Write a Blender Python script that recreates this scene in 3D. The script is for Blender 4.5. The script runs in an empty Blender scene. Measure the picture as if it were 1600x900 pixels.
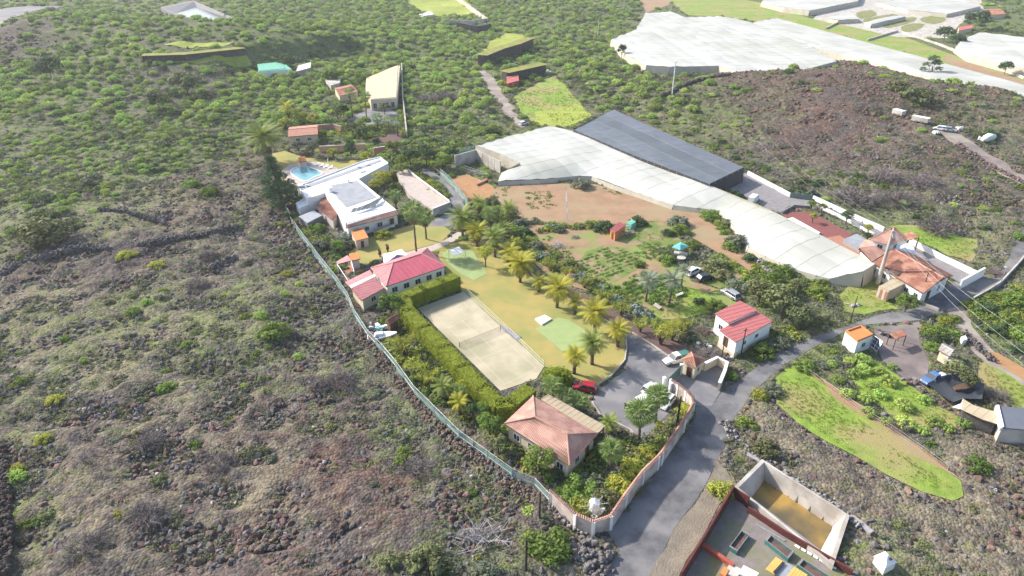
import bpy, bmesh, math, random
import numpy as np
from mathutils import Vector, Matrix
R = math.radians
SC = bpy.context.scene
COL = SC.collection
random.seed(7)
RNG = np.random.default_rng(11)

# ---------------------------------------------------------------- camera, sky, sun, exposure
CAM_H, PITCH, FPX = 70.0, 29.0, 1067.0
cam_d = bpy.data.cameras.new('camera')
cam = bpy.data.objects.new('camera', cam_d); COL.objects.link(cam)
cam_d.sensor_width = 36; cam_d.lens = 36 * FPX / 1600
cam_d.clip_start = 1; cam_d.clip_end = 4000
cam.location = (0, 0, CAM_H); cam.rotation_euler = (R(90 - PITCH), 0, 0)
SC.camera = cam
SUN_EL = 35.0
SUN_TO = Vector((-0.88, 0.475, 0)).normalized()          # horizontal direction towards the sun
world = bpy.data.worlds.new('World'); SC.world = world; world.use_nodes = True
wn = world.node_tree; bg = wn.nodes['Background']
sky = wn.nodes.new('ShaderNodeTexSky'); sky.sky_type = 'NISHITA'; sky.sun_disc = False
sky.sun_elevation = R(SUN_EL); sky.sun_rotation = math.atan2(SUN_TO.x, SUN_TO.y)
sky.air_density = 1.0; sky.dust_density = 2.0
wn.links.new(sky.outputs[0], bg.inputs[0]); bg.inputs[1].default_value = 0.15
sun_d = bpy.data.lights.new('sun', 'SUN'); sun_d.energy = 3.9; sun_d.angle = R(0.9); sun_d.color = (1, .95, .86)
sun = bpy.data.objects.new('sun', sun_d); COL.objects.link(sun)
tosun = Vector((SUN_TO.x * math.cos(R(SUN_EL)), SUN_TO.y * math.cos(R(SUN_EL)), math.sin(R(SUN_EL))))
sun.rotation_euler = (-tosun).to_track_quat('-Z', 'Y').to_euler(); sun.location = tosun * 300
SC.view_settings.view_transform = 'Standard'; SC.view_settings.look = 'None'
SC.view_settings.exposure = 0.9; SC.view_settings.gamma = 1
HAZE = 0.00015

# ---------------------------------------------------------------- numeric helpers
def _hash(i, j, s):
    h = (i.astype(np.int64) * 374761393 + j.astype(np.int64) * 668265263 + s * 1274126177) & 0xffffffff
    h = ((h ^ (h >> 13)) * 1274126177) & 0xffffffff
    return ((h ^ (h >> 16)) & 0xffff) / 65535.0
def vn(x, y, sc, s=0):
    x = np.asarray(x, float) / sc; y = np.asarray(y, float) / sc
    i = np.floor(x); j = np.floor(y); u = x - i; v = y - j
    u = u * u * (3 - 2 * u); v = v * v * (3 - 2 * v)
    a = _hash(i, j, s); b = _hash(i + 1, j, s); c = _hash(i, j + 1, s); d = _hash(i + 1, j + 1, s)
    return (a * (1 - u) + b * u) * (1 - v) + (c * (1 - u) + d * u) * v
def fbm(x, y, sc, s=0, o=3):
    t = 0; a = 1; w = 0
    for k in range(o):
        t = t + a * vn(x, y, sc / 2 ** k, s + k * 17); w += a; a *= .5
    return t / w
def sstep(a, b, x):
    t = np.clip((x - a) / (b - a), 0, 1); return t * t * (3 - 2 * t)
def inpoly(x, y, poly):
    x = np.asarray(x); y = np.asarray(y); r = np.zeros(x.shape, bool); n = len(poly)
    for i in range(n):
        x0, y0 = poly[i][:2]; x1, y1 = poly[(i + 1) % n][:2]
        if y0 == y1: continue
        c = ((y0 > y) != (y1 > y)) & (x < (x1 - x0) * (y - y0) / (y1 - y0) + x0)
        r ^= c
    return r
def pdist(x, y, poly, closed=True):
    d = np.full(np.shape(x), 1e9); n = len(poly)
    for i in range(n if closed else n - 1):
        ax, ay = poly[i][:2]; bx, by = poly[(i + 1) % n][:2]
        dx, dy = bx - ax, by - ay; L = dx * dx + dy * dy + 1e-9
        t = np.clip(((x - ax) * dx + (y - ay) * dy) / L, 0, 1)
        d = np.minimum(d, np.hypot(x - ax - t * dx, y - ay - t * dy))
    return d
SP, CP = math.sin(R(PITCH)), math.cos(R(PITCH))
def ray(px, py):
    a = (px - 800) / FPX; b = -(py - 450) / FPX
    return a, CP + b * SP, -SP + b * CP
def P0(px, py, z=0.0):
    d = ray(px, py); t = (z - CAM_H) / d[2]
    return (d[0] * t, d[1] * t, z)
FLAT = [P0(*p) for p in [(470,325),(415,262),(400,200),(380,110),(560,85),(700,100),(830,135),(930,160),(1180,250),(1280,300),(1400,345),(1540,405),(1600,345),(1900,300),(2000,1000),(930,1050),(930,880),(840,800),(700,680),(600,580),(520,470),(455,350)]]
FLAT2 = [P0(*p) for p in [(930,70),(1000,-20),(2000,-40),(2000,200),(1640,184),(1520,150),(1440,116),(1290,84),(1220,118),(1120,116),(1010,112)]]
_h = [(P0(1385,176), 7.2, 44, 34), (P0(1520,225), 3.5, 40, 26), (P0(1250,160), 4.5, 50, 30), (P0(220,330), 3.0, 34, 16), (P0(150,85), 10, 120, 45), (P0(380,80), 5, 50, 40), (P0(60,60), 5, 50, 40)]
def H(x, y):
    x = np.asarray(x, float); y = np.asarray(y, float)
    d1 = np.where(inpoly(x, y, FLAT), 0, pdist(x, y, FLAT)); d2 = np.where(inpoly(x, y, FLAT2), 0, pdist(x, y, FLAT2))
    w = sstep(0, 14, np.minimum(d1, d2))
    z = (fbm(x, y, 38, 3) - .5) * 4.6 + (fbm(x, y, 13, 9) - .5) * 2.2
    for (c, a, sx, sy) in _h:
        z = z + a * np.exp(-((x - c[0]) / sx) ** 2 / 2 - ((y - c[1]) / sy) ** 2 / 2)
    z = z + 3.0 * sstep(330, 470, y) * sstep(-40, -140, x)
    return w * z
def Hs(x, y): return float(H(np.array([x]), np.array([y]))[0])
def P(px, py, z=None):
    """pixel of the photograph -> point of the ground (or of the level z)"""
    if z is not None: return Vector(P0(px, py, z))
    d = ray(px, py); t0 = (14 - CAM_H) / d[2]; t1 = (-3 - CAM_H) / d[2]
    ts = np.linspace(t0, t1, 260); zz = CAM_H + d[2] * ts - H(d[0] * ts, d[1] * ts)
    k = int(np.argmax(zz <= 0)) if (zz <= 0).any() else 259
    k = max(k, 1); a, b = zz[k - 1], zz[k]; t = ts[k - 1] + (ts[k] - ts[k - 1]) * (a / (a - b + 1e-9))
    return Vector((d[0] * t, d[1] * t, Hs(d[0] * t, d[1] * t)))
def ppm(px, py):                       # pixels per metre of the photograph at a point
    return FPX / (Vector(P0(px, py)).y * CP + CAM_H * SP)

# ---------------------------------------------------------------- materials
MATS = {}
def srgb(h):
    if isinstance(h, str):
        v = [int(h[i:i + 2], 16) / 255 for i in (0, 2, 4)]
        return tuple(((c + .055) / 1.055) ** 2.4 if c > .04045 else c / 12.92 for c in v)
    return h
def mat(name, base, base2=None, sc=1.0, rough=.85, bump=0.0, bsc=None, detail=4, spec=.3, var=0.0, trans=0.0, metal=0.0, alpha=None, c3=None, sc3=.1, coord='Object'):
    if name in MATS: return MATS[name]
    m = bpy.data.materials.new(name); m.use_nodes = True; MATS[name] = m
    nt = m.node_tree; N = nt.nodes; L = nt.links; b = N['Principled BSDF']; out = N['Material Output']
    b.inputs['Roughness'].default_value = rough; b.inputs['Specular IOR Level'].default_value = spec; b.inputs['Metallic'].default_value = metal
    base = srgb(base); base2 = srgb(base2) if base2 else tuple(c * .72 for c in base)
    tc = N.new('ShaderNodeTexCoord'); geo = tc.outputs[coord]
    nz = N.new('ShaderNodeTexNoise'); nz.inputs['Scale'].default_value = sc; nz.inputs['Detail'].default_value = detail; nz.inputs['Roughness'].default_value = .65
    L.new(geo, nz.inputs['Vector'])
    rp = N.new('ShaderNodeMapRange'); rp.inputs[1].default_value = .36; rp.inputs[2].default_value = .64; L.new(nz.outputs['Fac'], rp.inputs[0])
    mx = N.new('ShaderNodeMix'); mx.data_type = 'RGBA'; mx.inputs[6].default_value = (*base, 1); mx.inputs[7].default_value = (*base2, 1)
    L.new(rp.outputs[0], mx.inputs[0]); col = mx.outputs[2]
    if c3:
        n3 = N.new('ShaderNodeTexNoise'); n3.inputs['Scale'].default_value = sc3; n3.inputs['Detail'].default_value = 5; L.new(geo, n3.inputs['Vector'])
        r3 = N.new('ShaderNodeMapRange'); r3.inputs[1].default_value = .45; r3.inputs[2].default_value = .62; L.new(n3.outputs['Fac'], r3.inputs[0])
        m3 = N.new('ShaderNodeMix'); m3.data_type = 'RGBA'; m3.inputs[7].default_value = (*srgb(c3), 1)
        L.new(r3.outputs[0], m3.inputs[0]); L.new(col, m3.inputs[6]); col = m3.outputs[2]
    if var:
        oi = N.new('ShaderNodeObjectInfo'); hs = N.new('ShaderNodeHueSaturation')
        mr = N.new('ShaderNodeMapRange'); mr.inputs[3].default_value = 1 - var; mr.inputs[4].default_value = 1 + var; L.new(oi.outputs['Random'], mr.inputs[0])
        mh = N.new('ShaderNodeMath'); mh.operation = 'MULTIPLY'; mh.inputs[1].default_value = 7.31; L.new(oi.outputs['Random'], mh.inputs[0])
        mf = N.new('ShaderNodeMath'); mf.operation = 'FRACT'; L.new(mh.outputs[0], mf.inputs[0])
        mq = N.new('ShaderNodeMapRange'); mq.inputs[3].default_value = .5 - var * .06; mq.inputs[4].default_value = .5 + var * .06; L.new(mf.outputs[0], mq.inputs[0])
        L.new(mr.outputs[0], hs.inputs['Value']); L.new(mq.outputs[0], hs.inputs['Hue']); L.new(col, hs.inputs['Color']); col = hs.outputs[0]
    L.new(col, b.inputs['Base Color'])
    if bump:
        bn = N.new('ShaderNodeTexNoise'); bn.inputs['Scale'].default_value = bsc or sc * 4; bn.inputs['Detail'].default_value = 4; L.new(geo, bn.inputs['Vector'])
        bp = N.new('ShaderNodeBump'); bp.inputs['Strength'].default_value = bump; bp.inputs['Distance'].default_value = .15; L.new(bn.outputs['Fac'], bp.inputs['Height']); L.new(bp.outputs[0], b.inputs['Normal'])
    sh = b.outputs[0]
    if trans:
        tr = N.new('ShaderNodeBsdfTranslucent'); L.new(col, tr.inputs[0]); ms = N.new('ShaderNodeMixShader'); ms.inputs[0].default_value = trans
        L.new(sh, ms.inputs[1]); L.new(tr.outputs[0], ms.inputs[2]); sh = ms.outputs[0]
    if alpha is not None:
        tp = N.new('ShaderNodeBsdfTransparent'); ms = N.new('ShaderNodeMixShader'); ms.inputs[0].default_value = alpha
        L.new(tp.outputs[0], ms.inputs[1]); L.new(sh, ms.inputs[2]); sh = ms.outputs[0]
    if sh is not b.outputs[0]: L.new(sh, out.inputs['Surface'])
    return m
M = {
 'asphalt': mat('asphalt', (.155,.151,.155), (.10,.098,.104), .6, .9, .3, 6, c3=(.215,.205,.2), sc3=.2),
 'yard_asphalt': mat('yard_asphalt', (.185,.18,.19), (.13,.127,.135), .5, .9, .2, 6, c3=(.235,.225,.225), sc3=.25),
 'lawn': mat('lawn', (.38,.295,.10), (.30,.275,.09), .2, .95, .6, 9, c3=(.26,.26,.08), sc3=.1),
 'lawn_green': mat('lawn_green', (.27,.25,.06), (.17,.18,.05), .3, .95, .6, 9),
 'green_turf': mat('green_turf', (.30,.36,.16), (.26,.33,.13), .5, .95, .1, 20),
 'court': mat('court', (.50,.43,.31), (.41,.36,.25), .22, .9, .1, 14, c3=(.34,.31,.2), sc3=.13),
 'brown_soil': mat('brown_soil', (.35,.215,.13), (.26,.165,.10), .22, .95, .5, 3, c3=(.30,.23,.13), sc3=.06),
 'weedy_soil': mat('weedy_soil', (.33,.21,.13), (.25,.165,.10), .25, .95, .5, 3, c3=(.19,.25,.06), sc3=.12),
 'bark_soil': mat('bark_soil', (.16,.095,.085), (.11,.07,.065), 1.2, .95, .6, 8),
 'crop': mat('crop', (.17,.22,.05), (.12,.17,.04), .6, .95, .8, 7, c3=(.30,.22,.13), sc3=.3),
 'meadow': mat('meadow', (.24,.33,.05), (.145,.22,.035), .45, .95, .8, 6, c3=(.31,.25,.11), sc3=.07),
 'meadow_yellow': mat('meadow_yellow', (.33,.36,.06), (.24,.29,.05), .3, .95, .6, 6),
 'dirt_track': mat('dirt_track', (.27,.22,.19), (.20,.16,.145), .5, .95, .6, 5, c3=(.33,.29,.24), sc3=.15),
 'dry_ground': mat('dry_ground', (.25,.21,.16), (.17,.145,.115), .5, .95, .8, 4, c3=(.2,.17,.13), sc3=.2),
 'orange_soil': mat('orange_soil', (.40,.22,.10), (.32,.18,.09), .5, .95, .5, 4),
 'yard_soil': mat('yard_soil', (.19,.15,.145), (.14,.115,.11), .6, .95, .5, 5, c3=(.26,.22,.2), sc3=.12),
 'gravel': mat('gravel', (.27,.25,.25), (.2,.19,.195), .8, .95, .6, 9),
 'red_patio': mat('red_patio', (.24,.085,.075), (.19,.07,.065), 1.5, .85, .2, 10),
 'brick_patio': mat('brick_patio', (.42,.2,.13), (.33,.15,.1), 1.5, .85, .2, 10),
 'paving': mat('paving', (.47,.40,.35), (.40,.34,.3), .8, .85, .2, 8),
 'pale_concrete': mat('pale_concrete', (.52,.48,.43), (.42,.38,.34), .4, .9, .2, 5, c3=(.33,.29,.25), sc3=.3),
 'white_paint': mat('white_paint', (.80,.79,.77), (.72,.71,.69), .5, .6, .05, 5),
 'white_roof': mat('white_roof', (.78,.78,.78), (.68,.68,.69), .3, .6, .05, 5),
 'cream_wall': mat('cream_wall', (.62,.53,.38), (.52,.44,.32), .6, .85, .1, 6),
 'beige_sheet': mat('beige_sheet', (.60,.49,.34), (.54,.44,.3), .6, .7, .1, 6),
 'pink_wall': mat('pink_wall', (.60,.5,.44), (.5,.42,.37), .6, .85, .1, 6),
 'grey_deck': mat('grey_deck', (.32,.33,.35), (.25,.26,.29), .4, .8, .1, 5),
 'terracotta': mat('terracotta', (.44,.25,.20), (.36,.19,.15), 1.4, .85, .2, 10, c3=(.52,.31,.24), sc3=.5),
 'old_terracotta': mat('old_terracotta', (.36,.155,.10), (.24,.11,.08), 1.1, .9, .3, 8, c3=(.44,.24,.17), sc3=.4),
 'pink_tile': mat('pink_tile', (.52,.27,.19), (.44,.22,.16), 1.0, .85, .1, 8),
 'orange_roof': mat('orange_roof', (.62,.235,.075), (.52,.2,.07), .8, .8, .1, 6),
 'red_metal_shaded': mat('red_metal_shaded', (.52,.12,.16), (.46,.10,.135), .5, .45, .02, 4, spec=.5),  # darker copy of the pink roof metal, for the pavilion's shaded slope
 'pink_metal': mat('pink_metal', (.66,.30,.29), (.58,.25,.25), .5, .5, .02, 4, spec=.5),
 'coral_metal': mat('coral_metal', (.62,.22,.20), (.57,.195,.18), .4, .5, .02, 4, spec=.5),
 'net_white': mat('net_white', (.50,.50,.46), (.42,.42,.385), .07, .8, .05, 3, c3=(.40,.40,.35), sc3=.035, var=.07),
 'net_dark': mat('net_dark', (.11,.122,.14), (.08,.09,.105), .12, .55, .05, 3, var=.35, spec=.5),
 'net_skirt': mat('net_skirt', (.47,.43,.35), (.38,.35,.28), .3, .9),
 'grey_metal': mat('grey_metal', (.4,.41,.42), (.32,.33,.34), 1, .5, metal=.3),
 'dark_metal': mat('dark_metal', (.04,.04,.045), None, 1, .6),
 'wood': mat('wood', (.14,.085,.055), (.09,.055,.04), 2, .85, .2, 10),
 'pole_wood': mat('pole_wood', (.055,.04,.035), None, 2, .9),
 'glass': mat('glass', (.035,.045,.06), (.02,.03,.045), 1, .12, spec=.7),
 'door': mat('door_paint', (.12,.06,.035), None, 1, .6),
 'frame_white': mat('frame_white', (.75,.75,.74), None, 1, .5),
 'tyre': mat('tyre_rubber', (.015,.015,.016), None, 1, .8),
 'rim': mat('rim_metal', (.45,.45,.46), None, 1, .35, metal=.7),
 'lamp_glass': mat('lamp_glass', (.7,.7,.68), None, 1, .2),
 'car_red': mat('car_red', (.36,.012,.03), (.32,.01,.025), .3, .28, spec=.6),
 'car_white': mat('car_white', (.74,.74,.73), (.68,.68,.68), .3, .3, spec=.5),
 'car_silver': mat('car_silver', (.42,.43,.45), (.36,.37,.4), .3, .3, metal=.4),
 'car_dark': mat('car_dark', (.03,.035,.05), None, .3, .3, spec=.5),
 'car_blue': mat('car_blue', (.10,.18,.36), (.08,.15,.32), .3, .3, spec=.5),
 'pool_water': mat('pool_water', (.14,.36,.37), (.10,.31,.33), .6, .06, .03, 2, spec=.5),
 'brown_water': mat('brown_water', (.36,.225,.06), (.2,.145,.06), .3, .35, .02, 2, c3=(.11,.09,.055), sc3=.11),
 'grey_water': mat('grey_water', (.2,.23,.25), (.15,.17,.19), .1, .2, .03, 1),
 'rust_wall': mat('rust_wall', (.13,.035,.03), (.09,.028,.025), 1, .8, .2, 6),
 'red_brick': mat('red_brick', (.42,.10,.065), (.32,.08,.055), 2, .85, .2, 8),
 'trough_green': mat('trough_green', (.06,.20,.16), (.05,.15,.13), 2, .7),
 'tarp_black': mat('tarp_black', (.055,.06,.07), (.04,.045,.055), .5, .5, .4, 1.2, spec=.4),
 'tarp_teal': mat('tarp_teal', (.13,.42,.40), (.11,.36,.34), 1, .6),
 'tarp_green': mat('tarp_green', (.10,.36,.24), (.2,.45,.34), 1, .6),
 'purple': mat('purple_cloth', (.30,.2,.42), None, 1, .8),
 'yellow_board': mat('yellow_board', (.70,.42,.12), (.62,.36,.1), 1, .7),
 'solar': mat('solar_cell', (.03,.045,.09), (.05,.07,.12), 1, .2, spec=.6),
 'green_mesh': mat('green_mesh_netting', (.28,.44,.40), (.2,.34,.32), .6, .8, alpha=.5),
 'green_gate': mat('green_gate_paint', (.17,.23,.19), (.13,.18,.15), 1, .6),
 'stone': mat('lava_stone', (.155,.138,.13), (.092,.082,.078), 1.2, .95, .6, 4, var=.45),
 'stone_red': mat('red_lava_stone', (.175,.11,.088), (.11,.072,.06), 1.2, .95, .6, 4, var=.4),
 'stone_pale': mat('pale_stone', (.36,.33,.32), (.27,.25,.25), 1.2, .95, .4, 4, var=.3),
 'dark_stone_wall': mat('dark_stone_wall', (.10,.09,.085), (.05,.045,.045), .8, .95, .8, 2),
 # plants
 'leaf_palm_yellow': mat('leaf_palm_yellow', (.50,.43,.045), (.30,.35,.05), .8, .7, var=.22, trans=.35),
 'leaf_palm_green': mat('leaf_palm_green', (.27,.32,.07), (.19,.25,.06), .8, .7, var=.2, trans=.3),
 'leaf_palm_grey': mat('leaf_palm_grey', (.30,.33,.24), (.22,.26,.18), .8, .7, var=.2, trans=.3),
 'leaf_fan': mat('leaf_fan_palm', (.22,.31,.09), (.30,.38,.13), .8, .6, var=.2, trans=.35),
 'dead_frond': mat('dead_frond', (.24,.17,.10), None, 1, .9),
 'trunk_palm': mat('palm_trunk', (.17,.125,.09), (.11,.08,.06), 3, .95, .6, 8),
 'trunk': mat('tree_trunk', (.12,.095,.075), (.08,.06,.05), 3, .95, .4, 8),
 'leaf_hedge': mat('leaf_hedge', (.29,.34,.022), (.19,.24,.018), .9, .7, var=.1, trans=.3),
 'hedge_shade': mat('hedge_inner', (.07,.085,.015), None, 1, .9),
 'peach_wall': mat('peach_wall', (.62,.40,.24), (.55,.33,.2), .8, .9),
 'leaf_mid': mat('leaf_mid', (.21,.29,.055), (.14,.20,.045), .5, .8, var=.3, trans=.35),
 'leaf_dark': mat('leaf_dark', (.085,.14,.05), (.05,.09,.036), .5, .8, var=.25, trans=.25),
 'leaf_pine': mat('leaf_pine', (.12,.19,.085), (.08,.135,.06), .6, .8, var=.1, trans=.15),
 'leaf_yellow': mat('leaf_yellow', (.42,.42,.06), (.30,.33,.06), .6, .8, var=.2, trans=.35),
 'leaf_spurge': mat('leaf_spurge', (.40,.50,.12), (.29,.41,.10), .7, .8, var=.3, trans=.3),
 'leaf_spurge_stem': mat('spurge_stem', (.09,.10,.06), (.06,.07,.05), 1, .9),
 'leaf_olive': mat('leaf_olive', (.20,.215,.085), (.135,.15,.07), .5, .85, var=.3, trans=.2),
 'leaf_greygreen': mat('leaf_greygreen', (.18,.20,.13), (.125,.14,.095), .5, .85, var=.3, trans=.2),
 'leaf_blue': mat('leaf_agave', (.25,.32,.27), (.18,.24,.21), .6, .7, var=.2, trans=.1),
 'twig': mat('dead_twig', (.23,.195,.185), (.155,.13,.13), .5, .95, var=.25),
 'twig_pale': mat('pale_twig', (.42,.38,.37), (.3,.27,.27), .5, .95, var=.2),
 'grass_green': mat('grass_green', (.28,.36,.05), (.20,.28,.04), .5, .85, var=.3, trans=.3),
 'grass_dry': mat('grass_dry', (.34,.29,.17), (.26,.22,.13), .5, .9, var=.3, trans=.2),
 'crop_leaf': mat('crop_leaf', (.09,.20,.03), (.13,.26,.04), .5, .8, var=.2, trans=.3),
 'skin': mat('skin', (.45,.28,.2)), 'dark_cloth': mat('dark_cloth', (.03,.03,.04)),
}

# ---------------------------------------------------------------- object helpers
def tag(o, label=None, cat=None, group=None, kind=None):
    if label: o['label'] = label
    if cat: o['category'] = cat
    if group: o['group'] = group
    if kind: o['kind'] = kind
    return o
def thing(name, label, cat, loc=(0, 0, 0), rz=0.0, group=None, sc=1.0):
    o = bpy.data.objects.new(name, None); COL.objects.link(o); o.empty_display_size = .5
    o.location = loc; o.rotation_euler = (0, 0, rz); o.scale = (sc, sc, sc)
    o['_world'] = 0
    return tag(o, label, cat, group)
def mobj(name, me, parent=None, m=None):
    o = bpy.data.objects.new(name, me); COL.objects.link(o)
    if m is not None and not me.materials: me.materials.append(m)
    if parent is not None: o.parent = parent
    return o
class MB:
    """collects faces (world or local coordinates) and builds ONE mesh object"""
    def __init__(s): s.v = []; s.f = []; s.mi = []
    def face(s, pts, mi=0):
        n = len(s.v); s.v += [tuple(p) for p in pts]; s.f.append(tuple(range(n, n + len(pts)))); s.mi.append(mi)
    def box(s, c, d, rz=0.0, mi=0, taper=1.0):
        """c = centre of the bottom, d = size"""
        co, si = math.cos(rz), math.sin(rz); p = []
        for z, t in ((0, 1), (d[2], taper)):
            for sx, sy in ((-1, -1), (1, -1), (1, 1), (-1, 1)):
                x, y = sx * d[0] / 2 * t, sy * d[1] / 2 * t
                p.append((c[0] + x * co - y * si, c[1] + x * si + y * co, c[2] + z))
        s.hexa(p, mi)
    def hexa(s, p, mi=0):
        n = len(s.v); s.v += [tuple(q) for q in p]
        for f in ((3, 2, 1, 0), (4, 5, 6, 7), (0, 1, 5, 4), (1, 2, 6, 5), (2, 3, 7, 6), (3, 0, 4, 7)):
            s.f.append(tuple(n + i for i in f)); s.mi.append(mi)
    def prism(s, top, z0, mi=0, thick=None):
        """closed prism under a polygon; bottom at z0 or at thick below"""
        n = len(s.v); k = len(top)
        s.v += [tuple(p) for p in top] + [(p[0], p[1], (p[2] - thick) if thick else z0) for p in top]
        s.f.append(tuple(range(n, n + k))); s.mi.append(mi); s.f.append(tuple(range(n + 2 * k - 1, n + k - 1, -1))); s.mi.append(mi)
        for i in range(k):
            j = (i + 1) % k; s.f.append((n + i, n + k + i, n + k + j, n + j)); s.mi.append(mi)
    def tube(s, pts, r, n=6, mi=0, cap=True):
        rs = r if isinstance(r, (list, tuple)) else [r] * len(pts); base = len(s.v); pts = [Vector(p) for p in pts]
        for i, p in enumerate(pts):
            t = (pts[min(i + 1, len(pts) - 1)] - pts[max(i - 1, 0)]).normalized()
            a = t.cross(Vector((0, 0, 1))) if abs(t.z) < .95 else t.cross(Vector((1, 0, 0)))
            a.normalize(); b = t.cross(a)
            for k in range(n):
                q = p + (a * math.cos(2 * math.pi * k / n) + b * math.sin(2 * math.pi * k / n)) * rs[i]; s.v.append(tuple(q))
        for i in range(len(pts) - 1):
            for k in range(n):
                l = (k + 1) % n; s.f.append((base + i * n + k, base + i * n + l, base + (i + 1) * n + l, base + (i + 1) * n + k)); s.mi.append(mi)
        if cap:
            s.f.append(tuple(base + (len(pts) - 1) * n + k for k in range(n))); s.mi.append(mi)
            s.f.append(tuple(base + k for k in range(n - 1, -1, -1))); s.mi.append(mi)
    def build(s, name, m, parent=None, smooth=False, kind=None, local=False):
        off = Vector((0, 0, 0))
        if parent is not None and not local:
            q = parent
            while q is not None: off = off + Vector(q.location); q = q.parent
        me = bpy.data.meshes.new(name); me.from_pydata([(v[0] - off.x, v[1] - off.y, v[2] - off.z) for v in s.v], [], s.f)
        for mm in (m if isinstance(m, (list, tuple)) else [m]): me.materials.append(mm)
        if len(me.materials) > 1: me.polygons.foreach_set('material_index', s.mi)
        if smooth: me.polygons.foreach_set('use_smooth', [True] * len(me.polygons))
        me.update(); o = mobj(name, me, parent)
        if kind: o['kind'] = kind
        return o
def copy_tree(o, parent=None):
    c = o.copy(); COL.objects.link(c)
    if parent is not None: c.parent = parent
    for ch in list(o.children): copy_tree(ch, c)
    return c
def ccw(poly):
    a = sum(poly[i][0] * poly[(i + 1) % len(poly)][1] - poly[(i + 1) % len(poly)][0] * poly[i][1] for i in range(len(poly)))
    return list(poly) if a > 0 else list(poly)[::-1]
def cent(poly): return sum((Vector(p) for p in poly), Vector()) / len(poly)
def smooth_line(pts, n=4, closed=False):
    out = []; k = len(pts)
    for i in range(k if closed else k - 1):
        p0 = Vector(pts[(i - 1) % k] if closed or i > 0 else pts[i]); p1 = Vector(pts[i]); p2 = Vector(pts[(i + 1) % k]); p3 = Vector(pts[(i + 2) % k] if closed or i + 2 < k else pts[i + 1])
        for j in range(n):
            t = j / n
            out.append(.5 * ((2 * p1) + (-p0 + p2) * t + (2 * p0 - 5 * p1 + 4 * p2 - p3) * t * t + (-p0 + 3 * p1 - 3 * p2 + p3) * t ** 3))
    if not closed: out.append(Vector(pts[-1]))
    return out

LIFT = 0.0
ZONES = []                                   # (world polygon, depth by which the terrain is lowered there)
NOPLANT = []                                 # extra outlines where nothing wild grows
def sheet(name, pts, m, lift, cell=6.0, smooth=0, kind='structure', label=None, cat=None, lower=.25, zone=True, jag=0.0):
    """a ground sheet draped on the terrain, cut on a grid so that it follows it"""
    w = [P(*p) for p in pts]
    if smooth: w = smooth_line(w, smooth, True)
    if jag:
        q = []
        for i in range(len(w)):
            a, b = w[i], w[(i + 1) % len(w)]; k = max(1, int((b - a).length / 2.5))
            for j in range(k):
                p = a.lerp(b, j / k); s = jag
                q.append(Vector((p.x + (float(vn(p.x, p.y, 3.1, 5)) - .5) * 2 * s, p.y + (float(vn(p.x, p.y, 3.1, 8)) - .5) * 2 * s, 0)))
        w = q
    w = ccw(w)
    if zone: ZONES.append(([tuple(p) for p in w], lower))
    bm = bmesh.new(); bm.faces.new([bm.verts.new((p[0], p[1], 0)) for p in w]); bm.normal_update()
    global LIFT; LIFT += .0007; lift += LIFT
    bmesh.ops.triangulate(bm, faces=bm.faces[:])
    xs = [p[0] for p in w]; ys = [p[1] for p in w]
    flat = bool(np.abs(H(np.array(xs), np.array(ys))).max() < .01)
    c = cell if not flat else 60
    for ax, lo, hi in ((0, min(xs), max(xs)), (1, min(ys), max(ys))):
        g = math.floor(lo / c) * c + c
        while g < hi:
            co = [0, 0, 0]; no = [0, 0, 0]; co[ax] = g; no[ax] = 1
            bmesh.ops.bisect_plane(bm, geom=bm.verts[:] + bm.edges[:] + bm.faces[:], plane_co=co, plane_no=no); g += c
    vx = np.array([v.co.x for v in bm.verts]); vy = np.array([v.co.y for v in bm.verts]); vz = H(vx, vy) + lift
    for v, z in zip(bm.verts, vz): v.co.z = z
    bmesh.ops.recalc_face_normals(bm, faces=bm.faces[:])
    me = bpy.data.meshes.new(name); bm.to_mesh(me); bm.free()
    if len(me.polygons) and me.polygons[0].normal.z < 0: me.flip_normals()
    o = mobj(name, me, None, m); tag(o, label, cat, None, kind)
    return o
def noplant(pts, z=None): NOPLANT.append([tuple(P(*p) if z is None else P(p[0], p[1], z)) for p in pts])

# plane surfaces cut into ribs or panels (tiles, sheets, net strips)
def frame(poly, eave):
    p = [Vector(q) for q in poly]; n = Vector()
    for i in range(len(p)): a = p[i]; b = p[(i + 1) % len(p)]; n += a.cross(b)
    n.normalize()
    if n.z < 0: n = -n
    u = (Vector(eave[1]) - Vector(eave[0])).normalized(); u = (u - n * u.dot(n)).normalized(); v = n.cross(u).normalized()
    return Vector(eave[0]), u, v, n
def clip_poly(poly, nrm, d):                    # keep the side where nrm.p <= d (2D)
    out = []
    for i in range(len(poly)):
        a = poly[i]; b = poly[(i + 1) % len(poly)]; da = nrm[0] * a[0] + nrm[1] * a[1] - d; db = nrm[0] * b[0] + nrm[1] * b[1] - d
        if da <= 0: out.append(a)
        if (da < 0) != (db < 0) and abs(da - db) > 1e-9:
            t = da / (da - db); out.append((a[0] + (b[0] - a[0]) * t, a[1] + (b[1] - a[1]) * t))
    return out
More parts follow.
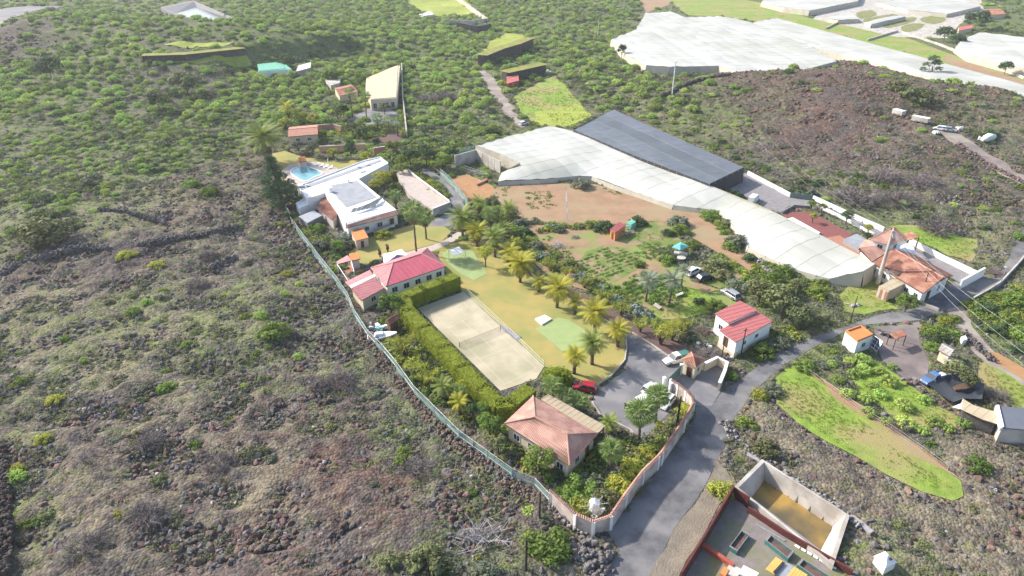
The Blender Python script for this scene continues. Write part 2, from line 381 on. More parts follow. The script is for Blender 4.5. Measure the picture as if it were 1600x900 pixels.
def tiles(root, name, poly, eave, m, pitch=.3, row=.45, h=.06, kind='stuff'):
    """barrel-tiled slope: rounded ribs down the slope, stepped rows across it"""
    o, u, v, n = frame(poly, eave); q = [((Vector(p) - o).dot(u), (Vector(p) - o).dot(v)) for p in poly]
    bm = bmesh.new(); us = [a for a, b in q]; vs = [b for a, b in q]; U0, U1, V0, V1 = min(us), max(us), min(vs), max(vs)
    if abs(V0) > abs(V1): row = row
    nu = int((U1 - U0) / (pitch / 2)) + 2; nv = int((V1 - V0) / row) + 2; sgn = 1 if abs(V1) > abs(V0) else -1
    grid = []
    for j in range(nv * 2):
        vv = V0 + (j // 2 + (j % 2) * .98) * row if sgn > 0 else V0 + (j // 2 + (j % 2) * .98) * row
        st = (.035 if (j % 2) == (0 if sgn > 0 else 1) else 0)
        grid.append([bm.verts.new(o + u * (U0 + i * pitch / 2) + v * vv + n * (.03 + st + (h if i % 2 else 0) + random.uniform(-.006, .006))) for i in range(nu)])
    for j in range(nv * 2 - 1):
        for i in range(nu - 1): bm.faces.new((grid[j][i], grid[j][i + 1], grid[j + 1][i + 1], grid[j + 1][i]))
    c2 = (sum(us) / len(us), sum(vs) / len(vs))
    for i in range(len(poly)):
        a = Vector(poly[i]); b = Vector(poly[(i + 1) % len(poly)])
        if (b - a).length < .01: continue
        pn = (b - a).cross(n).normalized(); cc = o + u * c2[0] + v * c2[1]
        if (cc - a).dot(pn) > 0: pn = -pn
        bmesh.ops.bisect_plane(bm, geom=bm.verts[:] + bm.edges[:] + bm.faces[:], plane_co=a, plane_no=pn, clear_outer=True)
    off = Vector(root.location)
    for w in bm.verts: w.co -= off
    me = bpy.data.meshes.new(name); bm.to_mesh(me); bm.free()
    if len(me.polygons) and me.polygons[0].normal.z < 0: me.flip_normals()
    ob = mobj(name, me, root, m); ob['kind'] = kind
    return ob
def panels(root, name, poly, eave, m, w=1.2, seam=.05, rib=.0, along=True, prefix=None):
    """separate long sheets side by side, each a part"""
    o, u, v, n = frame(poly, eave); q = [((Vector(p) - o).dot(u), (Vector(p) - o).dot(v)) for p in poly]
    if not along: q = [(b, a) for a, b in q]; u, v = v, u
    U0, U1 = min(a for a, b in q), max(a for a, b in q); k = max(1, round((U1 - U0) / w)); w = (U1 - U0) / k
    for i in range(k):
        mb = MB(); a0 = U0 + i * w + .015; a1 = U0 + (i + 1) * w - .015
        c = clip_poly(clip_poly(q, (1, 0), a1), (-1, 0), -a0)
        if len(c) < 3: continue
        to = lambda s, t, z: o + u * s + v * t + n * z
        top = [to(s, t, .05) for s, t in c]; bot = [to(s, t, .0) for s, t in c]; kk = len(c)
        mb.face(top)
        for j in range(kk): l = (j + 1) % kk; mb.face([top[j], bot[j], bot[l], top[l]])
        step = w / 4
        for r_ in range(4):                       # raised ribs of the sheet
            uu = a0 + (r_ + .0) * step; ww = .07 if r_ == 0 else .035; hh = .1 if r_ == 0 else .075
            cc = clip_poly(clip_poly(c, (1, 0), uu + ww), (-1, 0), -uu)
            if len(cc) >= 3:
                tp = [to(s, t, hh + .02) for s, t in cc]; bt = [to(s, t, .05) for s, t in cc]; mb.face(tp)
                for j in range(len(cc)): l = (j + 1) % len(cc); mb.face([tp[j], bt[j], bt[l], tp[l]])
        mb.build(name, m, root)
def ridge_cap(root, pts, m, r=.13, name='ridge_cap'):
    mb = MB(); mb.tube([Vector(p) + Vector((0, 0, .08)) for p in pts], r, 6); return mb.build(name, m, root)
def shell(root, foot, z0, z1, m, name='wall'):
    """walls as a closed prism below the roof"""
    mb = MB(); f = ccw(foot); mb.prism([(p[0], p[1], z1) for p in f], z0); return mb.build(name, m, root)
def inset(poly, d):
    c = cent(poly); out = []
    for p in poly:
        q = Vector(p) - c; L = math.hypot(q.x, q.y); s = max(0, 1 - d * 1.3 / L); out.append(Vector((c.x + q.x * s, c.y + q.y * s, p[2])))
    return out
def opening(root, foot, side, t, w, z0, z1, kind='window', bars=1):
    """window or door on a wall side: frame proud of the wall, pane inside"""
    a = Vector(foot[side]); b = Vector(foot[(side + 1) % len(foot)]); a.z = b.z = 0
    u = (b - a).normalized(); L = (b - a).length; n = Vector((u.y, -u.x, 0)); c = cent(foot); c.z = 0
    if (c - a).dot(n) > 0: n = -n
    p = a + u * (L * t)
    def bx(mb, s0, s1, q0, q1, d0, d1):
        P_ = lambda s, z, d: p + u * s + n * d + Vector((0, 0, z))
        mb.hexa([P_(s0, q0, d0), P_(s1, q0, d0), P_(s1, q0, d1), P_(s0, q0, d1), P_(s0, q1, d0), P_(s1, q1, d0), P_(s1, q1, d1), P_(s0, q1, d1)])
    fr = MB(); e = .09
    bx(fr, -w/2, -w/2 + e, z0, z1, -.03, .06); bx(fr, w/2 - e, w/2, z0, z1, -.03, .06); bx(fr, -w/2 + e, w/2 - e, z1 - e, z1, -.03, .058); bx(fr, -w/2 + e, w/2 - e, z0, z0 + e, -.03, .058)
    for k in range(bars): s = -w/2 + w * (k + 1) / (bars + 1); bx(fr, s - .03, s + .03, z0 + e, z1 - e, 0, .05)
    f = fr.build(kind, M['frame_white'] if kind == 'window' else M['wood'], root)
    pn = MB(); bx(pn, -w/2 + e, w/2 - e, z0 + e, z1 - e, -.02, .03); pn.build('pane' if kind == 'window' else 'door_leaf', M['glass'] if kind == 'window' else M['door'], f)
    return f
def line_wall(name, label, pts, h, t, m, cap=None, group=None, z=None, cat='wall', capw=.1, posts=None, pm=None, capname='coping', tilecap=False):
    """free-standing wall; pts are pixels of its base (or of its top if z is given)"""
    w = [P(*p) if z is None else P(p[0], p[1], z) for p in pts]; w = [Vector((p.x, p.y, Hs(p.x, p.y))) for p in w]
    root = thing(name, label, cat, w[0], 0, group); n = len(w); L = []; Rr = []
    for i in range(n):
        d = (w[min(i + 1, n - 1)] - w[max(i - 1, 0)]); d.z = 0; d.normalize(); s = Vector((-d.y, d.x, 0)); L.append(s)
    mb = MB(); cb = MB()
    for i in range(n - 1):
        a, b, sa, sb = w[i], w[i + 1], L[i] * t / 2, L[i + 1] * t / 2; dn = Vector((0, 0, -.4)); up = Vector((0, 0, h))
        mb.hexa([a - sa + dn, b - sb + dn, b + sb + dn, a + sa + dn, a - sa + up, b - sb + up, b + sb + up, a + sa + up])
        if cap and not tilecap:
            sa, sb = L[i] * (t / 2 + capw), L[i + 1] * (t / 2 + capw); u1 = Vector((0, 0, h + .003)); u2 = Vector((0, 0, h + .12))
            cb.hexa([a - sa + u1, b - sb + u1, b + sb + u1, a + sa + u1, a - sa + u2, b - sb + u2, b + sb + u2, a + sa + u2])
        if cap and tilecap:
            k = max(1, int((b - a).length / .28))
            for j in range(k):
                p = a.lerp(b, (j + .5) / k); s = L[i]; r_ = .1 + random.uniform(-.015, .015)
                cb.tube([p - s * (t / 2 + capw) + Vector((0, 0, h + .0)), p + Vector((0, 0, h + .16)), p + s * (t / 2 + capw) + Vector((0, 0, h + .0))], r_, 4, cap=True)
    mb.build('wall_body', m, root)
    if cap: cb.build(capname, cap, root, kind='stuff' if tilecap else None)
    if posts:
        for i in range(n - 1):
            k = max(1, int((w[i + 1] - w[i]).length / posts))
            for j in range(k):
                p = w[i].lerp(w[i + 1], j / k); pb = MB(); d = w[i + 1] - w[i]; pb.box(p, (t + .14, t + .14, h + .02), math.atan2(d.y, d.x)); pb.build('pillar', pm or m, root)
    return root
def pole(name, label, base, top_h, r0, r1, m, cat='pole', arm=None, group=None):
    p = P(*base); root = thing(name, label, cat, p, 0, group); mb = MB(); mb.tube([p + Vector((0, 0, -.3)), p + Vector((0, 0, top_h))], [r0, r1], 8); mb.build('shaft', m, root)
    if arm:
        ab = MB(); q = p + Vector((0, 0, top_h - .5)); ab.box((q.x, q.y, q.z), (arm, .12, .12), .4); ab.build('crossarm', m, root)
        for s in (-1, 0, 1):
            ib = MB(); w = q + Vector((math.cos(.4), math.sin(.4), 0)) * s * arm * .42; ib.tube([w + Vector((0, 0, .1)), w + Vector((0, 0, .38))], [.06, .045], 6); ib.build('insulator', M['grey_metal'], root)
    return root
# ================================================================ GROUND SHEETS (setting)
sheet('road', [(925,915),(968,862),(948,828),(985,790),(1030,735),(1066,688),(1085,655),(1087,632),(1112,632),(1128,612),(1160,590),(1200,560),(1245,533),(1300,517),(1380,490),(1440,480),(1478,466),(1530,453),(1558,432),(1576,405),(1590,372),(1602,352),(1700,330),(1700,352),(1618,372),(1600,405),(1578,435),(1560,452),(1520,466),(1500,478),(1480,484),(1452,494),(1440,500),(1380,505),(1330,512),(1300,530),(1262,548),(1232,566),(1200,590),(1172,615),(1150,650),(1128,700),(1098,765),(1052,830),(1012,905),(1000,930),(915,935)], M['asphalt'], .02, jag=.22)
sheet('estate_driveway', [(932,612),(950,600),(978,578),(976,525),(986,520),(1040,556),(1072,578),(1060,592),(1047,606),(1050,640),(1020,672),(1004,690),(985,672),(938,648),(925,628)], M['yard_asphalt'], .03)
sheet('gate_forecourt', [(1047,606),(1062,584),(1080,588),(1100,580),(1120,570),(1135,580),(1126,612),(1112,634),(1086,634),(1078,615)], M['yard_asphalt'], .035)
sheet('finca_forecourt', [(1432,480),(1446,462),(1492,440),(1505,445),(1535,428),(1552,440),(1530,455),(1478,470)], M['asphalt'], .035)
sheet('side_track', [(1478,484),(1502,476),(1520,510),(1542,540),(1566,562),(1605,590),(1700,640),(1700,668),(1600,612),(1550,578),(1520,548),(1500,520)], M['dirt_track'], .015, jag=.5)
sheet('red_earth_track', [(1542,548),(1560,552),(1605,578),(1700,626),(1700,640),(1600,594),(1560,570)], M['orange_soil'], .03)
sheet('dirt_yard', [(1366,512),(1420,505),(1444,500),(1436,520),(1442,545),(1450,570),(1448,602),(1432,606),(1405,585),(1380,563),(1372,545)], M['yard_soil'], .02, jag=.4)
sheet('lawn', [(690,385),(740,372),(765,378),(800,400),(830,432),(860,450),(905,480),(950,505),(984,524),(978,562),(950,590),(932,603),(905,592),(850,572),(790,512),(726,460),(712,440),(700,430),(684,400)], M['lawn'], .01, jag=.3)
sheet('upper_lawn', [(545,395),(560,382),(580,370),(640,352),(690,350),(705,362),(690,378),(640,392),(600,402),(575,412),(545,410)], M['lawn'], .01)
sheet('pool_lawn', [(425,240),(445,236),(475,246),(530,252),(560,250),(580,246),(560,262),(500,274),(455,292),(442,285),(432,262)], M['lawn'], .01)
sheet('lawn_green_patch', [(655,395),(690,384),(735,380),(752,400),(735,410),(700,392)], M['lawn_green'], .03)  # darker, greener patch laid over the lawn
sheet('putting_green', [(690,396),(707,386),(738,392),(762,428),(740,438),(722,430),(702,414)], M['green_turf'], .045, jag=.15)
sheet('practice_green', [(836,514),(872,497),(888,500),(915,516),(916,540),(880,550)], M['green_turf'], .045, jag=.15)
sheet('tennis_court', [(652,482),(724,456),(850,573),(838,592),(782,611)], M['court'], .04, smooth=0)
sheet('putting_pad', [(898,532),(920,520),(930,530),(925,545),(905,550)], M['green_turf'], .04)
sheet('garden_path', [(600,404),(640,393),(690,378),(716,362),(726,366),(700,382),(650,402),(612,412)], M['paving'], .04, smooth=3)
sheet('planting_bed', [(742,372),(770,370),(838,428),(900,452),(960,488),(1035,522),(1085,548),(1078,572),(1040,553),(985,520),(905,476),(860,446),(830,430),(765,378)], M['bark_soil'], .03, jag=.3)
sheet('garden_drive', [(654,260),(672,266),(690,278),(704,292),(718,305),(728,324),(714,346),(700,354),(655,353),(690,338),(708,323),(702,308),(694,294),(680,282),(660,270)], M['yard_asphalt'], .03)
sheet('pool_terrace', [(440,268),(452,258),(478,252),(500,254),(525,262),(535,270),(512,284),(482,296),(470,294),(446,284)], M['paving'], .03)
sheet('upper_drive', [(545,186),(575,170),(605,168),(622,178),(625,196),(600,200),(560,202),(535,196)], M['yard_asphalt'], .02)
sheet('red_garden_bed', [(578,198),(618,196),(632,222),(600,226),(580,218)], M['bark_soil'], .02)
sheet('ploughed_field', [(770,300),(790,291),(840,288),(900,286),(930,288),(985,305),(1060,327),(1110,335),(1140,362),(1165,392),(1190,408),(1212,430),(1214,448),(1192,442),(1160,415),(1120,395),(1085,372),(1060,352),(1010,345),(975,350),(930,352),(885,355),(860,348),(820,345),(795,330)], M['brown_soil'], .02, jag=.5, smooth=2)
sheet('market_garden_soil', [(812,352),(880,352),(945,352),(985,372),(1010,385),(1040,405),(1065,420),(1080,440),(1130,455),(1175,480),(1160,488),(1120,470),(1060,465),(1000,470),(960,470),(900,448),(850,425),(815,395)], M['weedy_soil'], .012, jag=.5)
sheet('earth_bank', [(706,280),(730,272),(768,290),(776,300),(760,312),(735,318),(716,300)], M['orange_soil'], .015, jag=.4)
sheet('bright_meadow', [(802,152),(835,132),(868,118),(884,135),(902,156),(925,182),(900,192),(868,200),(832,192),(812,175)], M['meadow'], .02, jag=.6)
sheet('yellow_meadow', [(836,176),(868,170),(906,162),(926,182),(900,193),(868,202),(838,194)], M['meadow_yellow'], .06, jag=.6)
sheet('crop_plot', [(895,408),(945,385),(975,388),(1008,408),(992,420),(950,442),(900,425)], M['crop'], .03, jag=1.2)
sheet('bean_plot', [(955,452),(1005,422),(1040,428),(1050,445),(1080,458),(1050,482),(1010,478),(980,470)], M['crop'], .03, jag=1.2)
sheet('garden_grass', [(1000,470),(1085,450),(1112,465),(1110,490),(1065,500),(1030,498)], M['meadow'], .025, jag=.5)
sheet('grass_patch', [(970,352),(1030,345),(1075,362),(1060,385),(1010,395),(975,375)], M['crop'], .035, jag=1.8)
sheet('orchard_floor', [(1085,420),(1120,395),(1160,420),(1200,445),(1215,465),(1185,470),(1130,452),(1095,440)], M['crop'], .026, jag=1.5)
sheet('sloping_meadow', [(1212,592),(1225,580),(1238,572),(1262,582),(1300,615),(1340,645),(1390,672),(1430,700),(1475,730),(1500,755),(1498,775),(1480,778),(1440,765),(1390,745),(1330,712),(1290,690),(1240,660),(1210,630)], M['meadow'], .02, jag=.7)
sheet('bare_strip', [(1262,583),(1300,607),(1345,638),(1395,667),(1435,695),(1480,728),(1502,757),(1478,738),(1430,703),(1388,675),(1342,647),(1297,616)], M['brown_soil'], .035, jag=1.4)
sheet('yard_meadow', [(1350,560),(1380,570),(1412,595),(1440,618),(1470,640),(1500,655),(1490,672),(1440,668),(1390,650),(1345,620),(1330,590)], M['meadow'], .02, jag=.8)
sheet('right_meadow', [(1530,562),(1560,575),(1605,605),(1700,650),(1700,690),(1600,636),(1550,625),(1530,600)], M['meadow'], .02, jag=.8)
sheet('house_meadow', [(1310,462),(1345,435),(1372,432),(1375,450),(1388,472),(1400,482),(1350,492),(1320,488)], M['meadow'], .02, jag=.6)
sheet('meadow_by_wall', [(1385,352),(1425,352),(1480,362),(1530,375),(1525,400),(1512,412),(1450,382),(1420,372)], M['meadow'], .02, jag=1.2)
sheet('dry_verge', [(1012,905),(1052,832),(1098,768),(1118,720),(1136,735),(1150,760),(1140,772),(1100,830),(1060,905)], M['dry_ground'], .02, jag=.4)
sheet('gravel_yard', [(1128,290),(1150,275),(1172,268),(1200,290),(1234,308),(1266,312),(1264,322),(1232,322),(1218,334),(1190,322),(1160,305)], M['gravel'], .02)
sheet('red_patio', [(1220,337),(1235,331),(1264,331),(1332,366),(1318,376),(1345,392),(1362,408),(1339,402),(1300,385),(1262,365)], M['red_patio'], .02)
sheet('brick_patio', [(1290,372),(1312,368),(1345,390),(1364,410),(1352,408),(1322,392)], M['brick_patio'], .04)
sheet('finca_terrace', [(1267,314),(1320,337),(1382,364),(1430,384),(1524,430),(1500,442),(1478,430),(1420,392),(1366,368),(1284,328)], M['gravel'], .02)
sheet('banana_field', [(1045,0),(1110,-12),(1190,5),(1235,20),(1215,30),(1180,34),(1140,27),(1075,24)], M['meadow'], .05, jag=1.5)
sheet('strip_field', [(1236,18),(1262,28),(1330,40),(1420,60),(1470,79),(1536,103),(1600,124),(1660,141),(1660,150),(1600,135),(1438,91),(1300,54),(1216,30)], M['meadow'], .05)
sheet('brown_strip_field', [(1474,86),(1500,93),(1536,105),(1600,126),(1660,143),(1660,149),(1600,134),(1520,112),(1478,98)], M['brown_soil'], .09)
sheet('pale_farm_ground', [(1290,10),(1330,0),(1360,-20),(1530,-12),(1538,18),(1500,38),(1480,60),(1400,58),(1330,42),(1270,30)], M['pale_concrete'], .06)
for i, q in enumerate([[(1338,20),(1362,16),(1370,24),(1345,30)], [(1350,30),(1395,22),(1402,27),(1358,36)], [(1380,40),(1400,30),(1430,27),(1428,34),(1400,42),(1384,44)], [(1440,28),(1470,24),(1478,32),(1460,38),(1440,34)], [(1408,42),(1425,37),(1445,38),(1432,48),(1412,50)], [(1460,12),(1480,8),(1482,14),(1468,16)]]):
    sheet('planted_terrace', q, M['crop'], .12, zone=False, smooth=2)
sheet('far_soil_field', [(1000,0),(1020,-20),(1060,-20),(1045,8),(1010,20)], M['brown_soil'], .05)
sheet('terrace_field', [(240,92),(300,86),(385,84),(395,100),(310,100),(245,97)], M['meadow_yellow'], .08, jag=.8)
sheet('upper_terrace_field', [(255,70),(300,66),(365,66),(350,73),(280,74)], M['meadow_yellow'], .08, jag=.8)
sheet('far_bed', [(628,-5),(660,-20),(720,-20),(742,22),(700,26),(668,24)], M['meadow_yellow'], .06)
sheet('cave_track', [(748,100),(765,115),(790,150),(808,182),(825,198),(815,200),(795,185),(772,150),(752,125)], M['dirt_track'], .03, jag=1.2)
sheet('terrace_top', [(752,78),(790,52),(818,55),(826,64),(800,76),(760,90)], M['meadow_yellow'], .06, jag=.8)
sheet('far_road', [(-60,40),(0,14),(40,10),(100,10),(60,16),(30,26),(0,45),(-60,70)], M['gravel'], .08)
sheet('hill_track', [(1455,200),(1490,205),(1520,222),(1550,245),(1605,275),(1700,330),(1700,345),(1600,292),(1545,262),(1510,238),(1475,214)], M['dirt_track'], .08, jag=1.0)
sheet('walled_yard_floor', [(1146,772),(1172,800),(1222,832),(1300,880),(1340,920),(1300,960),(1040,960),(1062,905),(1100,842)], mat('gravel_yard', (.25,.21,.195), (.19,.165,.155), .8, .95, .6, 9, c3=(.19,.19,.10), sc3=.3), .03)

# ---------------------------------------------------------------- the terrain itself: one sheet far beyond what is seen
LC = [  # px, py, veg, red, dry, stones, scrub, spurge, dead, tufts
 (60,30,.6,.2,.2,.1,.8,.4,.2,.2),(200,60,.7,.1,.1,.1,.9,.5,.1,.3),(40,80,.2,.5,.1,.4,.6,.3,.3,.1),(60,150,.6,.3,.1,.1,1,.9,.1,.1),(250,140,.4,.2,0,.1,1,.5,.2,0),(180,210,.6,.2,.1,.1,.9,1,.1,.1),(350,200,.5,.1,0,.1,1,1,.1,0),
 (330,60,.5,.2,.1,.2,.9,.5,.1,.2),(480,60,.7,.1,0,0,1,.9,.1,.1),(600,60,.8,0,0,0,1,1,.1,.1),(690,100,.7,.1,0,0,1,1,.2,.1),(670,200,.7,.1,0,0,1,1,.3,.1),(730,200,.7,.1,.1,.1,1,.9,.1,.1),(900,60,.6,.2,.1,.1,1,.7,.1,.2),(880,20,.6,.1,.1,0,1,.6,0,.2),(960,140,.5,.2,.1,.1,.9,.6,.1,.2),(780,170,.5,.2,.4,.2,.6,.4,.1,.4),
 (30,270,.6,.2,.2,.1,.8,.9,.1,.3),(150,260,.6,.2,.2,.2,.8,.6,.1,.3),(280,255,.7,.2,.3,.2,.7,.7,.1,.4),(370,265,.3,.6,.2,.6,.3,.2,.1,.2),(60,340,.6,.1,.4,.1,.7,.3,.1,.5),(200,350,.5,.2,.6,.3,.4,.1,.2,.5),(330,330,.25,.6,.3,.7,.3,.1,.2,.3),(420,330,.3,.4,.3,.6,.4,.1,.2,.3),(430,400,.3,.4,.2,.7,.4,.15,.2,.3),
 (60,420,.1,.5,.2,1,.2,.0,.1,.2),(200,420,.1,.4,.1,1,.2,.0,.2,.2),(330,430,.2,.3,.2,.8,.4,.05,.2,.3),(480,420,.4,.3,.3,.6,.5,.1,.2,.3),(60,490,.4,.2,.6,.4,.5,.1,.1,.6),(220,490,.5,.1,.5,.4,.6,.2,.1,.5),(380,480,.6,.1,.4,.4,.8,.2,.2,.4),(500,500,.5,.2,.3,.5,.7,.1,.3,.4),
 (40,580,.4,.2,.3,.7,.5,.1,.1,.4),(200,560,.4,.2,.5,.6,.5,.1,.1,.5),(350,560,.5,.2,.3,.6,.6,.1,.1,.4),(480,580,.4,.3,.2,.7,.6,.1,.3,.3),(570,580,.4,.3,.2,.7,.6,.05,.2,.3),(180,640,.1,.3,.2,1,.3,.1,.1,.2),(50,700,.4,.3,.2,.8,.5,.2,.1,.3),(260,700,.1,.4,.3,1,.2,.05,.4,.2),(400,660,.1,.5,.2,1,.2,.05,.3,.2),
 (560,660,.3,.6,.1,.9,.4,.0,.1,.2),(640,670,.5,.2,.1,.5,.7,.1,.1,.3),(520,740,.0,1,.1,1,.05,0,0,.1),(620,760,.1,.9,.1,1,.1,0,.1,.1),(430,760,.0,.7,.5,.9,.1,0,.1,.2),(720,740,.4,.4,.2,.7,.6,0,.1,.3),(690,700,.5,.2,.2,.5,.6,0,.3,.3),(380,850,.0,.6,.1,1,.05,0,.1,.1),(530,850,.1,.7,.1,1,.1,0,.1,.1),
 (100,800,.3,.4,.3,.9,.4,.1,.4,.3),(250,850,.1,.3,.2,1,.2,.05,.3,.2),(640,860,.4,.2,.1,.5,.7,0,.4,.3),(740,870,.5,.1,.1,.5,.7,0,.6,.3),(800,780,.2,.5,.1,1,.2,0,.1,.2),(900,870,.3,.1,.4,.7,.5,0,.2,.4),
 (1090,200,.6,.3,.2,.2,.9,.3,.1,.3),(1060,150,.6,.3,.2,.2,.9,.3,.1,.3),(1150,150,.2,.7,.1,.6,.6,.1,.1,.2),(1200,190,.3,.7,.1,.8,.5,.1,.1,.2),(1300,190,.0,1,0,1,.15,0,.1,.1),(1280,240,.0,1,0,1,.1,0,.1,.1),(1400,140,.3,.6,.1,.5,.7,.1,.3,.2),(1500,170,.3,.5,.3,.4,.7,.1,.2,.3),(1380,230,.2,.6,.2,.7,.5,.1,.2,.3),
 (1450,260,.1,.8,.1,.9,.3,.1,.1,.2),(1540,250,.4,.4,.3,.5,.6,.1,.2,.3),(1200,270,.4,.3,.1,.6,.7,.1,.3,.2),(1320,280,.3,.2,.3,.4,.7,.1,.6,.3),(1420,320,.3,.5,.2,.8,.5,.1,.4,.3),(1540,310,.2,.6,.2,.9,.4,.15,.1,.3),(1380,340,.7,0,.3,.1,.4,.1,.2,.8),(1470,370,.8,0,.2,.1,.4,.0,.1,.9),(1560,360,.4,.1,.6,.5,.5,.1,.1,.6),(1540,420,.4,.1,.6,.4,.6,.1,.5,.6),
 (1180,690,.3,.2,.5,.8,.5,.1,.1,.4),(1240,690,.2,.2,.3,1,.4,0,.1,.3),(1340,760,.2,.4,.3,1,.3,0,.1,.3),(1450,790,.1,.4,.6,.8,.3,0,.1,.4),(1560,740,.1,.5,.5,.9,.3,0,.1,.4),(1520,850,.2,.3,.4,.9,.4,0,.1,.3),(1350,860,.4,.1,.4,.5,.6,0,.1,.5),(1100,850,.3,0,1,.2,.3,0,0,.6),
 (1290,580,.7,.1,.1,.2,1,.3,.1,.4),(1420,690,.4,.1,.2,.3,.7,.2,.3,.4),(1560,500,.8,0,0,0,1,.1,0,.6),(1460,520,.5,.1,.1,.3,.8,.1,.1,.4),(1280,480,.6,0,.1,.2,.8,.1,.2,.6),(1150,430,.6,0,.2,.3,.6,0,.1,.6),(560,480,.3,.2,.1,.3,.5,0,.1,.3),(700,600,.3,.1,0,.2,.6,0,0,.3),(860,520,.5,0,0,0,.3,0,0,.3),(600,300,.5,.1,.1,.1,.4,0,0,.3),(1100,40,.6,0,.2,0,.3,0,0,.4),(1550,10,.8,0,.1,0,.6,0,0,.4),(1400,-40,.6,.1,.2,0,.5,0,0,.2),(300,-50,.5,.2,.2,0,.8,.3,0,.1),(800,-50,.5,.2,.2,0,.8,.3,0,.1),
]
LCP = np.array([P0(a[0], max(a[1], -60))[:2] for a in LC]); LCV = np.array([a[2:] for a in LC])
def landcover(x, y):
    x = np.asarray(x, float); y = np.asarray(y, float); sh = x.shape; x = x.ravel(); y = y.ravel()
    wx = x + (fbm(x, y, 14, 40) - .5) * 16 * np.clip(y / 150, .5, 3); wy = y + (fbm(x, y, 14, 50) - .5) * 16 * np.clip(y / 150, .5, 3)
    out = np.zeros((x.size, LCV.shape[1])); W = np.zeros(x.size)
    for (a, b), v in zip(LCP, LCV):
        d = (((wx - a) / 1.0) ** 2 + ((wy - b) / 1.6) ** 2) / (20 + (b / 12) ** 2); w = 1 / (d * d + .02)
        out += w[:, None] * v; W += w
    return (out / W[:, None]).reshape(sh + (LCV.shape[1],))
def axis(segs):
    out = [segs[0][0]]
    for (a, b, s0, s1) in segs:
        x = out[-1]
        while x < b - 1e-6:
            t = (x - a) / (b - a); x = min(b, x + s0 + (s1 - s0) * t); out.append(x)
    return np.array(out)
def build_terrain():
    ys = axis([(35, 60, .5, .5), (60, 170, .5, .8), (170, 400, .8, 3), (400, 800, 3, 10), (800, 1700, 10, 60)])
    xp = axis([(0, 75, .62, .62), (75, 200, .62, 1.6), (200, 520, 1.6, 8), (520, 1300, 8, 60)]); xs = np.concatenate([-xp[:0:-1], xp])
    X, Y = np.meshgrid(xs, ys); Z = H(X, Y)
    X = X.ravel(); Y = Y.ravel(); Z = Z.ravel()
    lc = landcover(X, Y)
    low = np.zeros(X.size); dz = np.full(X.size, 1e9)
    for poly, d in ZONES:
        pa = np.array([p[:2] for p in poly]); x0, y0 = pa.min(0) - 6; x1, y1 = pa.max(0) + 6
        k = np.where((X > x0) & (X < x1) & (Y > y0) & (Y < y1))[0]
        if not k.size: continue
        ins = inpoly(X[k], Y[k], poly); dd = pdist(X[k], Y[k], poly)
        low[k] = np.maximum(low[k], np.where(ins & (dd > .25), d, 0)); dz[k] = np.minimum(dz[k], np.where(ins, 0, dd))
    for poly in NOPLANT:
        pa = np.array([p[:2] for p in poly]); x0, y0 = pa.min(0) - 4; x1, y1 = pa.max(0) + 4
        k = np.where((X > x0) & (X < x1) & (Y > y0) & (Y < y1))[0]
        if k.size: dz[k] = np.minimum(dz[k], np.where(inpoly(X[k], Y[k], poly), 0, pdist(X[k], Y[k], poly)))
    m = sstep(.3, 3.5, dz); rock = lc[:, 3]
    rid = 1 - np.abs(2 * vn(X, Y, 3.1, 21) - 1); rid2 = 1 - np.abs(2 * vn(X, Y, 7.5, 27) - 1)
    micro = (vn(X, Y, 1.3, 31) - .5) * .35 + (rid - .5) * .55 + (rid2 - .5) * .8
    Z = Z + m * (micro * (.35 + .9 * rock) ) - low
    nx, ny = len(xs), len(ys)
    idx = (np.arange(ny - 1)[:, None] * nx + np.arange(nx - 1)[None, :]).ravel()
    F = np.stack([idx, idx + 1, idx + nx + 1, idx + nx], 1).astype(np.int32)
    me = bpy.data.meshes.new('ground'); me.vertices.add(X.size); me.vertices.foreach_set('co', np.stack([X, Y, Z], 1).astype(np.float32).ravel())
    me.loops.add(F.size); me.loops.foreach_set('vertex_index', F.ravel()); me.polygons.add(len(F)); me.polygons.foreach_set('loop_start', np.arange(0, F.size, 4, dtype=np.int32))
    me.polygons.foreach_set('use_smooth', np.ones(len(F), bool)); me.update(calc_edges=True)
    for n, c in (('veg', 0), ('red', 1), ('dry', 2)):
        a = me.attributes.new(n, 'FLOAT', 'POINT'); a.data.foreach_set('value', lc[:, c].astype(np.float32))
    m_ = bpy.data.materials.new('wild_ground'); m_.use_nodes = True; nt = m_.node_tree; N = nt.nodes; L = nt.links; b = N['Principled BSDF']; b.inputs['Roughness'].default_value = .95; b.inputs['Specular IOR Level'].default_value = .1
    tc = N.new('ShaderNodeTexCoord').outputs['Object']
    def noise(sc, d=5, r=.6):
        n = N.new('ShaderNodeTexNoise'); n.inputs['Scale'].default_value = sc; n.inputs['Detail'].default_value = d; n.inputs['Roughness'].default_value = r; L.new(tc, n.inputs['Vector']); return n.outputs['Fac']
    def rng(s, a, b2, lo=0, hi=1):
        r = N.new('ShaderNodeMapRange'); r.inputs[1].default_value = a; r.inputs[2].default_value = b2; r.inputs[3].default_value = lo; r.inputs[4].default_value = hi; L.new(s, r.inputs[0]); return r.outputs[0]
    def mix(f, a, c):
        x = N.new('ShaderNodeMix'); x.data_type = 'RGBA'
        L.new(f, x.inputs[0]) if not isinstance(f, float) else setattr(x.inputs[0], 'default_value', f)
        for s, v in ((6, a), (7, c)):
            if isinstance(v, tuple): x.inputs[s].default_value = (*v, 1)
            else: L.new(v, x.inputs[s])
        return x.outputs[2]
    def attr(n): a = N.new('ShaderNodeAttribute'); a.attribute_name = n; return a.outputs['Fac']
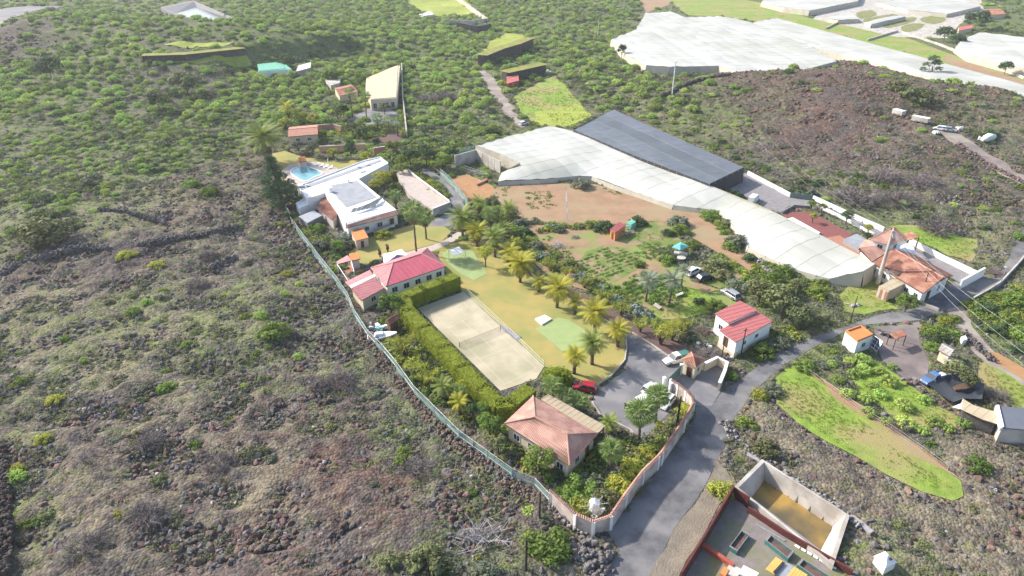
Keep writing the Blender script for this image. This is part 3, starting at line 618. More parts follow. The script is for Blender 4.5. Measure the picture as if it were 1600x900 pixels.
    def math_(op, a, c):
        x = N.new('ShaderNodeMath'); x.operation = op; x.use_clamp = True
        for i, v in enumerate((a, c)):
            if isinstance(v, float): x.inputs[i].default_value = v
            else: L.new(v, x.inputs[i])
        return x.outputs[0]
    n1 = noise(1.1); n2 = noise(.16); n3 = noise(.5, 6); n4 = noise(.05, 4)
    rockc = mix(rng(n1, .35, .65), (.055, .052, .054), (.135, .12, .112))
    redc = mix(rng(n1, .35, .65), (.078, .048, .039), (.15, .098, .078))
    dryc = mix(rng(n1, .35, .65), (.15, .125, .085), (.25, .21, .14))
    vegc = mix(rng(n3, .35, .65), (.085, .115, .035), (.175, .205, .07))
    f_red = math_('MULTIPLY', rng(n2, .3, .6), math_('MULTIPLY', attr('red'), 1.3))
    f_dry = rng(math_('ADD', math_('MULTIPLY', attr('dry'), .6), math_('SUBTRACT', n3, .15)), .42, .62)
    f_veg = rng(math_('ADD', math_('MULTIPLY', attr('veg'), .5), math_('SUBTRACT', noise(.28, 6, .7), .12)), .5, .72)
    c = mix(f_red, rockc, redc); c = mix(math_('MULTIPLY', f_dry, .8), c, dryc); c = mix(math_('MULTIPLY', f_veg, .85), c, vegc)
    vc = N.new('ShaderNodeTexVoronoi'); vc.inputs['Scale'].default_value = 2.6; vc.inputs['Randomness'].default_value = 1; L.new(tc, vc.inputs['Vector'])
    sx = N.new('ShaderNodeSeparateColor'); L.new(vc.outputs['Color'], sx.inputs[0]); hv = N.new('ShaderNodeHueSaturation'); L.new(rng(sx.outputs[0], 0, 1, .72, 1.32), hv.inputs['Value']); L.new(rng(sx.outputs[1], 0, 1, .7, 1.2), hv.inputs['Saturation']); L.new(c, hv.inputs['Color'])
    L.new(hv.outputs[0], b.inputs['Base Color'])
    vo = N.new('ShaderNodeTexVoronoi'); vo.inputs['Scale'].default_value = 2.6; L.new(tc, vo.inputs['Vector'])
    bp = N.new('ShaderNodeBump'); bp.inputs['Strength'].default_value = .7; bp.inputs['Distance'].default_value = .3; bp.invert = True; L.new(vo.outputs['Distance'], bp.inputs['Height'])
    b2 = N.new('ShaderNodeBump'); b2.inputs['Strength'].default_value = .8; b2.inputs['Distance'].default_value = .2; L.new(noise(3.5, 5, .7), b2.inputs['Height']); L.new(bp.outputs[0], b2.inputs['Normal']); L.new(b2.outputs[0], b.inputs['Normal'])
    me.materials.append(m_); o = mobj('ground', me); o['kind'] = 'structure'
# ================================================================ LARGE STRUCTURES
def W(pts, z): return [P(a, b, z) for a, b in pts]
def fl(pts, z=0.0): return [Vector((p[0], p[1], z)) for p in pts]
def hip_roof(root, eaves, ridge, m, style, capm, w=1.1, thick=.16, under=None):
    """eaves: 4 points ccw-ordered so that eaves[0]-eaves[1] and eaves[2]-eaves[3] are the long sides; ridge: point near side 3-0, point near side 1-2"""
    e, (r0, r1) = eaves, ridge
    faces = [([e[0], e[1], r1, r0], (e[0], e[1])), ([e[1], e[2], r1], (e[1], e[2])), ([e[2], e[3], r0, r1], (e[2], e[3])), ([e[3], e[0], r0], (e[3], e[0]))]
    base = MB()
    for f, ev in faces: base.face(f)
    base.face([Vector(p) - Vector((0, 0, .12)) for p in e])
    for i in range(4):
        a, b = e[i], e[(i + 1) % 4]; d = Vector((0, 0, .12)); base.face([a, b, b - d, a - d])
    base.build('roof_deck', under or M['wood'], root)
    for f, ev in faces:
        if style == 'tiles': tiles(root, 'roof_tiles', f, ev, m)
        else: panels(root, 'roof_panel', f, ev, m if not isinstance(m, dict) else m[len(f)], w)
    for a, b in ((r0, r1), (e[0], r0), (e[3], r0), (e[1], r1), (e[2], r1)): ridge_cap(root, [a, b], capm)
def slope(root, poly, eave, m, style='tiles', w=1.1, deck=True, row=.42, name=None, pitch=.26):
    if deck:
        d = MB(); d.prism(poly, 0, thick=.1); d.build('roof_deck', M['wood'], root)
    q = [p + Vector((0, 0, .005)) for p in poly]
    if style == 'tiles': return tiles(root, name or 'roof_tiles', q, eave, m, pitch=pitch, row=row)
    return panels(root, name or 'roof_panel', q, eave, m, w)
def flat_building(name, label, cat, roof_px, z, wallm, roofm, parapet=.35, pt=.22, openings=(), group=None, parm=None):
    r = W(roof_px, z); c = cent(r); root = thing(name, label, cat, (c.x, c.y, 0), 0, group); NOPLANT.append([tuple(p) for p in r])
    r = ccw(r); foot = fl(r)
    b = MB(); b.prism([(p.x, p.y, z - .25) for p in r], -.2); b.build('wall', wallm, root)
    s = MB(); s.prism([(p.x, p.y, z - .05) for p in inset(r, .05)], 0, thick=.19); s.build('roof', roofm, root)
    if parapet:
        pb = MB(); n = len(r)
        for i in range(n):
            a, b2 = r[i], r[(i + 1) % n]; ai, bi = inset(r, pt * 1.2)[i], inset(r, pt * 1.2)[(i + 1) % n]
            lo = Vector((0, 0, -.25)); hi = Vector((0, 0, parapet))
            pb.hexa([a + lo, b2 + lo, bi + lo, ai + lo, a + hi, b2 + hi, bi + hi, ai + hi])
        pb.build('parapet', parm or wallm, root)
    for o in openings: opening(root, foot, *o)
    return root, r

# ---- tennis court, its net and lines; pads
def net(name, label, a, b, h, cat='net'):
    a, b = P(*a), P(*b); root = thing(name, label, cat, a)
    for p in (a, b): m = MB(); m.tube([p, p + Vector((0, 0, h + .1))], .06, 6); m.build('post', M['dark_metal'], root)
    m = MB(); k = 36; d = (b - a) / k
    for i in range(k): m.tube([a + d * i + Vector((0, 0, .1)), a + d * i + Vector((0, 0, h))], .012, 3)
    for j in range(6): m.tube([a + Vector((0, 0, .1 + j * (h - .12) / 5)), b + Vector((0, 0, .1 + j * (h - .12) / 5))], .012, 3)
    m.build('netting', M['dark_metal'], root)
    m = MB(); m.tube([a + Vector((0, 0, h)), b + Vector((0, 0, h))], .03, 5); m.build('net_tape', M['gravel'], root)
net('tennis_net', 'dark tennis net across the middle of the worn sandy court', (718, 543), (782, 517), 1.0)
def stripe(a, b, w=.07, lift=.052, m='white_paint', name='court_line'):
    a, b = P(*a), P(*b); d = (b - a).normalized(); s = Vector((-d.y, d.x, 0)) * w / 2; u = Vector((0, 0, lift)); mb = MB(); mb.face([a - s + u, b - s + u, b + s + u, a + s + u]); o = mb.build(name, M[m]); o['kind'] = 'structure'
mat('faded_line', (.56, .51, .41), (.5, .44, .34), .5)
M['faded_line'] = MATS['faded_line']
for a, b in (((672, 484), (789, 601)), ((716, 465), (838, 576)), ((672, 484), (716, 465)), ((789, 601), (838, 576)), ((700, 512), (745, 491)), ((747, 562), (808, 539)), ((722, 501), (777, 551))): stripe(a, b, m='faded_line')
def slab(name, label, cat, px, z0, z1, m, group=None, kind=None):
    w = [P(*p) for p in px]; c = cent(w); mb = MB(); mb.prism([(p.x, p.y, z1) for p in w], z0)
    o = mb.build(name, m); return tag(o, label, cat, group, kind)
slab('table', 'white table top lying at the corner of the green practice pad', 'table', [(836, 500), (851, 494), (862, 500), (847, 509)], .02, .35, M['white_paint'])
slab('bench_slab', 'grey paving slab beside the right edge of the tennis court', 'slab', [(782, 513), (789, 510), (815, 527), (806, 532)], .02, .12, M['gravel'])
# ---- villa
villa, _ = flat_building('villa', 'white flat-roofed villa with solar frames beside the swimming pool', 'house', [(543, 352), (508, 303), (480, 312), (464, 292), (568, 252), (594, 246), (607, 256), (560, 281), (620, 330)], 3.6, M['white_paint'], M['white_roof'], .3, openings=((0, .5, .2, .2, .3, 'window', 0),) if False else ())
ft = [P(545, 352, 3.6), P(620, 331, 3.6)]
for t, w_, z0, z1, kd in ((.12, 1.5, .9, 2.1, 'window'), (.35, 1.2, .9, 2.0, 'window'), (.62, 1.5, .9, 2.1, 'window'), (.88, 1.1, .05, 2.2, 'door')):
    q = [ft[0], ft[1], ft[1] + Vector((0, 9, 0)), ft[0] + Vector((0, 9, 0))]; opening(villa, q, 0, t, w_, z0, z1, kd)
mb = MB(); mb.prism(W([(518, 289), (558, 282), (589, 308), (541, 324), (519, 300)], 3.62), 0, thick=.04); mb.build('roof_terrace', M['grey_deck'], villa)
mb = MB(); mb.prism(W([(467, 293), (594, 249), (596, 252), (470, 297)], 3.63), 0, thick=.05); mb.build('roof_gutter', M['grey_deck'], villa)
slope(villa, [P(540, 357, 3.2), P(623, 335, 3.2), P(619, 328, 3.95), P(540, 349, 3.95)], (P(540, 357, 3.2), P(623, 335, 3.2)), M['terracotta'])
for (x, y, hh, s) in ((517, 300, 1.3, .8), (545, 285, .9, .35), (470, 292, .6, 1.0), (480, 291, .5, .6), (560, 262, .5, .7), (574, 258, .4, .8), (566, 268, .3, 1.2)):
    mb = MB(); p = P(x, y, 3.6); mb.box((p.x, p.y, 3.55), (s, s, hh), .3); mb.box((p.x, p.y, 3.55 + hh), (s * 1.2, s * 1.2, .08), .3); mb.build('chimney', M['white_paint'], villa)
for k in range(3):                                   # solar frames
    a = P(548 + k * 9, 334 - k * 2 - 0, 3.7); b = P(586 + k * 5, 325 - k * 6, 3.7); mb = MB(); z = Vector((0, 0, 1.0)); mid = Vector((.5, .9, 0))
    for p in (a, a.lerp(b, .33), a.lerp(b, .66), b):
        mb.tube([p, p + z * .3], .04, 4); mb.tube([p + mid, p + mid + z], .04, 4); mb.tube([p + z * .3, p + mid + z], .04, 4)
    mb.tube([a + z * .3, b + z * .3], .05, 4); mb.tube([a + mid + z, b + mid + z], .05, 4); fr = mb.build('solar_frame', M['grey_metal'], villa)
    for j in range(5):
        mb = MB(); t0, t1 = (j + .06) / 5, (j + .94) / 5; q0, q1 = a.lerp(b, t0) + z * .33, a.lerp(b, t1) + z * .33
        mb.prism([q0, q1, q1 + mid + z * .7, q0 + mid + z * .7], 0, thick=.05); mb.build('glass_tube_panel', M['net_white'], fr)
an, _r = flat_building('annex_building', 'low annex with brown tiled roof on the left side of the white villa', 'annex', [(506, 305), (534, 328), (520, 343), (497, 325)], 2.5, M['pink_wall'], M['old_terracotta'], 0)
slope(an, W([(534, 328), (506, 305), (494, 325), (520, 345)], 2.62), (P(494, 325, 2.62), P(520, 345, 2.62)), M['old_terracotta'], deck=False)
opening(an, fl(ccw(_r)), 0, .5, 1.0, .8, 1.9)
hut, r_ = flat_building('garden_hut', 'small pale hut with bright orange roof at the villa front corner', 'hut', [(549, 362), (567, 357), (575, 371), (556, 376)], 2.3, M['pink_wall'], M['orange_roof'], 0)
mb = MB(); mb.prism([p + Vector((0, 0, .05)) for p in inset(W([(549, 362), (567, 357), (575, 371), (556, 376)], 2.3), -.15)], 0, thick=.12); mb.build('roof', M['orange_roof'], hut)
opening(hut, fl(r_), 0, .5, .8, .1, 1.8, 'door', 0)
flat_building('lean_to_shed', 'grey sheet-covered lean-to among bushes below the villa annex', 'shed', [(466, 338), (490, 328), (504, 336), (480, 348)], 2.0, M['gravel'], M['grey_metal'], 0)
flat_building('white_store', 'little white store box beside the pine and the villa', 'shed', [(462, 318), (474, 312), (482, 320), (468, 326)], 2.2, M['white_paint'], M['white_roof'], .15)
mb = MB(); w = [P(*p) for p in [(620, 278), (634, 272), (646, 284), (700, 325), (677, 337), (640, 312), (632, 300)]]; mb.prism([(p.x, p.y, 1.5) for p in w], -.2)
tag(mb.build('paved_terrace', M['paving']), None, None, None, 'structure'); NOPLANT.append([tuple(p) for p in w])
line_wall('terrace_wall', 'low cream parapet at the end of the paved parking terrace', [(677, 339), (704, 328)], 2.3, .25, M['pale_concrete'], M['white_paint'])
line_wall('terrace_side_wall', 'long cream wall along the upper side of the paved terrace', [(634, 270), (646, 283), (702, 326)], 2.2, .25, M['pale_concrete'], M['white_paint'])
line_wall('lawn_edge_wall', 'short white planter wall in front of the villa', [(585, 366), (616, 355)], .9, .4, M['white_paint'], M['terracotta'])
# ---- pool
pw = smooth_line([P(*p) for p in [(455, 270), (458, 265), (468, 262), (482, 262), (492, 265), (503, 271), (490, 277), (477, 283), (465, 278)]], 4, True)
mb = MB(); mb.face([(p.x, p.y, .09) for p in ccw(pw)]); o = mb.build('swimming_pool_water', M['pool_water']); tag(o, None, None, None, 'structure')
mb = MB(); cp = ccw(pw); cc = cent(cp); n_ = len(cp)
for i in range(n_):
    a, b = cp[i], cp[(i + 1) % n_]; oa, ob = cc + (a - cc) * 1.09, cc + (b - cc) * 1.09; mb.hexa([(a.x, a.y, 0), (b.x, b.y, 0), (ob.x, ob.y, 0), (oa.x, oa.y, 0), (a.x, a.y, .18), (b.x, b.y, .18), (ob.x, ob.y, .18), (oa.x, oa.y, .18)])
tag(mb.build('pool_coping', M['white_paint']), 'white rim around the blue kidney-shaped swimming pool', 'pool edge')
# ---- upper buildings
def simple_house(name, label, cat, eaves_px, z, zr, m, style='tiles', wallm=None, dirn=0, ops=(), **k):
    e = W(eaves_px, z); r0 = cent([e[3], e[0]]); r1 = cent([e[1], e[2]]); r0.z = r1.z = zr; c = cent(e)
    root = thing(name, label, cat, (c.x, c.y, 0)); NOPLANT.append([tuple(p) for p in e]); foot = inset(fl(e), .3); shell(root, foot, -.2, z - .1, wallm or M['cream_wall'])
    f = inset(e, .3)
    for a, b, r in ((f[1], f[2], r1), (f[3], f[0], r0)):
        g = MB(); rr = c.lerp(r, .93); rr.z = zr - .12; g.face([a - Vector((0, 0, .12)), b - Vector((0, 0, .12)), rr]); g.build('gable', wallm or M['cream_wall'], root)
    slope(root, [e[0], e[1], r1, r0], (e[0], e[1]), m, style, **k); slope(root, [e[2], e[3], r0, r1], (e[2], e[3]), m, style, **k); ridge_cap(root, [r0, r1], m)
    for o_ in ops: opening(root, fl(foot), *o_)
    return root
simple_house('tiled_outbuilding', 'pink tiled outbuilding among yellow bushes above the pool', 'outbuilding', [(450, 214), (497, 210), (496, 195), (452, 199)], 2.8, 3.6, M['pink_tile'], ops=((0, .3, 1.4, .8, 2), (0, .7, 1.4, .8, 2)))
for lb, q in (('orange garden wall with cacti above the villa lawn', [(500, 240), (540, 238), (572, 236)]), ('pinkish retaining wall right of the orange cactus wall', [(584, 243), (602, 240), (622, 238)]), ('upper garden wall behind the tiled outbuilding', [(497, 206), (520, 204), (534, 208)])):
    line_wall('garden_wall', lb, q, 2.4, .35, M['peach_wall'] if 'orange' in lb.split()[0] else M['pink_tile'], M['pale_concrete'])
wh, r_ = flat_building('warehouse', 'long cream-roofed warehouse above two tall slim palms', 'warehouse', [(579, 156), (571, 137), (572, 122), (617, 103), (625, 102), (620, 153)], 4.2, M['cream_wall'], M['cream_wall'], 0)
e_ = W([(579, 155), (619, 152), (622, 102), (572, 122)], 4.3); panels(wh, 'roof_panel', e_, (e_[0], e_[1]), M['beige_sheet'], 2.2)
for t in (.15, .38, .6, .83): opening(wh, [P(579, 156, 4.2), P(620, 153, 4.2), P(624, 120, 4.2), P(572, 122, 4.2)], 0, t, 1.5, .4, 2.8)
line_wall('warehouse_wall', 'pale stone wall running down beside the cream warehouse', [(628, 105), (630, 160), (636, 215)], 2.0, .5, M['pale_concrete'])
simple_house('red_tiled_hut', 'small brown-red tiled hut left of the cream warehouse', 'hut', [(530, 150), (560, 144), (548, 132), (522, 138)], 2.6, 3.3, M['old_terracotta'], ops=((0, .5, 1.2, .8, 1.9),))
slab('pale_shelter', 'pale roofed shelter above the red tiled hut', 'shelter', [(509, 132), (534, 128), (532, 138), (518, 142)], 0, 2.4, M['pale_concrete'])
gs, r_ = flat_building('green_roofed_shed', 'long shed with mint green roof among bushes at upper left', 'shed', [(404, 112), (402, 100), (441, 96), (456, 108)], 2.8, M['white_paint'], M['tarp_green'], 0)
e_ = W([(404, 111), (446, 107), (441, 97), (402, 101)], 2.9); panels(gs, 'roof_panel', e_, (e_[0], e_[1]), M['tarp_green'], 2.0); opening(gs, fl(r_), 0, .5, 3, .3, 2.2)
flat_building('white_gabled_shed', 'pale little shed right of the mint green roof', 'shed', [(462, 112), (485, 106), (486, 97), (466, 102)], 2.4, M['pale_concrete'], M['white_roof'], .1)
cab = simple_house('red_cabin', 'small red cabin in front of the dark stone terraces', 'cabin', [(792, 131), (811, 126), (809, 115), (791, 119)], 2.4, 3.0, M['coral_metal'], 'panels', wallm=M['red_brick'], ops=((0, .5, 1, .8, 1.8),))
for nm, lb, q, h in (('terrace_wall', 'upper dark lava-stone terrace wall above the red cabin', [(752, 104), (780, 92), (806, 84), (829, 74)], 5.5), ('terrace_wall', 'lower dark lava-stone terrace wall behind the red cabin', [(788, 128), (815, 122), (849, 114)], 4.5), ('terrace_wall', 'dark terrace wall under the bright yellow field at upper left', [(225, 96), (290, 94), (382, 84)], 3), ('terrace_wall', 'dark stone wall below the concrete tank at the top', [(716, 46), (745, 52), (764, 48)], 4.5)):
    line_wall(nm, lb, q, h, 3.5, M['dark_stone_wall'], M['lawn_green'] if h != 4.5 or 'cabin' in lb else None, capw=1.6)
line_wall('tank_wall', 'pale end wall of the planted concrete tank at the top', [(694, 38), (735, 40), (762, 36)], 3.2, .6, M['pale_concrete'])
line_wall('tank_wall', 'long pale side wall of the planted concrete tank', [(762, 36), (700, -10)], 3.2, .6, M['pale_concrete'])
slab('white_shelter', 'white plastic shelter beside the planted tank at the top', 'shelter', [(655, 24), (672, 20), (678, 26), (660, 29)], 0, 2.0, M['white_paint'])
line_wall('yard_wall', 'grey-pink concrete wall behind the green water tank corner', [(712, 262), (744, 253)], 4.0, .3, M['pale_concrete'], posts=3)
line_wall('yard_wall', 'concrete tank wall descending beside the big white net greenhouse', [(745, 253), (782, 272)], 4.0, .3, M['pale_concrete'], posts=3)
slab('tank_floor', 'dark green floor of the walled tank near the greenhouse', 'tank floor', [(728, 264), (745, 255), (778, 270), (762, 275)], 0, .06, M['leaf_dark'])
slab('soil_pit_wall', 'brown retaining step on the bare earth bank', 'step', [(743, 289), (760, 281), (763, 283), (746, 291)], 0, .6, M['old_terracotta'])
# ---- reservoir helper: sloped concrete basin with water
def basin(name, label, rim, floor, zr, zf, waterm, t=.5, wall=M['pale_concrete'], zb=-3):
    zg = P(*[sum(q[i] for q in rim) / len(rim) for i in (0, 1)]).z; zg = zg if abs(zg) > .3 else 0; d_ = -zf + .6; zr += zg; zf += zg; zb += zg - (3 if zg else 0)
    r = [P(a, b, zr) for a, b in rim]; f = [P(a, b, zf) for a, b in floor]; c = cent(r)
    root = thing(name, label, 'reservoir', (c.x, c.y, 0)); n = len(r); NOPLANT.append([tuple(p) for p in r]); ZONES.append(([tuple(c + (p - c) * 1.07) for p in r], d_ + (2 if zg else 0)))
    for i in range(n):
        a, b, fa, fb = r[i], r[(i + 1) % n], f[i], f[(i + 1) % n]; oa, ob = c + (a - c) * 1.08, c + (b - c) * 1.08; oa.z = ob.z = zr
        mb = MB(); mb.face([fa, fb, b, a]); mb.face([a, b, ob, oa]); mb.face([oa, ob, Vector((ob.x, ob.y, zb)), Vector((oa.x, oa.y, zb))])
        m1 = a.lerp(fa, .45) + Vector((0, 0, .18)); m2 = b.lerp(fb, .45) + Vector((0, 0, .18))
        mb.build('sloping_wall', wall, root)
    mb = MB(); mb.face([p + Vector((0, 0, -.02)) for p in f]); mb.build('floor', M['dry_ground'], root)
    w = [a.lerp(b, .10) for a, b in zip(f, r)]; mb = MB(); mb.face(w); mb.build('water', waterm, root)
    return root
res = basin('reservoir', 'empty concrete reservoir with shallow brown and ochre water, lower right', [(1154, 762), (1194, 722), (1321, 804), (1297, 876)], [(1171, 786), (1194, 754), (1299, 825), (1281, 858)], .9, -2.2, M['brown_water'])
mb = MB(); w = W([(1143, 746), (1150, 760), (1162, 776), (1156, 780), (1140, 762)], .9)
basin('reservoir', 'pale concrete reservoir with grey water at the upper left', [(255, 12), (303, 2), (388, 39), (336, 52)], [(272, 23), (308, 12), (370, 38), (337, 47)], 1.0, -2.2, M['grey_water'], wall=M['gravel'])
line_wall('kerb_wall', 'rough pale kerb wall along the upper side of the lower right reservoir', [(1160, 708), (1215, 736), (1275, 775), (1338, 815), (1362, 834)], .35, .7, M['stone_pale'])
# ---- pavilion with red seamed roof
pv_e = W([(603, 448), (697, 416), (668, 388), (579, 419)], 3.0); pv_r = W([(614, 411), (658, 397)], 4.4)
pav = thing('pavilion', 'pavilion behind the hedge, glossy hipped metal roof coloured pink where lit, red where shaded', 'pavilion', (cent(pv_e).x, cent(pv_e).y, 0)); NOPLANT.append([tuple(p) for p in pv_e])
hip_roof(pav, pv_e, pv_r, M['pink_metal'], 'panels', M['pink_metal'], 1.15)
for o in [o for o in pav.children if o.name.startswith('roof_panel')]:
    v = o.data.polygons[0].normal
    if v.y < -.15 and v.x > .0: o.data.materials[0] = M['red_metal_shaded']  # shade put into the colour: slope turned from the sun gets darker red
ft = inset(fl(pv_e), .35); shell(pav, ft, -.2, 2.9, M['white_paint'])
for t in (.12, .32, .52, .72, .9): opening(pav, ft, 0, t, 1.4, .9, 2.2)
for t in (.3, .7): opening(pav, ft, 1, t, 1.5, .05, 2.3, 'door' if t > .5 else 'window')
lw = W([(566, 469), (601, 450), (580, 430), (547, 446)], 2.6)
low = thing('low_wing', 'low wing with pink sheet roof left of the red pavilion', 'annex', (cent(lw).x, cent(lw).y, 0)); NOPLANT.append([tuple(p) for p in lw])
slope(low, lw, (lw[1], lw[2]), M['pink_metal'], 'panels', 1.0); shell(low, inset(fl(lw), .3), -.2, 2.45, M['cream_wall'])
opening(low, inset(fl(lw), .3), 0, .5, 1.4, .8, 2.0)
a2 = W([(546, 448), (583, 430), (578, 422), (539, 441)], 2.35); slope(low, a2, (a2[0], a2[1]), M['pink_metal'], 'panels', 1.2)
mb = MB(); mb.prism(W([(546, 446), (585, 428), (588, 431), (549, 450)], 2.72), 0, thick=.2); mb.build('white_gutter', M['white_paint'], low)
a3 = W([(566, 469), (560, 466), (549, 452), (553, 450)], 2.3); slope(low, a3, (a3[0], a3[1]), M['pink_metal'], 'panels', 1.0)
pg = thing('pergola', 'pergola with pink roof over a brick floor at the fence side', 'pergola', P(540, 420)); q = W([(527, 413), (549, 407), (543, 399), (526, 409)], 2.4)
slope(pg, q, (q[0], q[1]), M['pink_metal'], 'panels', 1.0)
for p in q + [P(553, 424, 2.4), P(543, 437, 2.4)]: mb = MB(); mb.box((p.x, p.y, 0), (.14, .14, 2.35)); mb.build('post', M['white_paint'], pg)
mb = MB(); mb.tube([q[0], P(543, 437, 2.35)], .08, 4); mb.tube([q[1], P(553, 424, 2.35)], .08, 4); mb.build('beam', M['white_paint'], pg)
slab('pergola_floor', 'tan brick floor under the open pergola frame', 'floor', [(534, 420), (556, 412), (568, 424), (546, 442)], 0, .08, M['brick_patio'])
gk, r_ = flat_building('garden_kitchen', 'small orange-roofed garden kitchen beside the pergola', 'hut', [(549, 407), (561, 404), (558, 396), (546, 399)], 2.3, M['pink_wall'], M['orange_roof'], 0)
e_ = W([(548, 408), (562, 405), (559, 395), (545, 398)], 2.4); slope(gk, e_, (e_[0], e_[1]), M['orange_roof'], 'tiles')
tent = thing('garden_tent', 'white garden tent with a purple peaked side behind the pavilion', 'tent', P(618, 408)); e_ = W([(600, 413), (640, 400), (628, 389), (598, 397)], 2.4); ap = P(620, 398, 3.3)
for i in range(4):
    mb = MB(); a, b = e_[i], e_[(i + 1) % 4]; mid = a.lerp(b, .5); mid.z -= .12; mb.face([a, mid, ap]); mb.face([mid, b, ap]); mb.build('canopy_panel', M['purple'] if i == 0 else M['white_paint'], tent)
for p in e_: mb = MB(); mb.tube([(p.x, p.y, 0), p], .05, 5); mb.build('post', M['frame_white'], tent)
cn = thing('shade_canopy', 'flat white shade canopy standing on the upper green pad', 'canopy', P(716, 402)); e_ = W([(709, 399), (727, 394), (717, 385), (701, 391)], 2.1)
for i in range(2):
    mb = MB(); a = [e_[0].lerp(e_[1], i / 2 + .02), e_[0].lerp(e_[1], i / 2 + .48), e_[3].lerp(e_[2], i / 2 + .48), e_[3].lerp(e_[2], i / 2 + .02)]; mb.prism(a, 0, thick=.08); mb.build('canopy_panel', M['white_paint'], cn)
for p in e_: mb = MB(); mb.tube([(p.x, p.y, 0), p], .06, 5); mb.build('post', M['frame_white'], cn)
# ---- terracotta house
te = W([(890, 728), (935, 677), (833, 619), (788, 662)], 3.0)
te = [te[3], te[0], te[1], te[2]]; tr_ = W([(836, 652), (886, 679)], 4.7)
th = thing('tiled_house', 'house with salmon tiled hip roof beside the tennis court hedge', 'house', (cent(te).x, cent(te).y, 0)); NOPLANT.append([tuple(p) for p in te])
hip_roof(th, te, tr_, M['terracotta'], 'tiles', M['terracotta']); ft = inset(fl(te), .5); shell(th, ft, -.2, 2.9, M['cream_wall'])
for t in (.15, .4, .65, .88): opening(th, ft, 0, t, 1.3, .9, 2.1)
opening(th, ft, 1, .35, 1.3, .9, 2.1); opening(th, ft, 1, .75, 1.0, .05, 2.1, 'door', 0)
aw = W([(845, 625), (857, 617), (945, 666), (933, 680)], 3.0); aw = [aw[0], aw[3], aw[2], aw[1]]; aw[2].z -= .0
cp_ = thing('carport', 'carport with beige ribbed sheet roof along the salmon tiled house', 'carport', (cent(aw).x, cent(aw).y, 0)); NOPLANT.append([tuple(p) for p in aw])
slope(cp_, [p + Vector((0, 0, .1)) for p in aw], (aw[0] + Vector((0, 0, .1)), aw[1] + Vector((0, 0, .1))), M['beige_sheet'], 'panels', .9)
for s in (0, .2, .4, .6, .8, 1): p = aw[3].lerp(aw[2], s * .96 + .02); mb = MB(); mb.box((p.x, p.y, 0), (.14, .14, 2.95)); mb.build('post', M['wood'], cp_)
# ---- white building with coral roofs
wb = thing('white_outbuilding', 'white barn with two stepped coral red sheet roofs by the road', 'barn', P(1160, 530)); up = W([(1138, 505), (1183, 485), (1156, 470), (1117, 490)], 4.1); lo = W([(1150, 535), (1207, 502), (1183, 486), (1124, 516)], 3.5)
for q, h in ((up, 4.1), (lo, 3.5)): NOPLANT.append([tuple(p) for p in q]); slope(wb, q, (q[0], q[3]), M['coral_metal'], 'panels', 1.0, deck=True)
shell(wb, inset(fl(up), .2), -.2, 3.98, M['white_paint']); lf = inset(fl(lo), .2); shell(wb, lf, .9, 3.38, M['white_paint']); shell(wb, inset(fl(lo), .1), -.3, .9, M['cream_wall'], 'plinth')
opening(wb, lf, 0, .25, 1.1, 1.7, 2.6); opening(wb, lf, 0, .6, 1.1, 1.7, 2.6); opening(wb, lf, 3, .4, 1.2, 1.0, 3.0, 'door', 0); opening(wb, inset(fl(up), .2), 3, .5, 1.2, 1.5, 2.6)
# ---- gate house, gate, perimeter walls
gh = thing('gatehouse', 'tiny cream gatehouse with red tiled pyramid roof by the gate', 'gatehouse', P(1083, 585)); e_ = W([(1064, 562), (1087, 575), (1102, 562), (1080, 551)], 2.7); ap = P(1083, 557, 4.0)
fo = inset(fl(e_), .35); shell(gh, fo, -.1, 2.62, M['cream_wall']); NOPLANT.append([tuple(p) for p in e_])
for i in range(4): a, b = e_[i], e_[(i + 1) % 4]; d = MB(); d.face([a, b, ap]); d.build('roof_deck', M['wood'], gh); tiles(gh, 'roof_tiles', [a, b, ap], (a, b), M['old_terracotta']); ridge_cap(gh, [a, ap], M['pink_tile'], .1)
opening(gh, fo, 0, .6, 1.0, .05, 2.0, 'door', 0); opening(gh, fo, 1, .5, 1.0, .9, 2.0)
line_wall('forecourt_wall', 'curved pale wall around the forecourt beside the gatehouse', [(1099, 580), (1119, 570), (1134, 578), (1130, 592), (1122, 611)], 1.6, .35, M['cream_wall'], M['white_paint'])
line_wall('perimeter_wall', 'long white perimeter wall with red tile coping along the road', [(1049, 593), (1060, 600), (1073, 610), (1082, 620), (1084, 629), (1070, 655), (1035, 706), (1029, 713), (1005, 736), (978, 772), (955, 806), (928, 815), (900, 803), (859, 765)], 2.5, .3, mat('mottled_tan_wall', (.58,.5,.45), (.46,.38,.33), .9, .9, .2, 5, c3=(.36,.28,.24), sc3=.6), M['terracotta'], z=2.5, posts=6, pm=M['white_paint'], tilecap=True)  # tan wall colour with darker brown blotches, white pillars
gt = thing('sliding_gate', 'dark green solid sliding gate between white posts', 'gate', P(1052, 595)); a, b = P(1043, 606), P(1063, 585)
for i in range(8):
    mb = MB(); p, q = a.lerp(b, i / 8 + .005), a.lerp(b, (i + 1) / 8 - .005); d = Vector((-(b - a).y, (b - a).x, 0)).normalized() * .05; z0, z1 = Vector((0, 0, .1)), Vector((0, 0, 2.1))
    mb.hexa([p - d + z0, q - d + z0, q + d + z0, p + d + z0, p - d + z1, q - d + z1, q + d + z1, p + d + z1]); mb.build('board', M['green_gate'], gt)
for lb, q in (('white gate post at the driveway end of the green gate', (1036, 606)), ('white gate post joining the tiled perimeter wall', (1046, 615)), ('white gate post touching the gatehouse', (1063, 585))):
    g_ = thing('gate_post', lb, 'gate post', P(*q)); mb = MB(); mb.box(P(*q), (.42, .38, 2.1), .5); mb.build('shaft', M['white_paint'], g_); mb = MB(); p = P(*q); mb.box((p.x, p.y, 2.103), (.55, .5, .1), .5); mb.build('cap', M['white_paint'], g_)
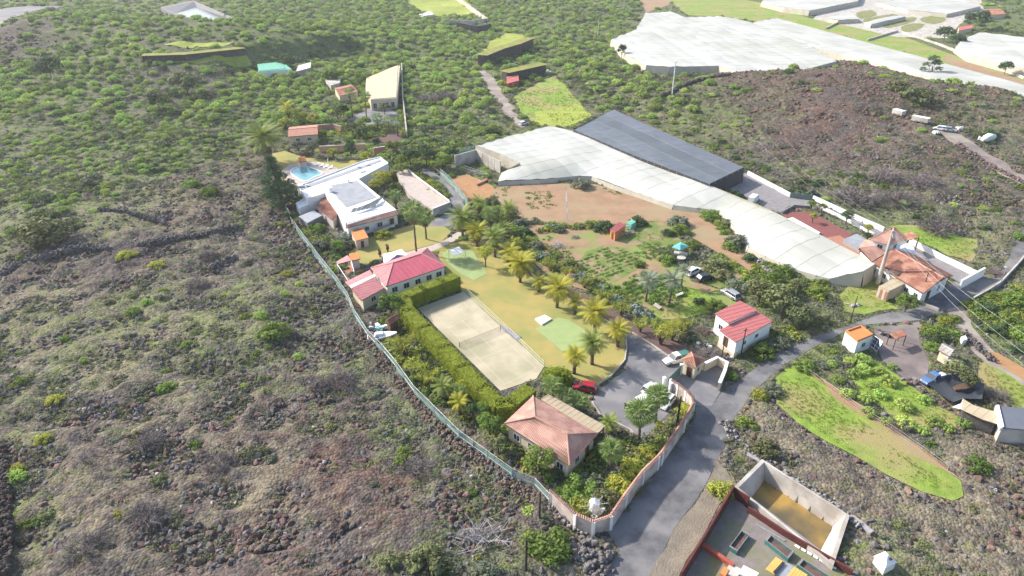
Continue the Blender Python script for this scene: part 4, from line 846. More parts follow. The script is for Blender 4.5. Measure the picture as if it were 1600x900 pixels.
# ---- finca on the right
fc = thing('farmhouse', 'farmhouse with long red tiled gable roof at the road junction', 'farmhouse', P(1425, 430)); 
rA, rB = P(1396, 389, 5.2), P(1474, 434, 5.2); eA, eB = P(1364, 411, 3.1), P(1443, 459, 3.1); gA, gB = P(1424, 396, 3.6), P(1490, 431, 3.6)
slope(fc, [eB, eA, rA, rB], (eA, eB), M['old_terracotta']); slope(fc, [gA, gB, rB, rA], (gA, gB), M['old_terracotta']); ridge_cap(fc, [rA, rB], M['pink_tile'])
fo = inset(fl([eA, eB, gB, gA]), .7); NOPLANT.append([tuple(p) for p in [eA, eB, gB, gA]]); shell(fc, fo, -.2, 3.0, M['white_paint'])
mb = MB(); mb.face([fo[1] + Vector((0, 0, 3)), fo[2] + Vector((0, 0, 3)), Vector((rB.x, rB.y, 5.0)).lerp(rA, .03)]); mb.build('gable', M['old_terracotta'], fc)
for t in (.2, .45, .7, .9): opening(fc, fo, 0, t, 1.2, .9, 2.1)
opening(fc, fo, 1, .3, 1.5, .05, 2.3, 'door'); opening(fc, fo, 1, .7, 1.2, .9, 2.1)
dm = W([(1391, 418), (1423, 420), (1405, 431)], 3.9); mb = MB(); e1 = [P(1382, 418, 4.0), P(1402, 430, 3.6), P(1425, 417, 4.3), P(1403, 405, 4.9)]
slope(fc, e1, (e1[0], e1[1]), M['old_terracotta']); mb.prism([(p.x, p.y, 3.5) for p in inset(e1, .4)], 2.6); mb.build('porch_wall', M['white_paint'], fc)
lh = [P(1339, 390, 3.4), P(1362, 409, 3.2), P(1399, 392, 4.0), P(1391, 381, 4.2), P(1357, 377, 3.9)]
an2 = thing('farmhouse_wing', 'lower tiled wing left of the farmhouse tower', 'annex', P(1368, 395)); r0, r1 = P(1341, 389, 4.3), P(1393, 381, 4.9)
slope(an2, [P(1338, 391, 3.3), P(1363, 409, 3.0), P(1402, 391, 3.6), r1], (P(1338, 391, 3.3), P(1363, 409, 3.0)), M['old_terracotta']) if False else None
for q in ([P(1362, 409, 3.1), P(1392, 392, 3.9), r1, r0], [r0, r1, P(1380, 371, 3.9), P(1350, 376, 3.5)]): slope(an2, q, (q[0], q[1]) if q[0].z < 3.5 else (q[3], q[2]), M['terracotta'])
ridge_cap(an2, [r0, r1], M['pink_tile']); shell(an2, inset(fl([P(1341, 391, 3.2), P(1362, 409, 3.2), P(1394, 392, 3.2), P(1378, 374, 3.2)]), .5), -.2, 2.95, M['white_paint'])
tw = thing('farmhouse_tower', 'square white tower with red pyramid roof on the farmhouse', 'tower', P(1396, 400)); e_ = W([(1358, 375), (1390, 384), (1417, 373), (1388, 364)], 6.0); ap = P(1397, 355, 7.8)
for i in range(4): a, b = e_[i], e_[(i + 1) % 4]; d = MB(); d.face([a, b, ap]); d.build('roof_deck', M['wood'], tw); tiles(tw, 'roof_tiles', [a, b, ap], (a, b), M['terracotta']); ridge_cap(tw, [a, ap], M['pink_tile'])
fo = inset(fl(e_), .7); shell(tw, fo, 0, 5.95, M['white_paint']); opening(tw, fo, 1, .5, 1.3, 4.2, 5.4); opening(tw, fo, 0, .5, 1.2, 4.4, 5.4)
sh_ = thing('verandah', 'brown shaded verandah roof behind the farmhouse tower', 'verandah', P(1432, 385)); e_ = W([(1418, 376), (1436, 371), (1424, 362), (1410, 366)], 3.6); slope(sh_, e_, (e_[0], e_[1]), M['old_terracotta'])
for p in e_: mb = MB(); mb.box((p.x, p.y, 0), (.16, .16, 3.55)); mb.build('post', M['wood'], sh_)
tp_ = thing('pale_tarpaulin', 'pale blue tarpaulin stretched beside the farmhouse tower', 'tarpaulin', P(1415, 393)); mb = MB()
for i in range(6):
    for j in range(4):
        f = lambda a, b: (lambda q: Vector((q.x, q.y, q.z + .25 * math.sin(a * 1.7) * math.cos(b * 2.1))))(P(1395 + a * 4.8 + b * 2, 384 - a * .6 + b * 4.2, 3.2))
        mb.face([f(i, j), f(i + 1, j), f(i + 1, j + 1), f(i, j + 1)])
mb.build('cloth', M['white_roof'], tp_, smooth=True)
slab('courtyard_cover', 'flat grey glass cover between the brick patio and farmhouse', 'cover', [(1316, 381), (1337, 372), (1358, 385), (1342, 395)], 0, 1.2, M['grey_deck'])
slab('patio_planter', 'long white planter with slot along the red patio', 'planter', [(1228, 345), (1238, 342), (1281, 366), (1274, 371)], 0, .5, M['white_paint'])
line_wall('boundary_wall', 'white wall along the gravel yard right of the dark greenhouse', [(1168, 273), (1200, 290), (1234, 308)], 1.2, .35, M['white_paint'])
line_wall('boundary_wall', 'long white wall between scrubland and the farmhouse drive', [(1270, 312), (1317, 334), (1380, 362)], 1.2, .35, M['white_paint'])
line_wall('boundary_wall', 'white wall running down from the tower to the road corner', [(1420, 380), (1470, 406), (1524, 432)], 1.3, .35, M['white_paint'])
line_wall('boundary_wall', 'tall white end wall at the farmhouse driveway mouth', [(1498, 452), (1534, 432)], 2.2, .4, M['white_paint'])
line_wall('inner_wall', 'low white wall between the patio garden and the drive', [(1283, 326), (1320, 344), (1368, 370)], .7, .4, M['white_paint'])
line_wall('patio_wall', 'grey kerb wall wrapped round the top of the red patio', [(1222, 334), (1240, 324), (1266, 326)], .8, .4, M['gravel'])
line_wall('drive_gate', 'long grey-green sliding gate between the two white walls', [(1235, 309), (1268, 313)], 1.5, .12, M['green_gate'])
line_wall('road_wall', 'low pale wall along the lower edge of the junction', [(1520, 470), (1545, 456), (1562, 445), (1590, 415), (1602, 400)], .9, .3, M['pale_concrete'])
line_wall('road_wall', 'low concrete wall across from the container', [(1432, 472), (1450, 480), (1466, 486)], .6, .4, M['pale_concrete'])
# ---- greenhouses
def greenhouse(name, label, px, z, sdir, sw, m, skirt=None, skirt_edges=None, grid=2.6, sag=.16, vary=False, posts=True, zlo=None):
    low = [P(q[0], q[1], zlo) for q in px if len(q) > 2]; w = ccw([P(q[0], q[1], zlo if len(q) > 2 else z) for q in px]); c = cent(w); root = thing(name, label, 'greenhouse', (c.x, c.y, 0)); NOPLANT.append([tuple(p) for p in w])
    bm = bmesh.new(); bm.faces.new([bm.verts.new(p) for p in w]); bm.normal_update(); bmesh.ops.triangulate(bm, faces=bm.faces[:])
    a, b = P(*sdir[0]), P(*sdir[1]); u = (b - a); u.z = 0; u.normalize(); v = Vector((-u.y, u.x, 0))
    pr = [Vector((p.x, p.y, 0)).dot(v) for p in w]; pu = [Vector((p.x, p.y, 0)).dot(u) for p in w]
    def cut(ax, vals):
        for g in vals: bmesh.ops.bisect_plane(bm, geom=bm.verts[:] + bm.edges[:] + bm.faces[:], plane_co=ax * g, plane_no=ax)
    k = max(1, round((max(pr) - min(pr)) / sw)); sw = (max(pr) - min(pr)) / k
    cut(v, [min(pr) + i * sw / 2 for i in range(1, 2 * k)]); cut(u, np.arange(min(pu) + grid, max(pu), grid))
    xs = np.array([q.co.x for q in bm.verts]); ys = np.array([q.co.y for q in bm.verts]); nz = (vn(xs, ys, 9, 61) - .5) * sag * 4 + (vn(xs, ys, 3.2, 62) - .5) * sag
    dl = pdist(xs, ys, [tuple(q) for q in low], False) if low else None; zs = z - (z - zlo) * np.exp(-(dl / 5) ** 1.3) if low else np.full(len(xs), z)
    for q, n, zz in zip(bm.verts, nz, zs):
        q.co.z = zz; s = (Vector((q.co.x, q.co.y, 0)).dot(v) - min(pr)) / sw; q.co.z += n - sag * 1.1 * abs(math.cos(math.pi * s)) + sag
    bm.faces.ensure_lookup_table(); groups = {}
    for f in bm.faces:
        s = int(min(k - 1, max(0, (f.calc_center_median().dot(v) - min(pr)) / sw))); groups.setdefault(s, []).append([tuple(x.co) for x in f.verts])
    for s in sorted(groups):
        mb = MB()
        for f in groups[s]: mb.face(f)
        o = mb.build('cover_strip', m, root)
        bm2 = bmesh.new(); bm2.from_mesh(o.data); bmesh.ops.remove_doubles(bm2, verts=bm2.verts, dist=.01); bmesh.ops.recalc_face_normals(bm2, faces=bm2.faces); bm2.to_mesh(o.data); bm2.free()
        o.data.polygons.foreach_set('use_smooth', [True] * len(o.data.polygons))
    sm = MB(); S = lambda q: (Vector((q.x, q.y, 0)).dot(v) - min(pr)) / sw; Uc = lambda q: (Vector((q.x, q.y, 0)).dot(u) - min(pu)) / grid; ks = 1 if sw > 6 else 1
    for e in bm.edges:
        a, b = e.verts[0].co, e.verts[1].co; sa, sb, ua, ub = S(a), S(b), Uc(a), Uc(b)
        if (abs(sa - round(sa)) < .01 and abs(sb - sa) < .01) or (abs(ua - round(ua)) < .01 and abs(ub - ua) < .01 and round(ua) % 2 == 0): up = Vector((0, 0, .03)); sm.tube([a + up, b + up], .022, 3, cap=False)
    sm.build('support_wires', M['net_skirt'], root, kind='stuff')
    bm.free(); mb = MB(); pb = MB(); n = len(w)
    for i in range(n):
        p, q = w[i], w[(i + 1) % n]; L = (q - p).length; kk = max(1, int(L / 3)); out = Vector(((q - p).y, -(q - p).x, 0)).normalized()
        for j in range(kk):
            s, t = p.lerp(q, j / kk), p.lerp(q, (j + 1) / kk); hs, ht = Hs(s.x, s.y), Hs(t.x, t.y)
            if True: mb.face([s + Vector((0, 0, .12)), t + Vector((0, 0, .12)), Vector((t.x, t.y, ht)) + out * .5, Vector((s.x, s.y, hs)) + out * .5])
            pb.tube([Vector((s.x, s.y, hs)) + out * .05, s + Vector((0, 0, .25)) + out * .05], .06, 4)
    if mb.f: mb.build('side_net', skirt or M['net_skirt'], root)
    if posts: pb.build('edge_posts', M['grey_metal'], root, kind='stuff')
    return root
greenhouse('net_greenhouse', 'huge white net greenhouse stretching diagonally across the middle', [(743, 227), (860, 197), (896, 205), (990, 245), (1060, 270), (1200, 327), (1339, 397), (1367, 413), (1350, 424), (1296, 436, 1), (1275, 431, 1), (1240, 421, 1), (1196, 401, 1), (1170, 387, 1), (1152, 360, 1), (1125, 330, 1), (1090, 326, 1), (1052, 321, 1), (1000, 303, 1), (960, 290, 1), (925, 276, 1), (905, 275, 1), (845, 281, 1), (778, 284, 1), (784, 270, 1), (812, 255), (780, 240)], 3.6, ((900, 215), (1300, 400)), 4.5, M['net_white'], zlo=1.1, sag=.17)
greenhouse('shade_greenhouse', 'dark blue-grey shade-cloth greenhouse behind the long white one', [(896, 203), (958, 171), (1162, 262), (1108, 288), (990, 243)], 4.2, ((958, 171), (1162, 262)), 6.5, M['net_dark'], skirt=M['dark_metal'], sag=.05)
greenhouse('net_greenhouse', 'broad white net greenhouse on the plateau at the top', [(955, 62), (993, 46), (1008, 21), (1048, 18), (1070, 27), (1120, 25), (1153, 30), (1176, 36), (1280, 69), (1268, 75), (1307, 96), (1262, 108), (1204, 113), (1153, 115), (1123, 103), (1085, 104), (1046, 105), (1010, 102), (978, 85)], 3.5, ((1070, 27), (1240, 105)), 7, M['net_white'], grid=4, sag=.2)
greenhouse('net_greenhouse', 'narrow white greenhouse strip running behind the red lava hill', [(1178, 35), (1212, 28), (1260, 41), (1438, 89), (1600, 133), (1660, 148), (1660, 184), (1579, 160), (1440, 118), (1268, 74)], 3.5, ((1212, 28), (1600, 130)), 9, M['net_white'], grid=8)
greenhouse('net_greenhouse', 'white greenhouse cut off by the right edge near the top', [(1494, 72), (1505, 61), (1530, 51), (1650, 64), (1650, 118), (1600, 108), (1515, 86)], 3.5, ((1530, 51), (1600, 108)), 10, M['net_white'], grid=8)
greenhouse('net_greenhouse', 'white greenhouse at the top edge above the banana field', [(1190, 3), (1200, -8), (1345, -10), (1340, 2), (1265, 17), (1225, 12)], 3.5, ((1200, 0), (1340, 0)), 10, M['net_white'], grid=8)
for lb, q in (('small fan-shaped white greenhouse among the round terraces', [(1293, 29), (1326, 17), (1342, 30), (1310, 32)]), ('narrow curved white greenhouse between green terraces', [(1352, 35), (1395, 24), (1415, 26), (1362, 38)]), ('white greenhouse behind the round terraces at the top', [(1370, 4), (1420, -4), (1500, -2), (1532, 10), (1480, 22), (1420, 16)])):
    greenhouse('small_greenhouse', lb, q, 2.5, (q[0], q[2]), 8, M['net_white'], grid=8, posts=False)
simple_house('red_farm_shed', 'red-roofed farm shed beside dark trees at the upper right', 'shed', [(1498, 48), (1520, 44), (1518, 39), (1497, 42)], 3, 4, M['coral_metal'], 'panels')
simple_house('brown_farm_roof', 'brown low roof at the top right corner', 'shed', [(1540, 24), (1572, 22), (1560, 14), (1536, 15)], 3, 4, M['old_terracotta'], 'panels')
line_wall('field_wall', 'pale wall along the long strip fields at upper right', [(1410, 52), (1470, 72), (1530, 96), (1600, 124)], 1.2, .8, M['pale_concrete'])
line_wall('field_wall', 'pale cross wall between the strip fields', [(1355, 64), (1402, 50)], 1.2, .8, M['pale_concrete'])
line_wall('field_wall', 'pale wall between banana field and strip field', [(1290, 46), (1318, 32)], 1.2, .8, M['pale_concrete'])
# ---- orange cube with solar panel, small shelters
oc, r_ = flat_building('orange_roofed_cube', 'pale square building with bright orange flat roof beside the road', 'building', [(1321, 517), (1345, 509), (1364, 523), (1340, 533)], 2.9, M['white_paint'], M['orange_roof'], .2, openings=(), parm=M['orange_roof'])
opening(oc, fl(r_), 0, .5, 1.1, .9, 2.0)
sp = thing('solar_rack', 'tilted solar rack beside the orange-roofed cube', 'solar panel', P(1372, 550)); q = [P(1360, 540, .8), P(1370, 549, .8), P(1380, 534, 2.3), P(1367, 524, 2.3)]
for i in range(2):
    for j in range(3):
        f = lambda s, t: q[0].lerp(q[1], s).lerp(q[3].lerp(q[2], s), t)
        mb = MB(); mb.prism([f(i / 2 + .03, j / 3 + .03), f(i / 2 + .47, j / 3 + .03), f(i / 2 + .47, j / 3 + .31), f(i / 2 + .03, j / 3 + .31)], 0, thick=.06); mb.build('solar_module', M['solar'], sp)
mb = MB(); mb.prism([p - Vector((0, 0, .07)) for p in q], 0, thick=.05); mb.build('backing_frame', M['frame_white'], sp)
for p in q: mb = MB(); mb.tube([(p.x, p.y, 0), p - Vector((0, 0, .1))], .06, 5); mb.build('leg', M['grey_metal'], sp)
rs = thing('open_shelter', 'open shelter with small rusty red roof on the dirt yard', 'shelter', P(1403, 535)); q = W([(1400, 530), (1416, 524), (1408, 516), (1390, 522)], 2.3); slope(rs, q, (q[0], q[1]), M['old_terracotta'], 'panels', .8)
for p in q: mb = MB(); mb.box((p.x, p.y, 0), (.12, .12, 2.25)); mb.build('post', M['wood'], rs)
simple_house('sheet_shed', 'white sheet-metal shed in the bushes above the blue pickup', 'shed', [(1466, 547), (1484, 557), (1493, 546), (1474, 535)], 2.1, 2.5, M['pale_concrete'], 'panels')
slab('sheet_lean_to', 'torn pale lean-to roof below the white sheet-metal shed', 'lean-to', [(1468, 560), (1480, 566), (1494, 572), (1488, 578), (1470, 570)], 1.2, 1.35, M['pale_concrete'])
slab('white_crate', 'square white box beside the dirt track', 'box', [(1499, 533), (1506, 531), (1509, 537), (1502, 539)], 0, 1.0, M['white_paint'])
tpool = thing('covered_pond', 'black tarpaulin sagging over a pond in the lower yard', 'tarpaulin', P(1490, 615)); mb = MB(); poly = [(1446, 607), (1470, 595), (1494, 592), (1535, 608), (1531, 632), (1502, 631), (1486, 637), (1465, 625)]
w = ccw([P(*p) for p in poly]); NOPLANT.append([tuple(p) for p in w]); bm = bmesh.new(); bm.faces.new([bm.verts.new(p) for p in w]); bm.normal_update(); bmesh.ops.triangulate(bm, faces=bm.faces[:])
for ax, lo_, hi_ in ((0, min(p.x for p in w), max(p.x for p in w)), (1, min(p.y for p in w), max(p.y for p in w))):
    for g in np.arange(lo_, hi_, .45): co = [0, 0, 0]; no = [0, 0, 0]; co[ax] = g; no[ax] = 1; bmesh.ops.bisect_plane(bm, geom=bm.verts[:] + bm.edges[:] + bm.faces[:], plane_co=co, plane_no=no)
for v in bm.verts:
    d = float(pdist(np.array([v.co.x]), np.array([v.co.y]), [tuple(p) for p in w])[0]); v.co.z = .9 * math.exp(-d * 1.2) + .55 * float(vn(v.co.x + v.co.y * .5, v.co.y * .5, 1.6, 70)) * min(1, d) + .2
me = bpy.data.meshes.new('tarpaulin_sheet'); bm.to_mesh(me); bm.free(); me.polygons.foreach_set('use_smooth', [True] * len(me.polygons)); me.transform(Matrix.Translation(-tpool.location)); mobj('tarpaulin_sheet', me, tpool, M['tarp_black'])
slab('rubble_opening', 'brown opening with planks in the black tarpaulin', 'planks', [(1486, 612), (1500, 607), (1522, 610), (1505, 616), (1490, 617)], .8, 1.1, M['wood'])
bs = thing('beige_shed', 'low shed with torn beige sheet roof below the black tarpaulin', 'shed', P(1530, 650)); q = W([(1502, 640), (1536, 656), (1561, 664), (1552, 643), (1520, 633), (1504, 623)], 2.4); NOPLANT.append([tuple(p) for p in q]); panels(bs, 'roof_sheet', q, (q[0], q[1]), M['beige_sheet'], 1.3); shell(bs, inset(fl(q), .4), 0, 2.3, M['dark_stone_wall'])
q = W([(1487, 636), (1502, 630), (1504, 624), (1505, 640)], 2.2); mb = MB(); mb.prism(q, 0, thick=.08); mb.build('white_sheet', M['white_paint'], bs)
ds, r_ = flat_building('dark_roofed_shed', 'long dark flat-roofed shed with white edge cut by the right border', 'shed', [(1566, 668), (1556, 634), (1660, 640), (1660, 676)], 2.8, M['pale_concrete'], M['net_dark'], 0)
mb = MB(); e_ = W([(1556, 633), (1561, 632), (1569, 666), (1562, 670)], 3.0); mb.prism(e_, 0, thick=.5); mb.build('white_verge', M['white_paint'], ds)
ct = thing('container', 'orange-beige shipping container on grass beside the farmhouse', 'container', P(1392, 460)); q = W([(1373, 448), (1389, 455), (1416, 442), (1399, 434)], 2.5); NOPLANT.append([tuple(p) for p in q]); shell(ct, fl(q), .05, 2.38, M['beige_sheet'], 'body'); panels(ct, 'roof_sheet', q, (q[0], q[1]), M['beige_sheet'], 1.2)
a, b = fl([q[0], q[1]]); mb = MB()
for k in range(4): mb = MB(); p = a.lerp(b, (k + .5) / 4); d = (b - a).normalized(); mb.box((p.x, p.y, .2), ((b - a).length / 4 - .08, .12, 2.0), math.atan2(d.y, d.x)); mb.build('door_panel', M['brick_patio'] if k % 2 else M['pink_wall'], ct)
# ---- dark shed and junk by the fence
dsd = simple_house('wooden_shed', 'brown wooden shed between the hedge and the fence', 'shed', [(602, 502), (616, 493), (625, 498), (608, 508)], 2.4, 3.0, M['old_terracotta'], 'panels', wallm=M['wood'], w=.8, ops=((0, .5, 1, .8, 1.7),))
# ---- bottom right walled yard
line_wall('yard_boundary_wall', 'dark red wall between the dry verge and the bottom yard', [(1143, 776), (1122, 812), (1095, 858), (1062, 912)], 2.0, .22, M['rust_wall'], M['rust_wall'], capw=.02)
line_wall('yard_boundary_wall', 'short dark red wall piece at the top corner of the yard', [(1143, 776), (1168, 792)], 1.8, .22, M['rust_wall'])
line_wall('yard_boundary_wall', 'long dark red wall between the yard and the reservoir', [(1168, 800), (1222, 836), (1300, 882), (1330, 900)], 1.0, .25, M['rust_wall'])
line_wall('brick_divider', 'low bright red brick divider inside the bottom yard', [(1098, 856), (1122, 872), (1145, 888)], .7, .5, M['red_brick'])
def trough(label, q, h=.7):
    w = [P(*p) for p in q]; w = ccw([Vector((p.x, p.y, 0)) for p in w]); c = cent(w); root = thing('planter_trough', label, 'planter', c)
    for i in range(4):
        a, b = w[i], w[(i + 1) % 4]; ai, bi = inset(w, .18)[i], inset(w, .18)[(i + 1) % 4]; u = Vector((0, 0, h)); mb = MB(); mb.hexa([a, b, bi, ai, a + u, b + u, bi + u, ai + u]); mb.build('side_board', M['trough_green'], root)
        cb = MB(); e = Vector((0, 0, h + .003)); e2 = Vector((0, 0, h + .06)); cb.hexa([a + e, b + e, bi + e, ai + e, a + e2, b + e2, bi + e2, ai + e2]); cb.build('top_rail', M['gravel'], root)
    mb = MB(); mb.prism([p + Vector((0, 0, h * .6)) for p in inset(w, .18)], 0); mb.build('soil', M['bark_soil'], root)
trough('green-sided planter trough standing alone left in the bottom yard', [(1138, 860), (1158, 834), (1170, 841), (1150, 868)])
trough('middle long green planter trough near the reservoir wall', [(1194, 850), (1202, 841), (1239, 868), (1230, 879)])
trough('rightmost green planter trough cut by the bottom edge', [(1244, 888), (1252, 879), (1300, 910), (1290, 922)])
pgr = thing('yellow_boards', 'orange-yellow boards with a pale ramp at the bottom edge', 'boards', P(1225, 890))
for k, q in enumerate(([(1196, 889), (1212, 870), (1226, 878), (1210, 897)], [(1228, 902), (1241, 885), (1262, 898), (1250, 914)])):
    w = W(q, .9)
    for j in range(5):
        a, b, c, d = w; mb = MB(); mb.prism([a.lerp(d, j / 5 + .01), b.lerp(c, j / 5 + .01), b.lerp(c, (j + 1) / 5 - .01), a.lerp(d, (j + 1) / 5 - .01)], 0, thick=.1); mb.build('board', M['yellow_board'], pgr)
mb = MB(); mb.prism(W([(1210, 897), (1226, 878), (1241, 885), (1228, 903)], .8), 0, thick=.1); mb.build('ramp', M['grey_metal'], pgr)
mb = MB(); mb.prism(W([(1208, 893), (1223, 877), (1226, 879), (1211, 896)], 1.1), 0, thick=.12); mb.build('dark_rail', M['dark_metal'], pgr)
slab('white_table', 'white table top at the bottom edge of the yard', 'table', [(1153, 902), (1160, 890), (1184, 902), (1176, 914)], .5, .8, M['white_paint'])
slab('pink_slab', 'pinkish slab beside an orange sheet in the bottom yard', 'slab', [(1131, 898), (1140, 884), (1158, 894), (1150, 908)], .1, .5, M['pink_wall'])
slab('orange_sheet', 'crumpled orange sheet at the bottom edge', 'sheet', [(1124, 900), (1130, 890), (1138, 895), (1132, 906)], .1, .6, M['orange_roof'])
for k in range(7):
    a = P(1242 + k * 9.5, 853 + k * 5.6); b = P(1249 + k * 9.5, 858 + k * 5.4); mb = MB(); mb.tube([a + Vector((0, 0, .15)), b + Vector((0, 0, .2))], .16, 5); tag(mb.build('white_plank', M['white_paint']), 'pale plank lying along the reservoir side of the yard', 'plank', 'pale planks beside the reservoir wall')
mb = MB(); mb.tube([P(1180, 820) + Vector((0, 0, .15)), P(1226, 846) + Vector((0, 0, .15))], .09, 6); tag(mb.build('grey_pipe', M['grey_metal']), 'long grey pipe lying below the dark red reservoir wall', 'pipe')
tk = thing('water_tank', 'small white roofed tower with a dark hatch near the bottom right', 'tank', P(1378, 888)); p = P(1378, 888); mb = MB(); mb.box(p, (1.7, 1.6, 1.6), .4); mb.build('body', M['white_paint'], tk); mb = MB(); mb.box((p.x, p.y, 1.6), (1.9, 1.8, .8), .4, taper=.15); mb.build('roof', M['white_paint'], tk); mb = MB(); mb.box((p.x + .3, p.y - .35, 2.05), (.35, .35, .15), .4); mb.build('hatch', M['dark_metal'], tk)
mb = MB(); 
# ---- market garden sheds
rsd = thing('red_garden_shed', 'small red-roofed shed beside a pile of timber in the brown field', 'shed', P(960, 368)); q = W([(953, 359), (961, 364), (978, 352), (968, 347)], 2.2); slope(rsd, q, (q[0], q[1]), M['coral_metal'], 'panels', .8); shell(rsd, inset(fl(q), .15), 0, 2.1, M['orange_roof']); opening(rsd, inset(fl(q), .15), 0, .5, .8, .05, 1.8, 'door', 0)
tp = thing('timber_pile', 'untidy pile of weathered timber right of the red shed', 'timber pile', P(972, 372))
for k in range(34):
    p = P(963 + random.random() * 26, 362 + random.random() * 10); an_ = random.uniform(0, 3.1); L = random.uniform(1, 2.6); d = Vector((math.cos(an_), math.sin(an_), random.uniform(-.2, .25))) * L / 2; z = Vector((0, 0, random.uniform(.3, 1.7))); mb = MB(); mb.tube([p + z - d, p + z + d], .07, 4); mb.build('timber', random.choice([M['wood'], M['grey_metal'], M['twig_pale']]), tp)
slab('green_tank', 'pale green tank top beside the timber pile', 'tank', [(978, 358), (986, 352), (993, 356), (985, 361)], 0, 1.7, M['tarp_green'])
th2 = thing('teal_canopy', 'teal-roofed open shelter among plants in the market garden', 'canopy', P(1062, 392)); q = W([(1049, 386), (1063, 391), (1077, 385), (1064, 378)], 2.2); ap = P(1063, 382, 2.9)
for i in range(4): mb = MB(); mb.face([q[i], q[(i + 1) % 4], ap]); mb.build('canopy_panel', M['tarp_teal'], th2); mb = MB(); mb.tube([(q[i].x, q[i].y, 0), q[i]], .06, 5); mb.build('post', M['wood'], th2)
slab('counter', 'pale work counter under the teal shelter', 'counter', [(1053, 397), (1074, 400), (1073, 404), (1052, 401)], 0, .9, M['pale_concrete'])
rt = thing('round_table', 'round pale garden table below the teal shelter', 'table', P(1064, 408)); p = P(1064, 407); mb = MB(); mb.tube([(p.x, p.y, .7), (p.x, p.y, .8)], 1.0, 16); mb.build('table_top', M['pale_concrete'], rt); mb = MB(); mb.tube([p, (p.x, p.y, .7)], .15, 8); mb.build('leg', M['gravel'], rt)
for lb, q in (('pale bench right of the leafy plot in the garden grass', [(1055, 463), (1066, 459), (1068, 462), (1057, 466)]), ('grey bench left of the grey-leaved palms', [(1020, 480), (1024, 476), (1034, 483), (1030, 486)])): slab('garden_bench', lb, 'bench', q, .35, .5, M['pale_concrete'])
for lb, x, y in (('dark red garden urn at the lower lawn edge, left one', 594, 401), ('dark red garden urn at the lower lawn edge, right one', 606, 393)):
    p = P(x, y); o = thing('garden_urn', lb, 'urn', p); mb = MB(); mb.tube([p, p + Vector((0, 0, .3)), p + Vector((0, 0, .8)), p + Vector((0, 0, 1.1)), p + Vector((0, 0, 1.3))], [.2, .15, .42, .3, .38], 10); mb.build('pot', M['rust_wall'], o); mb = MB(); [mb.face([p + Vector((0, 0, 1.2)), p + Vector((math.cos(a) * .5, math.sin(a) * .5, 1.9)), p + Vector((math.cos(a + .5) * .4, math.sin(a + .5) * .4, 1.6))]) for a in np.arange(0, 6.2, .6)]; mb.build('leaves', M['leaf_dark'], o)
build_terrain()
# ================================================================ PLANTS
def quads_mesh(name, C, U, V, m, extra=None):
    """many leaf quads: centres C, half axes U, V (numpy n x 3)"""
    n = len(C); co = np.stack([C - U, C - V * .55, C + U, C + V * .55], 1).reshape(-1, 3)
    F = np.arange(n * 4, dtype=np.int32); me = bpy.data.meshes.new(name); me.vertices.add(n * 4); me.vertices.foreach_set('co', co.astype(np.float32).ravel())
    me.loops.add(n * 4); me.loops.foreach_set('vertex_index', F); me.polygons.add(n); me.polygons.foreach_set('loop_start', np.arange(0, n * 4, 4, dtype=np.int32)); me.update(calc_edges=True)
    me.materials.append(m); return me
def rdir(n, up=0.0):
    v = RNG.normal(size=(n, 3)); v[:, 2] += up; return v / np.linalg.norm(v, axis=1)[:, None]
def crown_mesh(name, m, clumps=26, per=42, leaf=.085, flat=.8, low=-.25, cr=.3, inner=.25, lift=.0, upw=.35):
    d = rdir(clumps * 3); d = d[d[:, 2] > low][:clumps]; c = d * (RNG.uniform(.62, .82, (len(d), 1))); c[:, 2] *= flat
    rs = RNG.uniform(.7, 1.25, len(d)) * cr
    P_ = []; Nn = []
    for q, r in zip(c, rs):
        e = rdir(per, .35); P_.append(q + e * r * RNG.uniform(.75, 1.05, (per, 1)) * [1, 1, .8]); Nn.append(e)
    C = np.concatenate(P_); Nn = np.concatenate(Nn); k = int(len(C) * inner); ii = RNG.integers(0, len(C), k); C = np.concatenate([C, C[ii] * RNG.uniform(.3, .9, (k, 1))]); Nn = np.concatenate([Nn, Nn[ii]])
    n = len(C); Nn = Nn + RNG.normal(size=(n, 3)) * upw; Nn /= np.linalg.norm(Nn, axis=1)[:, None]
    t = np.cross(Nn, rdir(n)); t /= np.linalg.norm(t, axis=1)[:, None]; b = np.cross(Nn, t); s = RNG.uniform(.7, 1.4, (n, 1)) * leaf
    C[:, 2] += lift
    return quads_mesh(name, C, t * s, b * s, m)
def twig_mesh(name, m, n=60, sub=7, w=.012, flat=.8):
    V = []; F = []
    def seg(a, b, w0, w1):
        d = b - a; s = np.cross(d, RNG.normal(size=3)); s = s / (np.linalg.norm(s) + 1e-9); k = len(V); V.extend([a - s * w0, a + s * w0, b + s * w1, b - s * w1]); F.append((k, k + 1, k + 2, k + 3))
    for i in range(n):
        e = rdir(1, .5)[0]; e[2] = abs(e[2]) * flat + .05; a = RNG.normal(size=3) * .06; a[2] = 0; mid = a + e * .5 + RNG.normal(size=3) * .06; end = e * RNG.uniform(.75, 1.0) + RNG.normal(size=3) * .05
        seg(a, mid, w * 1.6, w * 1.2); seg(mid, end, w * 1.2, w * .6)
        for j in range(sub):
            t = RNG.uniform(.0, 1); p = mid + (end - mid) * t; q = p + (e * .6 + RNG.normal(size=3) * .7) * .22; seg(p, q, w * .8, w * .4)
    me = bpy.data.meshes.new(name); me.from_pydata([tuple(v) for v in V], [], F); me.materials.append(m); return me
